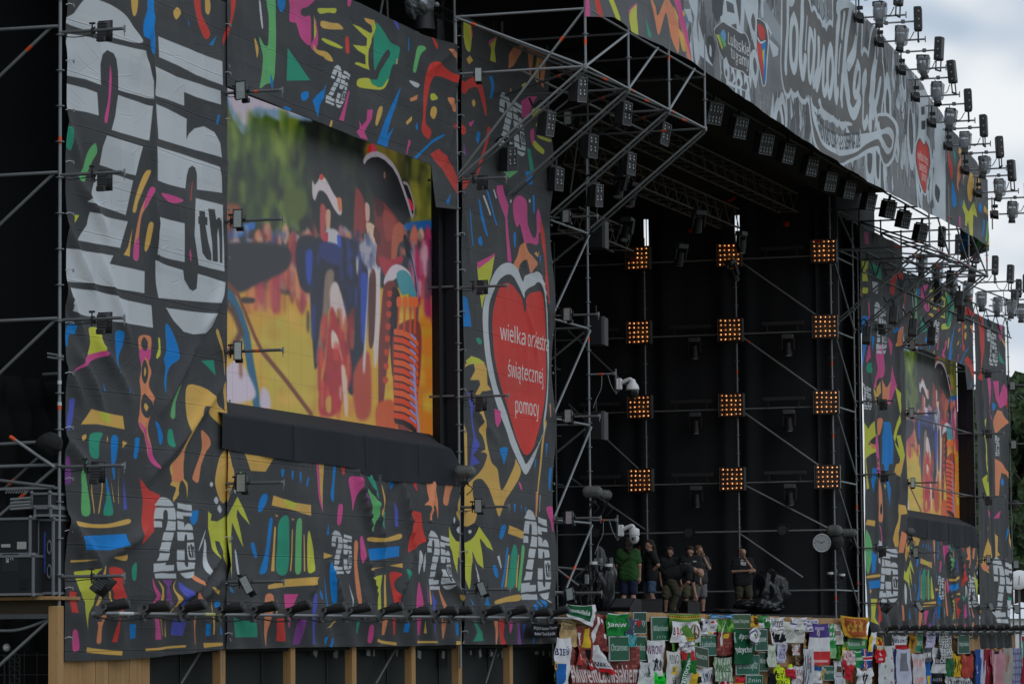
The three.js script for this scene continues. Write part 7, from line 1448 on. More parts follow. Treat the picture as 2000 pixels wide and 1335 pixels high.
hung('shirt', 'lime yellow shirt with black letters', 'shirt', [1515, 1296, 1542, 1345], (g) => { fillR(g, C.L); T(g, 'ETAM', 0.1, 0.45, 0.8, 0.2, '#3a4010'); T(g, 'SOŁTYS', 0.1, 0.18, 0.8, 0.18, '#3a4010'); }, { shirt: 1 }); hung('flag', 'red cloth knotted between the lime shirt and white shirt', 'flag', [[1529, 1302], [1552, 1300], [1548, 1326], [1526, 1312]], (g) => { fillR(g, '#c22a3c'); fillR(g, '#e8d8d8', 0.3, 0.8, 0.7, 0.2); }, { ragged: 1 });
hung('shirt', 'white shirt with red brown letters, right of the red cloth', 'shirt', [1548, 1299, 1568, 1345], (g) => { fillR(g, '#d6d2d6'); T(g, 'LEGIA', 0.12, 0.6, 0.76, 0.24, '#7a3038'); scrawl(g, '#55404a', 0.2, 0.2, 0.6, 0.3, 5); }); hung('flag', 'white cloth with grey flowing drawing of a figure', 'flag', [1568, 1265, 1586, 1345], (g) => { fillR(g, '#cdd0d8'); scrawl(g, '#6a707c', 0.15, 0.05, 0.7, 0.9, 7, 0.05); }, { ragged: 1 }); hung('jacket', 'dark jacket hanging at the bottom beside the lime shirt', 'jacket', [1498, 1308, 1514, 1345], (g) => { fillR(g, C.K); fillR(g, '#2a2a30', 0.4, 0, 0.1, 1); }, { shirt: 1 });
hung('flag', 'white flag with a blue corner and a yellow edge', 'flag', [1589, 1300, 1610, 1334], (g) => { fillR(g, C.W); fillR(g, C.B, 0, 0.75, 0.7, 0.25); fillR(g, C.Y, 0.8, 0, 0.2, 0.8); fillR(g, '#7a7468', 0.3, 0.2, 0.2, 0.3); }); hung('road_sign', 'small green place sign between white papers', 'road sign', [1609, 1300, 1628, 1328], sign('Legnica', '#165a4a', 0.5, 0.22), RG); hung('poster', 'white paper collage with small pictures near the far deck post', 'poster', [1628, 1288, 1648, 1345], (g) => { fillR(g, '#cfd2d8'); fillR(g, '#5a4a3a', 0.25, 0.6, 0.35, 0.2); g.strokeStyle = '#8a8d98'; g.lineWidth = 0.03; g.strokeRect(0.3, 0.15, 0.4, 0.3); });
hung('shirt', 'yellow and green shirt at the far end of the deck', 'shirt', [1640, 1206, 1656, 1282], (g) => { fillR(g, '#d8c82e'); fillR(g, '#5aa032', 0, 0.25, 0.8, 0.4); fillR(g, '#23303a', 0.5, 0.4, 0.4, 0.25); }, { ragged: 1 }); hung('flag', 'rust orange flag with a ragged yellow border', 'flag', [[1641, 1201], [1697, 1205], [1694, 1249], [1652, 1242]], (g) => { fillR(g, '#d8a42e'); g.fillStyle = '#a8552a'; trace(g, [[0.1, 0.85], [0.3, 0.92], [0.9, 0.86], [0.88, 0.2], [0.6, 0.08], [0.2, 0.15]], true); g.fill(); scrawl(g, '#d0a040', 0.2, 0.25, 0.6, 0.5, 6, 0.06); }, { wave: 0.05, ragged: 1, z: 0.28 });
hung('road_sign', 'bright green sign with white script under the rust orange flag', 'road sign', [1655, 1246, 1692, 1267], (g) => { fillR(g, '#2a9a4e'); words(g, 'Bielawa', 0.06, 0.3, 0.6, 0.4, C.W, 'bold', -0.2); fillR(g, '#c8d0b0', 0.74, 0.35, 0.16, 0.4); }, RG); hung('flag', 'pink and white cloth left of the green and white flag', 'flag', [1644, 1268, 1665, 1299], (g) => { fillR(g, '#dcc8cc'); g.strokeStyle = '#c05a68'; g.lineWidth = 0.05; g.beginPath(); g.arc(0.5, 0.6, 0.25, 0, 5); g.stroke(); }); hung('flag', 'plain red flag hanging to a point at the far deck end', 'flag', [[1644, 1284], [1665, 1298], [1665, 1334], [1647, 1322]], (g) => { fillR(g, '#c22a34'); });
hung('flag', 'green flag with white bands beside the blue cross flag', 'flag', [1665, 1267, 1682, 1303], (g) => { fillR(g, '#1f8a48'); fillR(g, '#d8e0d8', 0, 0.84, 1, 0.06); fillR(g, '#c2d2c4', 0.05, 0.4, 0.85, 0.16); }); hung('flag', 'blue flag with a red and white cross', 'flag', [1681, 1265, 1701, 1305], (g) => { fillR(g, '#2a4a9a'); fillR(g, C.W, 0.24, 0, 0.2, 1); fillR(g, C.W, 0, 0.4, 1, 0.22); fillR(g, C.R, 0.29, 0, 0.1, 1); fillR(g, C.R, 0, 0.45, 1, 0.12); }); hung('shirt', 'white shirt with a black eagle drawing', 'shirt', [1673, 1303, 1699, 1345], (g) => { fillR(g, C.W); scrawl(g, C.K, 0.25, 0.1, 0.5, 0.7, 14, 0.04); }, { shirt: 1 });
hung('ribbon', 'white ribbon banner with yellow and blue edges', 'banner', [[1700, 1233], [1711, 1233], [1705, 1273], [1695, 1272]], (g) => { fillR(g, C.W); fillR(g, C.Y, 0, 0, 0.3, 0.8); fillR(g, C.B, 0.75, 0, 0.25, 0.4); }); hung('flag', 'yellow square with a red oval above the long white scroll', 'flag', [1709, 1242, 1722, 1268], (g) => { fillR(g, C.Y); g.fillStyle = C.R; g.beginPath(); g.ellipse(0.5, 0.5, 0.25, 0.36, 0, 0, 7); g.fill(); }); hung('flag', 'bright red cloth with white marks on the long white scroll', 'flag', [1710, 1267, 1727, 1294], (g) => { fillR(g, C.R); fillR(g, '#e6c0c4', 0.3, 0.55, 0.4, 0.2); fillR(g, '#e6c0c4', 0.3, 0.2, 0.4, 0.2); }, { z: 0.26 });
hung('banner', 'long white scroll with scattered coloured handwriting', 'banner', [1711, 1259, 1747, 1345], (g) => { fillR(g, '#d3d8da'); for (let i = 0; i < 9; i++) T(g, ['O', 'R', 'K', 'i', 'E', 'S', 'T', 'R', 'A'][i], 0.25 + (i % 3) * 0.22, 0.85 - i * 0.09, 0.1, 0.07, ['#3a3a48', '#4a7a5a', '#b04a5a'][i % 3]); }); hung('flag', 'white flag with red lower band and blue words, below the wash lights', 'flag', [1742, 1238, 1775, 1267], (g) => { fillR(g, C.W); fillR(g, C.R, 0, 0, 1, 0.3); T(g, 'VELDKULT', 0.1, 0.46, 0.8, 0.24, '#3a3a6a'); });
hung('banner', 'gold panel with a dark emblem beside the red banded flag', 'banner', [1773, 1234, 1787, 1275], (g) => { fillR(g, '#c08a24'); scrawl(g, '#5a3c10', 0.2, 0.2, 0.6, 0.6, 7, 0.05); }); hung('road_sign', 'green upright place sign with white border below the far wing', 'road sign', [1787, 1239, 1802, 1273], sign('Nacz', '#177a4a', 0.4, 0.3), RG); hung('flag', 'lilac sheet with handwriting below the far wash lights', 'flag', [1806, 1231, 1825, 1264], (g) => { fillR(g, '#c6c2de'); for (const y of [0.7, 0.5, 0.3]) scrawl(g, '#5a5888', 0.1, y, 0.7, 0.14, 7, 0.03); }); hung('banner', 'tall white sheet with black scribbled writing', 'banner', [1834, 1233, 1856, 1285], (g) => { fillR(g, '#cdd0d0'); for (let i = 0; i < 9; i++) scrawl(g, C.K, 0.1, 0.05 + i * 0.1, 0.8, 0.08, 6, 0.03); }); hung('road_sign', 'dark green place sign farther right below the far wing', 'road sign', [1872, 1240, 1893, 1276], sign('Hajnówka', '#12503f', 0.42, 0.24), RG);
hung('shirt', 'white and navy shirt with a grey picture', 'shirt', [1747, 1266, 1777, 1345], (g) => { fillR(g, '#c5c8dc'); fillR(g, C.N, 0, 0, 0.12, 1); fillR(g, '#7a7c88', 0.35, 0.45, 0.4, 0.45); }); hung('shirt', 'white shirt with pink scribbled panels', 'shirt', [1780, 1275, 1806, 1345], (g) => { fillR(g, '#cfcbd2'); scrawl(g, '#e58a80', 0.1, 0.6, 0.6, 0.3, 7, 0.03); scrawl(g, '#e58a80', 0.2, 0.1, 0.6, 0.25, 7, 0.03); }, { ragged: 1 }); hung('shirt', 'black and white band shirt left of the lettered white shirt', 'shirt', [1802, 1263, 1820, 1292], (g) => { fillR(g, '#56585e'); scrawl(g, C.W, 0.1, 0.2, 0.8, 0.5, 8, 0.05); }); hung('flag', 'blue and yellow flag strip below the band shirt', 'flag', [1804, 1291, 1817, 1345], (g) => { fillR(g, C.B); fillR(g, C.Y, 0.4, 0, 0.3, 0.5); }); hung('shirt', 'white shirt with a black lettered band across the chest', 'shirt', [1818, 1263, 1848, 1314], (g) => { fillR(g, '#d2d2d6'); fillR(g, '#4a4a50', 0.1, 0.36, 0.8, 0.26); T(g, 'AGROM', 0.14, 0.4, 0.72, 0.18, '#d8d8dc'); }); hung('shirt', 'black shirt under the lettered white shirt', 'shirt', [1818, 1313, 1843, 1345], (g) => { fillR(g, C.K); T(g, 'METAL', 0.2, 0.5, 0.6, 0.2, '#9a9aa8'); });
hung('shirt', 'dark green shirt between white and yellow shirts', 'shirt', [1846, 1284, 1861, 1321], (g) => { fillR(g, '#2f6a44'); }); hung('shirt', 'yellow shirt with dark folds below the far wing', 'shirt', [1860, 1275, 1880, 1321], (g) => { fillR(g, '#d9b02a'); scrawl(g, '#5a4a20', 0.2, 0.2, 0.6, 0.6, 5, 0.05); }, { shirt: 1 }); hung('shirt', 'faded red shirt right of the yellow shirt', 'shirt', [1879, 1275, 1897, 1323], (g) => { fillR(g, '#b5483e'); }, { shirt: 1 }); hung('shirt', 'black shirt right of the faded red shirt', 'shirt', [1896, 1269, 1906, 1345], (g) => { fillR(g, C.K); }); hung('flag', 'blue flag with a white letter at the far right', 'flag', [1903, 1266, 1914, 1345], (g) => { fillR(g, '#2a4f9a'); T(g, 'Ł', 0.3, 0.4, 0.4, 0.2, C.W); }); hung('flag', 'narrow white flag between the blue and maroon cloths', 'flag', [1913, 1266, 1921, 1345], (g) => { fillR(g, '#c2c6d8'); }); hung('flag', 'maroon flag with a white letter at the far right', 'flag', [1920, 1266, 1935, 1345], (g) => { fillR(g, C.MA); T(g, 'P', 0.3, 0.38, 0.4, 0.2, C.W); }); hung('shirt', 'pink football shirt with a dark collar at the far right', 'shirt', [1935, 1266, 1957, 1345], (g) => { fillR(g, '#c08a94'); fillR(g, '#2a2a30', 0.35, 0.9, 0.3, 0.1); fillR(g, '#d8b0b6', 0.4, 0, 0.1, 0.85); }, { shirt: 1 }); hung('shirt', 'grey white patterned shirt beside the pink football shirt', 'shirt', [1957, 1264, 1975, 1345], (g) => { fillR(g, '#a9a59e'); scrawl(g, '#a0483c', 0.2, 0.4, 0.6, 0.5, 6, 0.04); }); hung('shirt', 'lilac checked shirt at the far right edge', 'shirt', [1975, 1264, 1994, 1345], (g) => { fillR(g, '#9a9cb6'); for (let i = 0; i < 6; i++) { fillR(g, '#6a6e92', i / 6, 0, 0.06, 1); fillR(g, '#6a6e92', 0, i / 6, 1, 0.05); } }); hung('flag', 'red and green flag cut off by the right edge of the view', 'flag', [1994, 1241, 2012, 1345], (g) => { fillR(g, C.MA); fillR(g, '#3f8a6a', 0, 0.6, 1, 0.3); }); hung('flag', 'white lettered cloth along the bottom below the yellow shirt', 'flag', [1844, 1320, 1905, 1345], (g) => { fillR(g, '#c3c3c6'); scrawl(g, '#55565c', 0.05, 0.2, 0.9, 0.6, 16, 0.03); }, { ragged: 1 });
flagMat.map = ATL.tex(); signMat.map = flagMat.map;
{ // sunflower tied to the corner post
  const t = thing('sunflower', 'drooping sunflower tied at the corner beside the Bieruń flag', 'flower', null, onZ(1086, 1300, 0.22));
  mesh('flower_disc', new THREE.SphereGeometry(0.045, 12, 8).scale(1, 1, 0.4), mat('sunflower seeds', lin(0.05, 0.03, 0.01)), t); const pg = new THREE.SphereGeometry(0.03, 8, 6).scale(0.45, 1, 0.25).translate(0, 0.065, 0); for (let i = 0; i < 14; i++) { const p = new THREE.Mesh(pg, mat('sunflower petal', lin(0.7, 0.4, 0.02))); p.name = 'petal'; p.rotation.z = i / 14 * Math.PI * 2; t.add(p); }
  mesh('stem', wire([V(0, -0.03, -0.01), V(0.01, -0.15, -0.03), V(-0.02, -0.3, -0.03)], 0.009, 10, 6), mat('flower stem', lin(0.06, 0.12, 0.03)), t); mesh('leaf', new THREE.SphereGeometry(0.06, 8, 6).scale(0.8, 1, 0.15).translate(-0.03, -0.2, -0.02), mat('flower stem', 0), t);
}
// ---------------------------------------------------------------- people on the stage
// each limb a tapered capsule [a, b, ra, rb]; a smooth minimum joins them; the field is meshed
function skinMesh(caps, cellSize, k = 0.02, extra) {
  const lo = V(1e9, 1e9, 1e9), hi = V(-1e9, -1e9, -1e9);
  for (const [a, b, ra, rb] of caps) { const r = Math.max(ra, rb) + 0.05; for (const p of [a, b]) { lo.min(p.clone().addScalar(-r)); hi.max(p.clone().addScalar(r)); } }
  const c = lo.clone().add(hi).multiplyScalar(0.5), half = Math.max(hi.x - lo.x, hi.y - lo.y, hi.z - lo.z) / 2 + cellSize * 3, N = Math.min(170, Math.ceil(half * 2 / cellSize));
  const mc = new MarchingCubes(N, new THREE.MeshStandardMaterial(), false, false, 120000); mc.isolation = 0;
  const h = N / 2, q = caps.map(([a, b, ra, rb]) => { const d = b.clone().sub(a); return [a.x, a.y, a.z, d.x, d.y, d.z, Math.max(1e-6, d.lengthSq()), ra, rb]; }); // half = grid half
  const step = half / h;
  mc.field.fill(-1);
  const D = new Float32Array(N * N * N).fill(1);
  for (const [ax, ay, az, dx, dy, dz, L, ra, rb] of q) {
    const R = Math.max(ra, rb) + 0.07, i0 = Math.max(0, Math.floor((Math.min(ax, ax + dx) - R - c.x) / step + h)), i1 = Math.min(N - 1, Math.ceil((Math.max(ax, ax + dx) + R - c.x) / step + h)), j0 = Math.max(0, Math.floor((Math.min(ay, ay + dy) - R - c.y) / step + h)), j1 = Math.min(N - 1, Math.ceil((Math.max(ay, ay + dy) + R - c.y) / step + h)), k0 = Math.max(0, Math.floor((Math.min(az, az + dz) - R - c.z) / step + h)), k1 = Math.min(N - 1, Math.ceil((Math.max(az, az + dz) + R - c.z) / step + h));
    for (let z = k0; z <= k1; z++) for (let y = j0; y <= j1; y++) for (let x = i0; x <= i1; x++) {
      const px = (x - h) * step + c.x - ax, py = (y - h) * step + c.y - ay, pz = (z - h) * step + c.z - az, t = Math.min(1, Math.max(0, (px * dx + py * dy + pz * dz) / L));
      const ex = px - dx * t, ey = py - dy * t, ez = pz - dz * t, d = Math.sqrt(ex * ex + ey * ey + ez * ez) - (ra + (rb - ra) * t), o = x + y * N + z * N * N, e = D[o];
      const m = Math.max(k - Math.abs(d - e), 0) / k; D[o] = Math.min(d, e) - m * m * k * 0.25;
    }
  }
  if (extra) for (let z = 0; z < N; z++) for (let y = 0; y < N; y++) for (let x = 0; x < N; x++) { const o = x + y * N + z * N * N; if (D[o] < 0.06) D[o] = extra(D[o], (x - h) * step + c.x, (y - h) * step + c.y, (z - h) * step + c.z); }
  for (let i = 0; i < D.length; i++) mc.field[i] = -D[i];
  mc.update();
  const n = mc.count, g = new THREE.BufferGeometry(), pos = new Float32Array(n * 3);
  for (let i = 0; i < n; i++) { pos[i * 3] = mc.positionArray[i * 3] * half + c.x; pos[i * 3 + 1] = mc.positionArray[i * 3 + 1] * half + c.y; pos[i * 3 + 2] = mc.positionArray[i * 3 + 2] * half + c.z; }
  g.setAttribute('position', new THREE.BufferAttribute(pos, 3)); const w = mergeVertices(g, 1e-4); w.computeVertexNormals(); return w;
}
const SK = mat('fair skin', lin(0.42, 0.24, 0.17), { roughness: 0.6 });
// pose in metres, facing +z, x to the person's left; ground at y = 0
function person(label, o, place, turn) {
  const t = thing('person', label, 'person', null, place); t.rotation.y = turn;
  const J = { pelvis: [0, 0.95, 0], chest: [0, 1.3, 0], neck: [0, 1.5, 0], head: [0, 1.64, 0.02], sL: [0.19, 1.43, 0], sR: [-0.19, 1.43, 0], eL: [0.25, 1.14, -0.02], eR: [-0.25, 1.14, -0.02], wL: [0.25, 0.88, 0.05], wR: [-0.25, 0.88, 0.05], hL: [0.1, 0.92, 0], hR: [-0.1, 0.92, 0], kL: [0.11, 0.5, 0.02], kR: [-0.11, 0.5, 0.02], aL: [0.12, 0.09, -0.02], aR: [-0.12, 0.09, -0.02], ...o.pose };
  const P = {}; for (const k in J) P[k] = V(...J[k]).multiplyScalar(o.scale ?? 1);
  const up = P.head.clone().sub(P.neck).normalize(), face = V(...(o.face ?? [0, 0, 1])).normalize(), side = up.clone().cross(face).normalize(), fat = o.fat ?? 1, hc = P.head;
  const hp = (x, y, z) => hc.clone().addScaledVector(side, x).addScaledVector(up, y).addScaledVector(face, z);
  const toe = (a, s) => a.clone().add(V(s * 0.03, -0.05, 0.14));
  const mid2 = P.pelvis.clone().lerp(P.chest, 0.5), cross = P.sL.clone().sub(P.sR).normalize();
  const hand = (w, e, curl) => { // palm, four unequal fingers, thumb from the side of the palm
    const d = w.clone().sub(e).normalize(), s = cross.clone().cross(d).normalize(), n = d.clone().cross(s).normalize(), at = (a, b, c) => w.clone().addScaledVector(d, a).addScaledVector(s, b).addScaledVector(n, c), r = [[w, at(0.08, 0, 0), 0.027, 0.03], [at(0.03, 0.018, 0), at(0.085, 0.026, 0), 0.017, 0.014], [at(0.03, -0.018, 0), at(0.085, -0.026, 0), 0.017, 0.014]];
    [[0.03, 0.066], [0.01, 0.078], [-0.01, 0.072], [-0.029, 0.056]].forEach(([b, l]) => { const q = at(0.09 + l * 0.5, b * 1.08, curl * 0.018), z = at(0.09 + l * (1 - curl * 0.3), b * 1.1, curl * 0.055); r.push([at(0.085, b, 0), q, 0.0098, 0.0092], [q, z, 0.0092, 0.0078]); });
    r.push([at(0.02, 0.026, 0.005), at(0.055, 0.055, 0.02), 0.013, 0.011], [at(0.055, 0.055, 0.02), at(0.09, 0.056, 0.03), 0.011, 0.009]); return r;
  };
  const body = [
    [P.pelvis.clone().addScaledVector(cross, 0.06), P.pelvis.clone().addScaledVector(cross, -0.06), 0.125 * fat, 0.125 * fat], [mid2.clone().addScaledVector(cross, 0.05), mid2.clone().addScaledVector(cross, -0.05), 0.118 * fat, 0.118 * fat], [P.pelvis, P.chest, 0.12 * fat, 0.135 * fat],
    [P.chest.clone().addScaledVector(cross, 0.07), P.chest.clone().addScaledVector(cross, -0.07), 0.125 * fat, 0.125 * fat], [P.sL, P.sR, 0.068, 0.068], [P.chest, P.neck, 0.1, 0.06], [P.neck, hp(0, -0.06, -0.02), 0.06, 0.056],
    [P.sL, P.eL, 0.056, 0.043], [P.eL, P.wL, 0.044, 0.029], [P.sR, P.eR, 0.056, 0.043], [P.eR, P.wR, 0.044, 0.029],
    [P.hL, P.kL, 0.092 * fat, 0.06], [P.kL, P.kL.clone().lerp(P.aL, 0.35).add(V(0, 0, -0.02)), 0.058, 0.058], [P.kL.clone().lerp(P.aL, 0.35).add(V(0, 0, -0.02)), P.aL, 0.058, 0.036], [P.hR, P.kR, 0.092 * fat, 0.06], [P.kR, P.kR.clone().lerp(P.aR, 0.35).add(V(0, 0, -0.02)), 0.058, 0.058], [P.kR.clone().lerp(P.aR, 0.35).add(V(0, 0, -0.02)), P.aR, 0.058, 0.036],
    [P.aL, toe(P.aL, 1), 0.042, 0.03], [P.aR, toe(P.aR, -1), 0.042, 0.03],
    // head: skull, jaw, nose, brow, ears
    [hp(0, 0.03, -0.025), hp(0, 0.035, 0.02), 0.086, 0.08], [hp(0, -0.03, 0.015), hp(0, -0.07, 0.04), 0.07, 0.048], [hp(0, 0.01, 0.095), hp(0, -0.025, 0.112), 0.011, 0.015], [hp(-0.03, 0.03, 0.082), hp(0.03, 0.03, 0.082), 0.016, 0.016], [hp(0.083, 0.01, -0.01), hp(0.086, -0.03, -0.008), 0.015, 0.01], [hp(-0.083, 0.01, -0.01), hp(-0.086, -0.03, -0.008), 0.015, 0.01], [hp(-0.018, -0.055, 0.088), hp(0.018, -0.055, 0.088), 0.009, 0.009],
  ];
  const coarse = skinMesh(body, 0.0145, 0.03), hands = [skinMesh(hand(P.wL, P.eL, o.curl ?? 0.5), 0.0042, 0.008), skinMesh(hand(P.wR, P.eR, o.curl ?? 0.5), 0.0042, 0.008)];
  mesh('body', [coarse, ...hands], o.skin ?? SK, t);
  for (const s of [-1, 1]) mesh('eye', new THREE.SphereGeometry(0.009, 8, 6).translate(...hp(s * 0.031, 0.012, 0.088).toArray()), M.black, t);
  mesh('mouth', tube(hp(-0.02, -0.056, 0.094), hp(0.02, -0.056, 0.094), 0.004, 5), mat('lips', lin(0.25, 0.09, 0.08)), t);
  // clothes follow the same joints, a little larger
  const cg = 0.018, sl = o.sleeve ?? 0.55, fold = (amt) => (d, x, y, z) => d + amt * noise(x * 11, y * 9, z * 11) + amt * 0.6 * Math.sin(y * 42 + 8 * noise(x * 4, y * 3, z * 4));
  const hem = P.pelvis.clone().lerp(P.chest, o.hem ?? -0.2);
  mesh('shirt', skinMesh([[hem.clone().addScaledVector(cross, 0.09), hem.clone().addScaledVector(cross, -0.09), 0.146 * fat, 0.146 * fat], [hem.clone().lerp(mid2, 0.5).addScaledVector(cross, 0.085), hem.clone().lerp(mid2, 0.5).addScaledVector(cross, -0.085), 0.147 * fat, 0.147 * fat], [mid2.clone().addScaledVector(cross, 0.08), mid2.clone().addScaledVector(cross, -0.08), 0.146 * fat, 0.146 * fat], [P.chest.clone().addScaledVector(cross, 0.085), P.chest.clone().addScaledVector(cross, -0.085), 0.145 * fat, 0.145 * fat], [P.sL, P.sR, 0.084, 0.084], [P.chest, P.neck.clone().lerp(P.chest, 0.2), 0.13, 0.075], [P.sL, P.sL.clone().lerp(P.eL, sl + 0.12), 0.08, 0.086], [P.sR, P.sR.clone().lerp(P.eR, sl + 0.12), 0.08, 0.086]], 0.0155, 0.06, fold(0.006)), o.shirt, t);
  const lg = o.leg ?? 0.95, end = (h, k, a) => lg <= 1 ? h.clone().lerp(k, lg) : k.clone().lerp(a, lg - 1), tr = [[P.pelvis.clone().addScaledVector(cross, 0.075), P.pelvis.clone().addScaledVector(cross, -0.075), 0.14 * fat, 0.14 * fat]];
  for (const s of ['L', 'R']) { tr.push([P['h' + s], lg <= 1 ? end(P['h' + s], P['k' + s]) : P['k' + s], 0.115 * fat, 0.105]); if (lg > 1) tr.push([P['k' + s], end(P['h' + s], P['k' + s], P['a' + s]), 0.09, 0.078]); }
  mesh(lg > 1 ? 'trousers' : 'shorts', skinMesh(tr, 0.0155, 0.03, fold(0.007)), o.pants, t);
  mesh('shoes', skinMesh([[P.aL.clone().add(V(0, -0.03, -0.03)), toe(P.aL, 1).add(V(0, 0.01, 0.03)), 0.056, 0.046], [P.aR.clone().add(V(0, -0.03, -0.03)), toe(P.aR, -1).add(V(0, 0.01, 0.03)), 0.056, 0.046]], 0.012, 0.02), o.shoes ?? M.black, t);
  if (o.socks) for (const a of [P.aL, P.aR]) mesh('sock', tube(a.clone(), a.clone().add(V(0, 0.14, 0)), 0.05, 12), o.socks, t);
  if (o.hair) { const H = []; for (const [a, b, c, r] of o.hair) H.push([hp(a, b, c), hp(a * 0.9, b + 0.005, c), r, r]); mesh('hair', skinMesh(H, 0.011, 0.03, (d, x, y, z) => d + 0.01 * noise(x * 40, y * 22, z * 40)), o.hairM, t); }
  if (o.more) o.more(t, P, hp, cross);
  return t;
}
{
  const shirtK = mat('black cotton', lin(0.011, 0.012, 0.014), { roughness: 0.95 }), dk = mat('dark brown hair', lin(0.03, 0.018, 0.012), { roughness: 0.9 }), denim = mat('denim', lin(0.08, 0.13, 0.22), { roughness: 0.95 }), khaki = mat('khaki cloth', lin(0.09, 0.085, 0.055), { roughness: 0.95 }), olive = mat('olive cloth', lin(0.05, 0.048, 0.03), { roughness: 0.95 });
  const shortHair = [[0, 0.055, -0.03, 0.088], [0.025, 0.065, -0.02, 0.075], [-0.025, 0.065, -0.02, 0.075], [0, 0.01, -0.06, 0.07], [0, 0.1, 0.02, 0.045]], longHair = [...shortHair, [0.05, -0.02, -0.06, 0.065], [-0.05, -0.02, -0.06, 0.065], [0.05, -0.12, -0.08, 0.055], [-0.05, -0.12, -0.08, 0.055], [0, -0.16, -0.1, 0.06], [0, -0.22, -0.11, 0.045]];
  const Y = 2.28, at = (px, z, y = Y) => { const p = onZ(px, 1190, z); return V(p.x, y, z); };
  const print = (P, hp, cr, t, c, w, h, dy, f = 1, dx = 0) => { const n = cr.clone().cross(P.neck.clone().sub(P.chest)).normalize().multiplyScalar(f), u = P.neck.clone().sub(P.chest).normalize(); for (const [a, b, ww, hh] of c) { const g = box(ww * w, hh * h, 0.006), q = P.chest.clone().addScaledVector(u, dy + b * h).addScaledVector(cr, dx + a * w).addScaledVector(n, 0.162); g.lookAt(n); g.translate(q.x, q.y, q.z); mesh('print', g, mat('shirt print', lin(0.5, 0.52, 0.55)), t); } };
  person('person in a green t-shirt and navy shorts, seen from behind at the left', { shirt: mat('green cotton', lin(0.022, 0.085, 0.018), { roughness: 0.95 }), pants: mat('navy cloth', lin(0.012, 0.017, 0.05), { roughness: 0.95 }), hair: longHair, hairM: mat('dark hair', lin(0.02, 0.014, 0.012), { roughness: 0.9 }), fat: 1.12, pose: { eR: [-0.27, 1.13, 0.0], wR: [-0.26, 0.86, 0.06] }, face: [0.4, 0, 1], more: (t, P) => mesh('bag_strap', wire([P.sR.clone().add(V(0.02, 0.07, -0.02)), P.chest.clone().add(V(-0.05, 0, -0.2)), mid(P.pelvis, P.chest).add(V(0.14, 0, -0.17))], 0.014, 12, 6), M.black, t) }, at(1228, -2.0), Math.PI / 2 + 0.05);
  person('long-haired person in a black t-shirt and denim shorts, hand on hip', { shirt: shirtK, pants: denim, hair: longHair, hairM: dk, pose: { eR: [-0.33, 1.17, -0.14], wR: [-0.17, 0.98, 0.02], eL: [0.3, 1.17, -0.1], wL: [0.15, 1.0, 0.04], kR: [-0.12, 0.5, 0.06], aR: [-0.13, 0.09, 0.02] }, face: [0.25, -0.15, 1], leg: 0.8, more: (t, P, hp, cr) => { print(P, hp, cr, t, [[0, 0.3, 1, 0.3], [0, -0.2, 0.7, 0.5]], 0.1, 0.12, 0.06, -1); mesh('phone', rbox(0.07, 0.14, 0.012, 0.1, 1.56, 0.3, 0.008), mat('red phone case', lin(0.5, 0.03, 0.03)), t); } }, at(1272, -2.1), Math.PI + 0.55);
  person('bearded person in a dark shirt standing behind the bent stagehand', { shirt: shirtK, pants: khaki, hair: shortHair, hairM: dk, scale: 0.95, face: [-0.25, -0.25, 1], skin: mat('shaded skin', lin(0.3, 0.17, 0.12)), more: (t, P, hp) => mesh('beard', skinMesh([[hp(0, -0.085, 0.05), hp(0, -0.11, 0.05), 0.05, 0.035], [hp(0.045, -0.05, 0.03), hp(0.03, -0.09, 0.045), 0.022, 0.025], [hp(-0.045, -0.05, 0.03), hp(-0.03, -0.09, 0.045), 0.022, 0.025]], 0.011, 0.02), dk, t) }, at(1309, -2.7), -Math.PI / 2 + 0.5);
  person('bald stagehand in a black t-shirt bending low with one arm to the floor', { shirt: shirtK, pants: olive, leg: 1.85, fat: 1.1, hem: -0.05, pose: { pelvis: [0, 0.92, -0.1], chest: [0, 1.06, 0.27], neck: [0, 1.05, 0.47], head: [0, 0.99, 0.6], sL: [0.19, 1.02, 0.4], sR: [-0.19, 1.04, 0.4], eL: [0.22, 0.74, 0.42], wL: [0.2, 0.47, 0.48], eR: [-0.22, 0.76, 0.36], wR: [-0.12, 0.62, 0.2], hL: [0.1, 0.9, -0.12], hR: [-0.1, 0.9, -0.12], kL: [0.13, 0.5, 0.04], kR: [-0.13, 0.5, 0.08], aL: [0.13, 0.09, -0.12], aR: [-0.13, 0.09, -0.08] }, face: [0, -1, 0.3], more: (t, P, hp, cr) => { for (const [x, y, w, h] of [[0, 0, 0.16, 0.16], [0.13, 0.02, 0.06, 0.1], [-0.12, 0.06, 0.06, 0.06], [0.02, 0.13, 0.12, 0.05]]) { const g = box(w, 0.006, h, x, 1.206, 0.24 + y); mesh('print', g, mat('shirt print', 0), t); } const gp = box(0.006, 0.12, 0.13, -0.2, 1.06, 0.26); mesh('print', gp, mat('shirt print', 0), t); } }, at(1318, -1.5), 0.15);
  person('person in a black t-shirt and khaki shorts looking down beside the bent stagehand', { shirt: shirtK, pants: khaki, fat: 1.1, hair: shortHair, hairM: dk, scale: 0.98, face: [-0.3, -0.55, 1], pose: { head: [-0.01, 1.61, 0.06] }, more: (t, P, hp, cr) => print(P, hp, cr, t, [[0, 0, 1, 1]], 0.09, 0.03, 0.06, 1, 0.09) }, at(1349, -2.15), -Math.PI / 2 + 0.45);
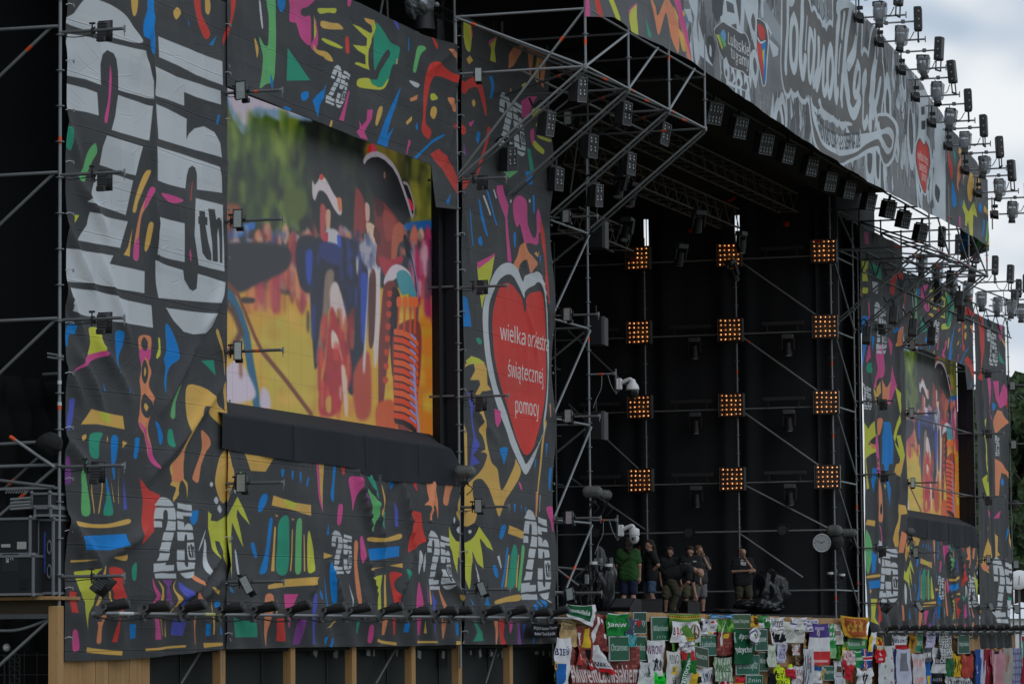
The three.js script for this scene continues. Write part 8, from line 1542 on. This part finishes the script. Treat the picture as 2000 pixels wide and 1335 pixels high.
  person('fair-haired person in camouflage shorts with a hand over the mouth', { shirt: mat('charcoal cotton', lin(0.025, 0.027, 0.03)), pants: mat('grey camouflage', lin(0.13, 0.135, 0.15)), hair: shortHair, hairM: mat('fair hair', lin(0.14, 0.08, 0.04), { roughness: 0.9 }), pose: { eL: [0.22, 1.2, 0.16], wL: [0.07, 1.48, 0.15] }, face: [0.35, -0.1, 1], curl: 0.9 }, at(1366, -2.45), -Math.PI / 2 + 0.75);
  person('bald person standing alone with folded arm and a hand at the chin', { shirt: shirtK, pants: olive, fat: 1.14, leg: 0.92, socks: M.white, face: [0.45, -0.12, 1], curl: 0.9, pose: { eL: [0.28, 1.17, 0.12], wL: [0.07, 1.45, 0.17], eR: [-0.27, 1.16, 0.06], wR: [0.08, 1.17, 0.23], kL: [0.16, 0.5, 0.05], aL: [0.19, 0.09, 0.0] }, more: (t, P, hp, cr) => print(P, hp, cr, t, [[0, 0.5, 1, 0.2], [-0.2, 0, 0.5, 0.6], [0.25, -0.1, 0.3, 0.6], [0, -0.4, 0.6, 0.2]], 0.17, 0.15, 0.08, 1) }, at(1452, -2.0), -Math.PI / 2 + 0.4);
}
// ---------------------------------------------------------------- things on the stage edge and the portal towers
{
  const fuzz = (w, l, k) => { const g = new THREE.CapsuleGeometry(w, l, 16, 40), p = g.attributes.position; for (let i = 0; i < p.count; i++) { const x = p.getX(i), y = p.getY(i), z = p.getZ(i), s = 1 + 0.1 * noise(x * 60 + k, y * 50, z * 60) + 0.07 * noise(x * 20, y * 18, z * 20 + k); p.setXYZ(i, x * s, y * (1 + 0.02 * s), z * s); } g.computeVertexNormals(); return g; };
  const furM = mat('grey fur windshield', lin(0.13, 0.135, 0.13), { roughness: 1 }), hairs = (m, w, l, k) => { const g = [], n = 260; for (let i = 0; i < n; i++) { const a = rr(0, 6.283), y = rr(-l / 2 - w * 0.6, l / 2 + w * 0.6), q = Math.sqrt(Math.max(0.05, 1 - (Math.max(0, Math.abs(y) - l / 2) / w) ** 2)), c = V(Math.cos(a) * w * q * 0.96, y, Math.sin(a) * w * q * 0.96), d = V(Math.cos(a), rr(-0.5, 0.2), Math.sin(a)).multiplyScalar(0.03); g.push(tube(c, c.clone().add(d), 0.004, 3, 0.001)); } mesh('fur', g, furM, m).userData.kind = 'stuff'; };
  const mic = (label, p, ry, w, l, stand) => { const t = thing('microphone', label, 'microphone', null, p); const b = mesh('windshield', fuzz(w, l, p.x), furM, t); b.rotation.set(Math.PI / 2 + 0.08, 0, ry); b.rotation.order = 'YXZ'; b.rotation.set(Math.PI / 2, 0, 0); b.rotation.y = ry; hairs(b, w, l, 1); mesh('shock_mount', [tube(V(0, -w, 0.05), V(0, -w - 0.12, 0.0), 0.016, 8), rbox(0.05, 0.06, 0.14, 0, -w - 0.1, 0, 0.012), tube(V(0, -w - 0.12, 0), V(0.02, -w - 0.3, -0.1), 0.018, 8)], M.black, t); mesh('cable', wire([V(0, -w - 0.1, 0), V(0.05, -w - 0.2, 0.12), V(0.02, -w - 0.32, 0.02)], 0.01, 12, 5), M.cable, t); return t; };
  mic('grey furry microphone windshield at the corner of the near screen skirt', onZ(908, 921, 0.35), 0.1, 0.105, 0.18);
  mic('large grey furry microphone windshield on the near portal tower', onZ(1157, 960, 0.25), 0.1, 0.11, 0.2); mic('small grey furry microphone windshield behind the large one on the near portal tower', onZ(1183, 966, 0.4), 0.9, 0.09, 0.1);
  mic('pale furry microphone windshield over the clock on the far stage pole', onZ(1630, 1036, 0.3), -0.1, 0.14, 0.16); mic('long grey furry microphone windshield pointing outward at the far stage pole', onZ(1658, 1040, 0.45), 0.15, 0.1, 0.24);
  mic('single furry microphone windshield under the far video screen', onZ(1779, 1038, 0.5), 1.2, 0.11, 0.08);
  { const p = onZ(1635, 1058, 0.35), t = thing('bag', 'dark cloth bag hanging below the furry microphones by the clock', 'bag', null, p); const g = new THREE.SphereGeometry(0.2, 24, 18), a = g.attributes.position; for (let i = 0; i < a.count; i++) { const y = a.getY(i); const s = 1 + 0.2 * noise(a.getX(i) * 7, y * 7, a.getZ(i) * 7) - (y < 0 ? -y * 1.6 : 0); a.setXYZ(i, a.getX(i) * s * 0.6, y * 1.1, a.getZ(i) * s); } g.computeVertexNormals(); mesh('cloth', g, mat('dark grey cloth', lin(0.035, 0.037, 0.037), { roughness: 1 }), t); }
  { // wall clock
    const t = thing('wall_clock', 'round white wall clock on the far stage pole', 'clock', null, onZ(1605, 1060, 0.1)); t.rotation.y = -Math.PI / 2 + 0.42;
    mesh('case', new THREE.CylinderGeometry(0.235, 0.235, 0.05, 48).rotateX(Math.PI / 2), M.midGrey, t); mesh('rim', new THREE.TorusGeometry(0.23, 0.014, 10, 60).translate(0, 0, 0.026), M.alu, t); mesh('dial', new THREE.CircleGeometry(0.222, 48).translate(0, 0, 0.028), mat('clock dial', lin(0.3, 0.32, 0.34)), t);
    for (let i = 0; i < 12; i++) { const a = i * Math.PI / 6; mesh('hour_mark', box(0.01, i % 3 ? 0.022 : 0.036, 0.004, 0, 0.185, 0.031).rotateZ(a), M.black, t); }
    mesh('hour_hand', box(0.013, 0.11, 0.004, 0, 0.045, 0.034).rotateZ(-0.98), M.black, t); mesh('minute_hand', box(0.009, 0.17, 0.004, 0, 0.075, 0.039).rotateZ(1.18), M.black, t); mesh('hub', new THREE.CylinderGeometry(0.012, 0.012, 0.02, 12).rotateX(Math.PI / 2).translate(0, 0, 0.036), M.black, t);
  }
  // dome cameras on the near portal tower
  const dome = (label, Y, kind, zc) => {
    const t = thing('surveillance_camera', label, 'camera', null, V(69.9, Y, 0.05));
    bar(t, 'arm', V(0, 0, 0), V(0, 0, 0.52), { r: 0.018, tape: [0.4] }); mesh('upright', tube(V(0, -0.42, 0.52), V(0, 0.1, 0.52), 0.024, 10), M.dullSteel, t); mesh('coupler', rbox(0.06, 0.07, 0.07, 0, 0, 0.5, 0.012), M.steel, t);
    mesh('wall_bracket', [rbox(0.1, 0.24, 0.1, 0, -0.22, 0.6, 0.025, 3), rbox(0.13, 0.22, 0.03, 0, -0.22, 0.56, 0.01)], M.white, t);
    mesh('gooseneck', wire([V(0, -0.2, 0.63), V(0, -0.15, 0.75), V(0, -0.13, 0.84), V(0, -0.2, 0.88)], 0.042, 20, 12), M.white, t);
    const L = (p) => new THREE.LatheGeometry(p.map(([a, b]) => new THREE.Vector2(a, b)), 32);
    if (kind) { mesh('housing', L([[0.03, 0.1], [0.06, 0.07], [0.07, 0.03], [0.115, -0.03], [0.135, -0.1], [0.14, -0.14], [0.001, -0.14]]).translate(0, -0.22, 0.88), M.white, t); mesh('lens_dome', L([[0.118, -0.14], [0.118, -0.2], [0.1, -0.26], [0.06, -0.3], [0.001, -0.31]]).translate(0, -0.22, 0.88), mat('black camera dome', lin(0.012, 0.013, 0.016), { roughness: 0.12 }), t); }
    else { mesh('housing', L([[0.03, 0.04], [0.07, 0.02], [0.105, 0.0], [0.11, -0.12], [0.085, -0.13], [0.001, -0.13]]).translate(0, -0.2, 0.88), M.white, t); mesh('lens_dome', L([[0.092, -0.12], [0.098, -0.2], [0.08, -0.25], [0.05, -0.285], [0.001, -0.29]]).translate(0, -0.2, 0.88), M.white, t); mesh('lens_window', rbox(0.03, 0.09, 0.13, -0.088, -0.39, 0.88, 0.01), mat('lens surround', lin(0.25, 0.26, 0.27)), t); mesh('lens', new THREE.CylinderGeometry(0.028, 0.028, 0.02, 16).rotateZ(Math.PI / 2).translate(-0.106, -0.395, 0.88), M.black, t); }
    mesh('cable', wire([V(0, -0.02, 0.35), V(0.02, -0.25, 0.42), V(0.02, -0.4, 0.52), V(0, -0.34, 0.6)], 0.009, 16, 5), M.midGrey, t);
    mesh('cable', wire([V(0, -0.02, 0.22), V(0.01, -0.3, 0.2), V(0.01, -0.5, 0.1), V(0, -0.7, 0.03)], 0.009, 16, 5), M.midGrey, t);
  };
  dome('white dome camera with a black half globe on the near portal tower', onX(1150, 731, 69.9).y, true); dome('white dome camera with a small lens on the near portal tower, above the people', onX(1152, 1016, 69.9).y, false);
  // small pale camera pairs
  const pair = (label, p) => { const t = thing('surveillance_camera', label, 'camera', null, p); for (const [y, z] of [[0, 0], [-0.05, 0.32]]) { mesh('cap', new THREE.CylinderGeometry(0.085, 0.085, 0.06, 20).translate(0, y, z), M.white, t); mesh('lens_dome', new THREE.SphereGeometry(0.06, 16, 10).translate(0, y - 0.06, z), M.black, t); } mesh('arm', [tube(V(0, -0.02, 0), V(0, -0.06, 0.32), 0.014, 8), rbox(0.04, 0.1, 0.06, 0, 0.05, 0.16, 0.01)], M.midGrey, t); };
  pair('pair of small white cameras low on the near portal tower', onZ(1159, 1099, 0.2)); pair('pair of small white cameras low on the far stage pole', V(92.4, 3.4, -0.12));
  // column speakers inside the portal
  [[1178, 455], [1177, 645], [1177, 830]].forEach(([x, y], i) => { const p = onX(x, y, 71.0), t = thing('column_speaker', 'black speaker cabinet with a pale grey front edge, ' + ['upper', 'middle', 'lower'][i] + ' one inside the portal', 'speaker', 'speaker cabinets inside the near portal', p); mesh('cabinet', rbox(0.5, 0.6, 0.4, 0.25, 0, -0.22, 0.015), M.black, t); const f = mesh('front_edge', rbox(0.05, 0.6, 0.075, 0.02, 0, 0.01, 0.01), mat('speaker edge grey', lin(0.085, 0.09, 0.092)), t); f.rotation.y = 0.1; mesh('bracket', tube(V(0.2, 0.3, -0.2), V(0.2, 0.55, -0.2), 0.02, 8), M.black, t); });
  // monitor wedges
  const wedgeG = () => { const s = new THREE.Shape(); s.moveTo(-0.24, 0); s.lineTo(0.26, 0); s.lineTo(0.26, 0.1); s.lineTo(0.02, 0.36); s.lineTo(-0.24, 0.3); s.closePath(); return new THREE.ExtrudeGeometry(s, { depth: 0.62, bevelEnabled: true, bevelSize: 0.012, bevelThickness: 0.012, bevelSegments: 2 }).translate(0, 0, -0.31); };
  const wp = new THREE.Group(); wp.name = 'monitor_wedge'; mesh('cabinet', wedgeG(), M.black, wp); mesh('grille', rbox(0.34, 0.02, 0.56, 0.142, 0.245, 0, 0.006).translate(-0.142, -0.245, 0).rotateZ(-0.826).translate(0.148, 0.24, 0), mat('speaker grille', lin(0.05, 0.053, 0.06), { roughness: 0.8 }), wp); mesh('foot', box(0.4, 0.02, 0.5, 0, -0.01, 0), M.matt, wp);
  [[1222, -0.6, 2.75, 'left'], [1268, -0.55, 2.85, 'middle'], [1347, -0.7, 2.3, 'right']].forEach(([x, z, r, n], i) => { const o = i ? copyOf(wp) : (scene.add(wp), wp.name = numbered('monitor_wedge'), wp); tag(o, 'black floor monitor wedge with a grey grille, ' + n + ' of the three', 'speaker', 'monitor wedges on the stage deck'); const p = onZ(x, 1188, z); o.position.set(p.x, 2.3, z); o.rotation.y = r; o.scale.set(0.78, 0.78, i === 2 ? 0.55 : 0.9); });
  // shrouded gear on the deck
  const shroud = (label, px, z, w, h, d, c, k) => { const p = onZ(px, 1190, z), t = thing('covered_equipment', label, 'equipment', null, V(p.x, 2.28, z)); const g = new THREE.SphereGeometry(1, 48, 32), a = g.attributes.position; for (let i = 0; i < a.count; i++) { const x = a.getX(i), y = a.getY(i), q = a.getZ(i), n = fbm(x * 1.8 + k, y * 1.4, q * 1.8, 4); const s = 1 + 0.5 * n + 0.12 * Math.sin(Math.atan2(q, x) * 11 + y * 3 + k); a.setXYZ(i, x * w * s, Math.max(0, (y * 0.5 + 0.5) * h * (1 + 0.35 * n)), q * d * s); } g.computeVertexNormals(); mesh('sheet', g, c, t); return t; };
  const ps = mat('dark plastic sheet', lin(0.016, 0.018, 0.022), { roughness: 0.28 });
  shroud('dark plastic cover over gear behind the standing bald person', 1503, -1.6, 0.35, 1.15, 0.5, ps, 3); shroud('low dark plastic heap on the deck edge right of the bald person', 1480, -0.8, 0.4, 0.42, 0.55, ps, 7); shroud('crumpled dark cover over gear behind the near portal pole', 1176, -0.9, 0.3, 1.25, 0.28, ps, 11); shroud('dark heap of equipment by the far stage pole', 1590, -1.2, 0.6, 0.55, 0.7, M.matt, 5); shroud('tangle of dark gear on the deck near the middle', 1415, -0.9, 0.3, 0.14, 0.5, ps, 9);
  // round lamps low on the side scaffold
  const par = new THREE.Group(); par.name = 'par_lamp'; mesh('can', new THREE.CylinderGeometry(0.13, 0.11, 0.22, 24).rotateZ(Math.PI / 2), M.black, par); mesh('front', new THREE.CircleGeometry(0.122, 24).rotateY(-Math.PI / 2).translate(-0.112, 0, 0), mat('unlit lamp front', lin(0.03, 0.031, 0.033)), par); for (let i = 0; i < 18; i++) { const a = i * 2.4, r = 0.027 * Math.sqrt(i); const l = new THREE.Mesh(new THREE.CircleGeometry(0.013, 10).rotateY(-Math.PI / 2), M.grey); l.name = 'lamp_lens'; l.position.set(-0.115, Math.cos(a) * r, Math.sin(a) * r); par.add(l); } mesh('bracket', [box(0.02, 0.02, 0.32, 0, 0.16, 0), box(0.02, 0.2, 0.02, 0, 0.08, 0.15), box(0.02, 0.2, 0.02, 0, 0.08, -0.15)], M.black, par);
  [[1347, 1040], [1530, 1035], [1165, 1040]].forEach(([x, y], i) => { const o = i ? copyOf(par) : (scene.add(par), par.name = numbered('par_lamp'), par); tag(o, 'round dark lamp with small lenses on the low rail, ' + ['middle', 'right', 'left'][i] + ' one', 'stage light', 'round lamps on the low rail of the side scaffold'); o.position.copy(onX(x, y, 92.2)); });
  // cable bundle on the near portal tower
  const cb = thing('cable_bundle', 'tangle of black cables hanging on the near portal tower', 'cables'); for (let i = 0; i < 16; i++) { const x = rr(1140, 1160), a = onZ(x, 1105 + rr(-8, 8), 0.15), b = onZ(x + rr(-10, 10), 1180 + rr(-20, 12), 0.1 + rr(-0.1, 0.1)); mesh('cable', wire([a, mid(a, b, 0.3).add(V(rr(-0.3, 0.3), rr(-0.1, 0.1), rr(-0.12, 0.12))), mid(a, b, 0.7).add(V(rr(-0.3, 0.3), 0, rr(-0.12, 0.12))), b], 0.012, 16, 5), M.cable, cb); } mesh('connector', rbox(0.05, 0.2, 0.09, ...onZ(1146, 1131, 0.2).toArray(), 0.02), M.midGrey, cb);
  // silver-wrapped lamp at the top of the near wing
  { const t = thing('moving_head', 'lamp wrapped in wrinkled silver foil above the near wing banners', 'stage light', null, onZ(820, 2, -0.3)); const g = new THREE.SphereGeometry(1, 60, 44), a = g.attributes.position; for (let i = 0; i < a.count; i++) { const x = a.getX(i), y = a.getY(i), z = a.getZ(i), s = 1 + 0.22 * fbm(x * 2.2, y * 2.2, z * 2.2 + 4, 4) + 0.05 * noise(x * 12, y * 12, z * 12); a.setXYZ(i, x * 0.32 * s, y * 0.28 * s - (z < -0.2 ? 0.08 : 0), z * 0.27 * s); } g.computeVertexNormals(); mesh('foil', g, mat('wrinkled foil', lin(0.3, 0.32, 0.36), { roughness: 0.35, metalness: 0.7 }), t); mesh('lamp_head', new THREE.CylinderGeometry(0.16, 0.2, 0.4, 18).translate(0.1, -0.32, 0.05), M.black, t); mesh('hanger', tube(V(0, 0.2, 0), V(0, 1.2, 0), 0.03, 8), M.dullSteel, t);
    const p2 = onZ(853, 9, -0.2); mesh('tag', new THREE.SphereGeometry(0.05, 12, 8).translate(p2.x - t.position.x, p2.y - t.position.y, 0.1), M.midGrey, t); }
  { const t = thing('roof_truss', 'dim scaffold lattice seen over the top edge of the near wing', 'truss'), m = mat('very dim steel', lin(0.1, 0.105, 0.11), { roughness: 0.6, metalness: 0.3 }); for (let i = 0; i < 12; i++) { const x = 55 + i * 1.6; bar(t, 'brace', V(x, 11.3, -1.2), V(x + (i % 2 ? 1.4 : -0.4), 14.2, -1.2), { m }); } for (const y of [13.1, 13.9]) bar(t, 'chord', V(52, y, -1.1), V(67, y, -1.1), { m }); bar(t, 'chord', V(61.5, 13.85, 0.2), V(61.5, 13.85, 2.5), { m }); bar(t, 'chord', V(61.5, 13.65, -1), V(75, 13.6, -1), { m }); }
}
// ---------------------------------------------------------------- far left: line array, netting, flight cases
{
  const cab = mat('black speaker grille', lin(0.011, 0.0115, 0.013), { roughness: 0.7 }), rig = mat('rigging grey', lin(0.035, 0.04, 0.042), { roughness: 0.55 });
  const t = thing('line_array', 'tall hanging column of black loudspeaker cabinets at the far left edge', 'speaker'); const X0 = 41.95, X1 = 44.25, z = -0.9;
  const c = new THREE.Group(); c.name = 'cabinet'; const W = X1 - X0 - 0.3;
  mesh('grille', rbox(W * 0.78, 0.395, 0.5, -W * 0.11 + 0.15, 0, -0.25, 0.012), cab, c); mesh('side_grille', rbox(W * 0.2, 0.395, 0.46, W * 0.39 + 0.15, 0, -0.26, 0.012), cab, c); mesh('rigging_plate', rbox(0.3, 0.38, 0.5, -W / 2 + 0.02, 0, -0.23, 0.01), rig, c);
  for (const [x, y] of [[-0.1, 0.08], [-0.02, -0.1]]) mesh('rigging_slot', rbox(0.06, 0.15, 0.02, -W / 2 + 0.02 + x, y, 0.022, 0.008), M.matt, c); mesh('badge', rbox(0.035, 0.035, 0.01, W * 0.1, 0.12, 0.004, 0.006), M.midGrey, c); mesh('hinge', rbox(0.02, 0.06, 0.02, W * 0.28 + 0.15, 0.19, 0.0, 0.004), rig, c);
  let y = 12.4, zz = z, ang = 0; for (let i = 0; i < 19; i++) { const o = i ? c.clone() : c; o.name = 'cabinet'; t.add(o); if (i > 11) ang += 0.035; y -= 0.418 * Math.cos(ang); zz -= 0.418 * Math.sin(ang); o.position.set((X0 + X1) / 2, y, zz); o.rotation.x = ang; }
  // sagging net behind
  const net = mat('grey shade net', lin(0.045, 0.048, 0.052), { roughness: 1 }); const g = new THREE.PlaneGeometry(7, 4.4, 70, 40), a = g.attributes.position; for (let i = 0; i < a.count; i++) { const x = a.getX(i), yy = a.getY(i); a.setXYZ(i, 46 + x, 3.5 + yy, -2.4 + 0.12 * Math.sin(x * 9 + yy * 4) + 0.1 * noise(x * 2, yy * 2, 1)); } g.computeVertexNormals(); solo('shade_net', g, net, 'wrinkled dark grey net hanging behind the far left scaffold', 'net');
  solo('tarpaulin', (() => { const g = new THREE.SphereGeometry(0.18, 24, 16), a = g.attributes.position, c = onX(96, 867, 44.25); for (let i = 0; i < a.count; i++) { const x = a.getX(i), y = a.getY(i), z = a.getZ(i), s = 1 + 0.35 * fbm(x * 9, y * 9, z * 9, 3); a.setXYZ(i, c.x + x * s, c.y + y * 0.85 * s, c.z + z * 1.05 * s); } g.computeVertexNormals(); return g; })(), M.matt, 'black bundle tied to the far left scaffold pole', 'bundle');
  // flight cases on the scaffold floor
  const caseEdge = mat('scuffed case edge', lin(0.17, 0.18, 0.19), { roughness: 0.55, metalness: 0.3 }), caseM = mat('black case laminate', lin(0.007, 0.009, 0.012), { roughness: 0.8 });
  const fc = (label, px0, py0, px1, py1, X, extra) => { const p = onX(px0, py0, X), q = onX(px1, py1, X), h = Math.abs(p.y - q.y), w = Math.abs(p.z - q.z), o = thing('flight_case', label, 'flight case', null, V(X, Math.min(p.y, q.y), (p.z + q.z) / 2)); mesh('panel', rbox(0.8, h - 0.02, w - 0.02, 0.4, h / 2, 0, 0.006), caseM, o); for (const s of [-1, 1]) { mesh('edge_trim', rbox(0.82, 0.035, 0.035, 0.4, h - 0.015, s * (w / 2 - 0.015), 0.006), caseEdge, o); mesh('edge_trim', rbox(0.82, 0.035, 0.035, 0.4, 0.015, s * (w / 2 - 0.015), 0.006), caseEdge, o); mesh('edge_trim', rbox(0.035, h, 0.035, 0, h / 2, s * (w / 2 - 0.015), 0.006), caseEdge, o); for (const v of [0, h]) mesh('corner_ball', new THREE.SphereGeometry(0.03, 10, 8).translate(-0.005, v, s * (w / 2 - 0.01)), caseEdge, o); } mesh('edge_trim', rbox(0.035, 0.035, w, 0, h - 0.015, 0, 0.006), caseEdge, o); mesh('edge_trim', rbox(0.035, 0.035, w, 0, 0.015, 0, 0.006), caseEdge, o); if (extra) extra(o, h, w); return o; };
  const lbl = sheet(0, 0, 1, 1, 256, 256); lbl.g.setTransform(1, 0, 0, 1, 0, 0); lbl.g.fillStyle = '#15181c'; lbl.g.fillRect(0, 0, 256, 256); lbl.g.fillStyle = '#c8ccd0'; lbl.g.font = 'bold 62px monospace'; lbl.g.save(); lbl.g.translate(60, 20); lbl.g.rotate(Math.PI / 2); lbl.g.fillText('NOR', 0, 0); lbl.g.fillText('SC', 0, -70); lbl.g.restore();
  const lm = new THREE.MeshStandardMaterial({ map: lbl.tex(), roughness: 0.6 }); lm.name = 'stencilled case panel';
  fc('large black flight case with metal edges and white stencilling at the lower left', -40, 1085, 66, 1162, 44.0, (o, h, w) => { const m = new THREE.Mesh(new THREE.PlaneGeometry(0.24, 0.24).rotateY(-Math.PI / 2), lm); m.name = 'stencil'; m.position.set(-0.004, h * 0.82, w / 2 - 0.36); o.add(m); for (const z of [w / 2 - 0.16, w / 2 - 0.62]) { mesh('recessed_handle', rbox(0.02, 0.16, 0.12, 0.0, 0.16, z, 0.01), M.matt, o); } mesh('tape_label', rbox(0.008, 0.1, 0.2, -0.004, h * 0.72, w / 2 - 0.72, 0.002, 1), mat('old paper label', lin(0.25, 0.25, 0.22)), o); });
  fc('flat black flight case with two paper labels above the large one', -40, 1012, 60, 1083, 44.05, (o, h, w) => { mesh('paper_label', rbox(0.008, 0.1, 0.14, -0.004, 0.13, w / 2 - 0.14, 0.002, 1), mat('paper label', lin(0.35, 0.35, 0.34)), o); mesh('paper_label', rbox(0.008, 0.045, 0.14, -0.004, 0.13, w / 2 - 0.38, 0.002, 1), mat('paper label', 0), o); });
  fc('narrow dark flight case with a blue tape stripe right of the large one', 72, 1013, 105, 1160, 44.3, (o, h, w) => { mesh('tape_stripe', rbox(0.006, h * 0.55, 0.03, -0.004, h * 0.55, -w * 0.05, 0.002, 1), mat('blue tape', lin(0.02, 0.05, 0.22)), o); for (const v of [0.3, 0.62]) mesh('handle', new THREE.TorusGeometry(0.05, 0.012, 8, 16).rotateY(Math.PI / 2).scale(1, 1.7, 0.6).translate(-0.02, h * v, w * 0.25), M.dullSteel, o); });
  fc('small dark flight case beside a stack of metal rails at the far left', 60, 962, 98, 990, 44.2); fc('shallow dark flight case under the small one', 66, 990, 100, 1008, 44.2);
  const rs = thing('rail_stack', 'stack of pale metal rails and a comb shaped rack at the far left', 'rails'); [972, 979, 985, 991].forEach((py) => mesh('rail', tube(onX(20, py + 3, 44.1), onX(58, py, 44.1), 0.02, 8), M.steel, rs)); for (let i = 0; i < 9; i++) mesh('tooth', tube(onX(10 + i * 5, 963, 44.1), onX(14 + i * 5, 957, 44.1), 0.008, 6), M.alu, rs);
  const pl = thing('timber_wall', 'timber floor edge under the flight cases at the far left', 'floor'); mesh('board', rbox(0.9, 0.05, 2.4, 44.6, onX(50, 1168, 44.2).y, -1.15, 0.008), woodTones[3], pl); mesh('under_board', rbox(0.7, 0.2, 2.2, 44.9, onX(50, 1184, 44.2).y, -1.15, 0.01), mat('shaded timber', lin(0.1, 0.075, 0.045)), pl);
  // dark wire mesh and a small lattice at the bottom left
  const wm = thing('wire_panel', 'dark wire mesh panel at the bottom left corner', 'panel'); mesh('backing', box(0.05, 2.4, 3.0, 46.2, 0.4, -2.1), M.matt, wm); for (let i = 0; i < 6; i++) { mesh('wire', tube(V(45.9, 1.55 - i * 0.28, -0.2), V(45.9, 1.55 - i * 0.28, -1.6), 0.005, 5), M.dullSteel, wm); mesh('wire', tube(V(45.9, -0.2, -0.22 - i * 0.2), V(45.9, 1.6, -0.22 - i * 0.2), 0.005, 5), M.dullSteel, wm); }
  const lt = thing('box_truss', 'small dark lattice with a pale background piece at the bottom left corner', 'truss'); for (const x of [8, 18, 28, 38]) mesh('chord', tube(onX(x, 1345, 44.9), onX(x, 1276, 44.9), 0.016, 6), M.black, lt); for (let i = 0; i < 5; i++) { mesh('lacing', tube(onX(18, 1345 - i * 16, 44.9), onX(38, 1330 - i * 16, 44.9), 0.012, 5), M.black, lt); mesh('lacing', tube(onX(38, 1345 - i * 16, 44.9), onX(18, 1330 - i * 16, 44.9), 0.012, 5), M.black, lt); } mesh('pale_sheet', box(0.03, 0.9, 0.34, 45.2, 0.45, -1.02), mat('pale grey sheet', lin(0.2, 0.21, 0.22)), lt); mesh('lamp_cap', new THREE.SphereGeometry(0.055, 14, 10).translate(...onX(12, 1264, 44.9).toArray()), M.white, lt);
}
// ---------------------------------------------------------------- beyond the far wing
{
  const leafG = new THREE.PlaneGeometry(0.55, 0.4, 1, 1), tree = (label, x, z, H, R, k) => {
    const t = thing('tree', label, 'tree', null, V(x, 0, z)), bark = mat('tree bark', lin(0.06, 0.05, 0.04), { roughness: 1 }); mesh('trunk', new THREE.CylinderGeometry(0.25, 0.5, H * 0.6, 10).translate(0, H * 0.3, 0), bark, t);
    for (let i = 0; i < 9; i++) { const a = i * 2.4, y0 = H * (0.25 + i * 0.05); mesh('limb', tube(V(0, y0, 0), V(Math.cos(a) * R * 0.7, y0 + H * 0.25, Math.sin(a) * R * 0.7), 0.14, 6, 0.04), bark, t); }
    const n = 9000, im = new THREE.InstancedMesh(leafG, new THREE.MeshPhysicalMaterial({ color: 0xffffff, roughness: 0.9, side: THREE.DoubleSide, transmission: 0.25 }), n), m = new THREE.Matrix4(), q = new THREE.Quaternion(), col = new THREE.Color(); im.name = 'crown'; im.userData.kind = 'stuff';
    const cl = Array.from({ length: 34 }, () => { const a = rr(0, 6.283), e = rr(-0.7, 1), r = R * Math.cbrt(rr(0.25, 1)); return [Math.cos(a) * r * Math.sqrt(1 - e * e), H * 0.62 + e * H * 0.36, Math.sin(a) * r * Math.sqrt(1 - e * e), rr(0.8, 1.6), rr(0.55, 1.25)]; });
    for (let i = 0; i < n; i++) { const [a, b, c, s, f] = cl[i % cl.length], d = V(rr(-1, 1), rr(-1, 1), rr(-1, 1)); if (d.length() > 1) d.normalize(); d.multiplyScalar(s); q.setFromEuler(new THREE.Euler(rr(0, 6), rr(0, 6), rr(0, 6))); const w = rr(0.6, 1.3); m.compose(V(a + d.x, b + d.y, c + d.z), q, V(w, w, w)); im.setMatrixAt(i, m); im.setColorAt(i, col.setRGB(0.05 * f * rr(0.8, 1.2), 0.095 * f * rr(0.85, 1.15), 0.028 * f)); }
    t.add(im);
  };
  const A = onZ(1992, 900, -8), f = (px, dist) => { const d = ray(px, 1200); d.normalize(); return CAM.pos.clone().addScaledVector(d, dist); };
  const p1 = f(1997, 190), p2 = f(1968, 196), p3 = f(2040, 185); tree('leafy green tree at the right edge beyond the far wing', p1.x, p1.z, 14.6, 3.4, 1); tree('darker tree behind, just showing past the far wing edge', p2.x, p2.z, 12.5, 3.2, 2); tree('green tree cut off by the right edge of the view', p3.x, p3.z, 13.5, 3.5, 3);
  { const p = f(1996, 150), t = thing('marquee', 'white marquee wall low at the right edge beyond the far wing', 'tent', null, V(p.x, 0, p.z)); mesh('wall', rbox(4, 2.4, 4, 0, 1.2, 0, 0.05), mat('white tent fabric', lin(0.7, 0.71, 0.73), { roughness: 0.9 }), t); mesh('roof', new THREE.ConeGeometry(3.1, 0.7, 4).rotateY(Math.PI / 4).translate(0, 2.75, 0), mat('white tent fabric', 0), t); t.rotation.y = 0.35; }
  { const p = onZ(1990, 1130, -1.5), t = thing('satellite_dish', 'white dish seen edge on at the right of the far wing', 'dish', null, p); const d = mesh('dish', new THREE.SphereGeometry(0.5, 24, 12, 0, 6.283, 0, 0.9).scale(1, 0.7, 1).translate(0, -0.3, 0), M.white, t); d.rotation.set(0, 0, 1.15); mesh('mast', tube(V(0.1, -3.4, 0), V(0.1, 0, 0), 0.04, 8), M.dullSteel, t); mesh('feed_arm', tube(V(0, -0.3, 0), V(-0.4, 0.1, 0.1), 0.015, 6), M.dullSteel, t); }
}
renderer.render(scene, camera);
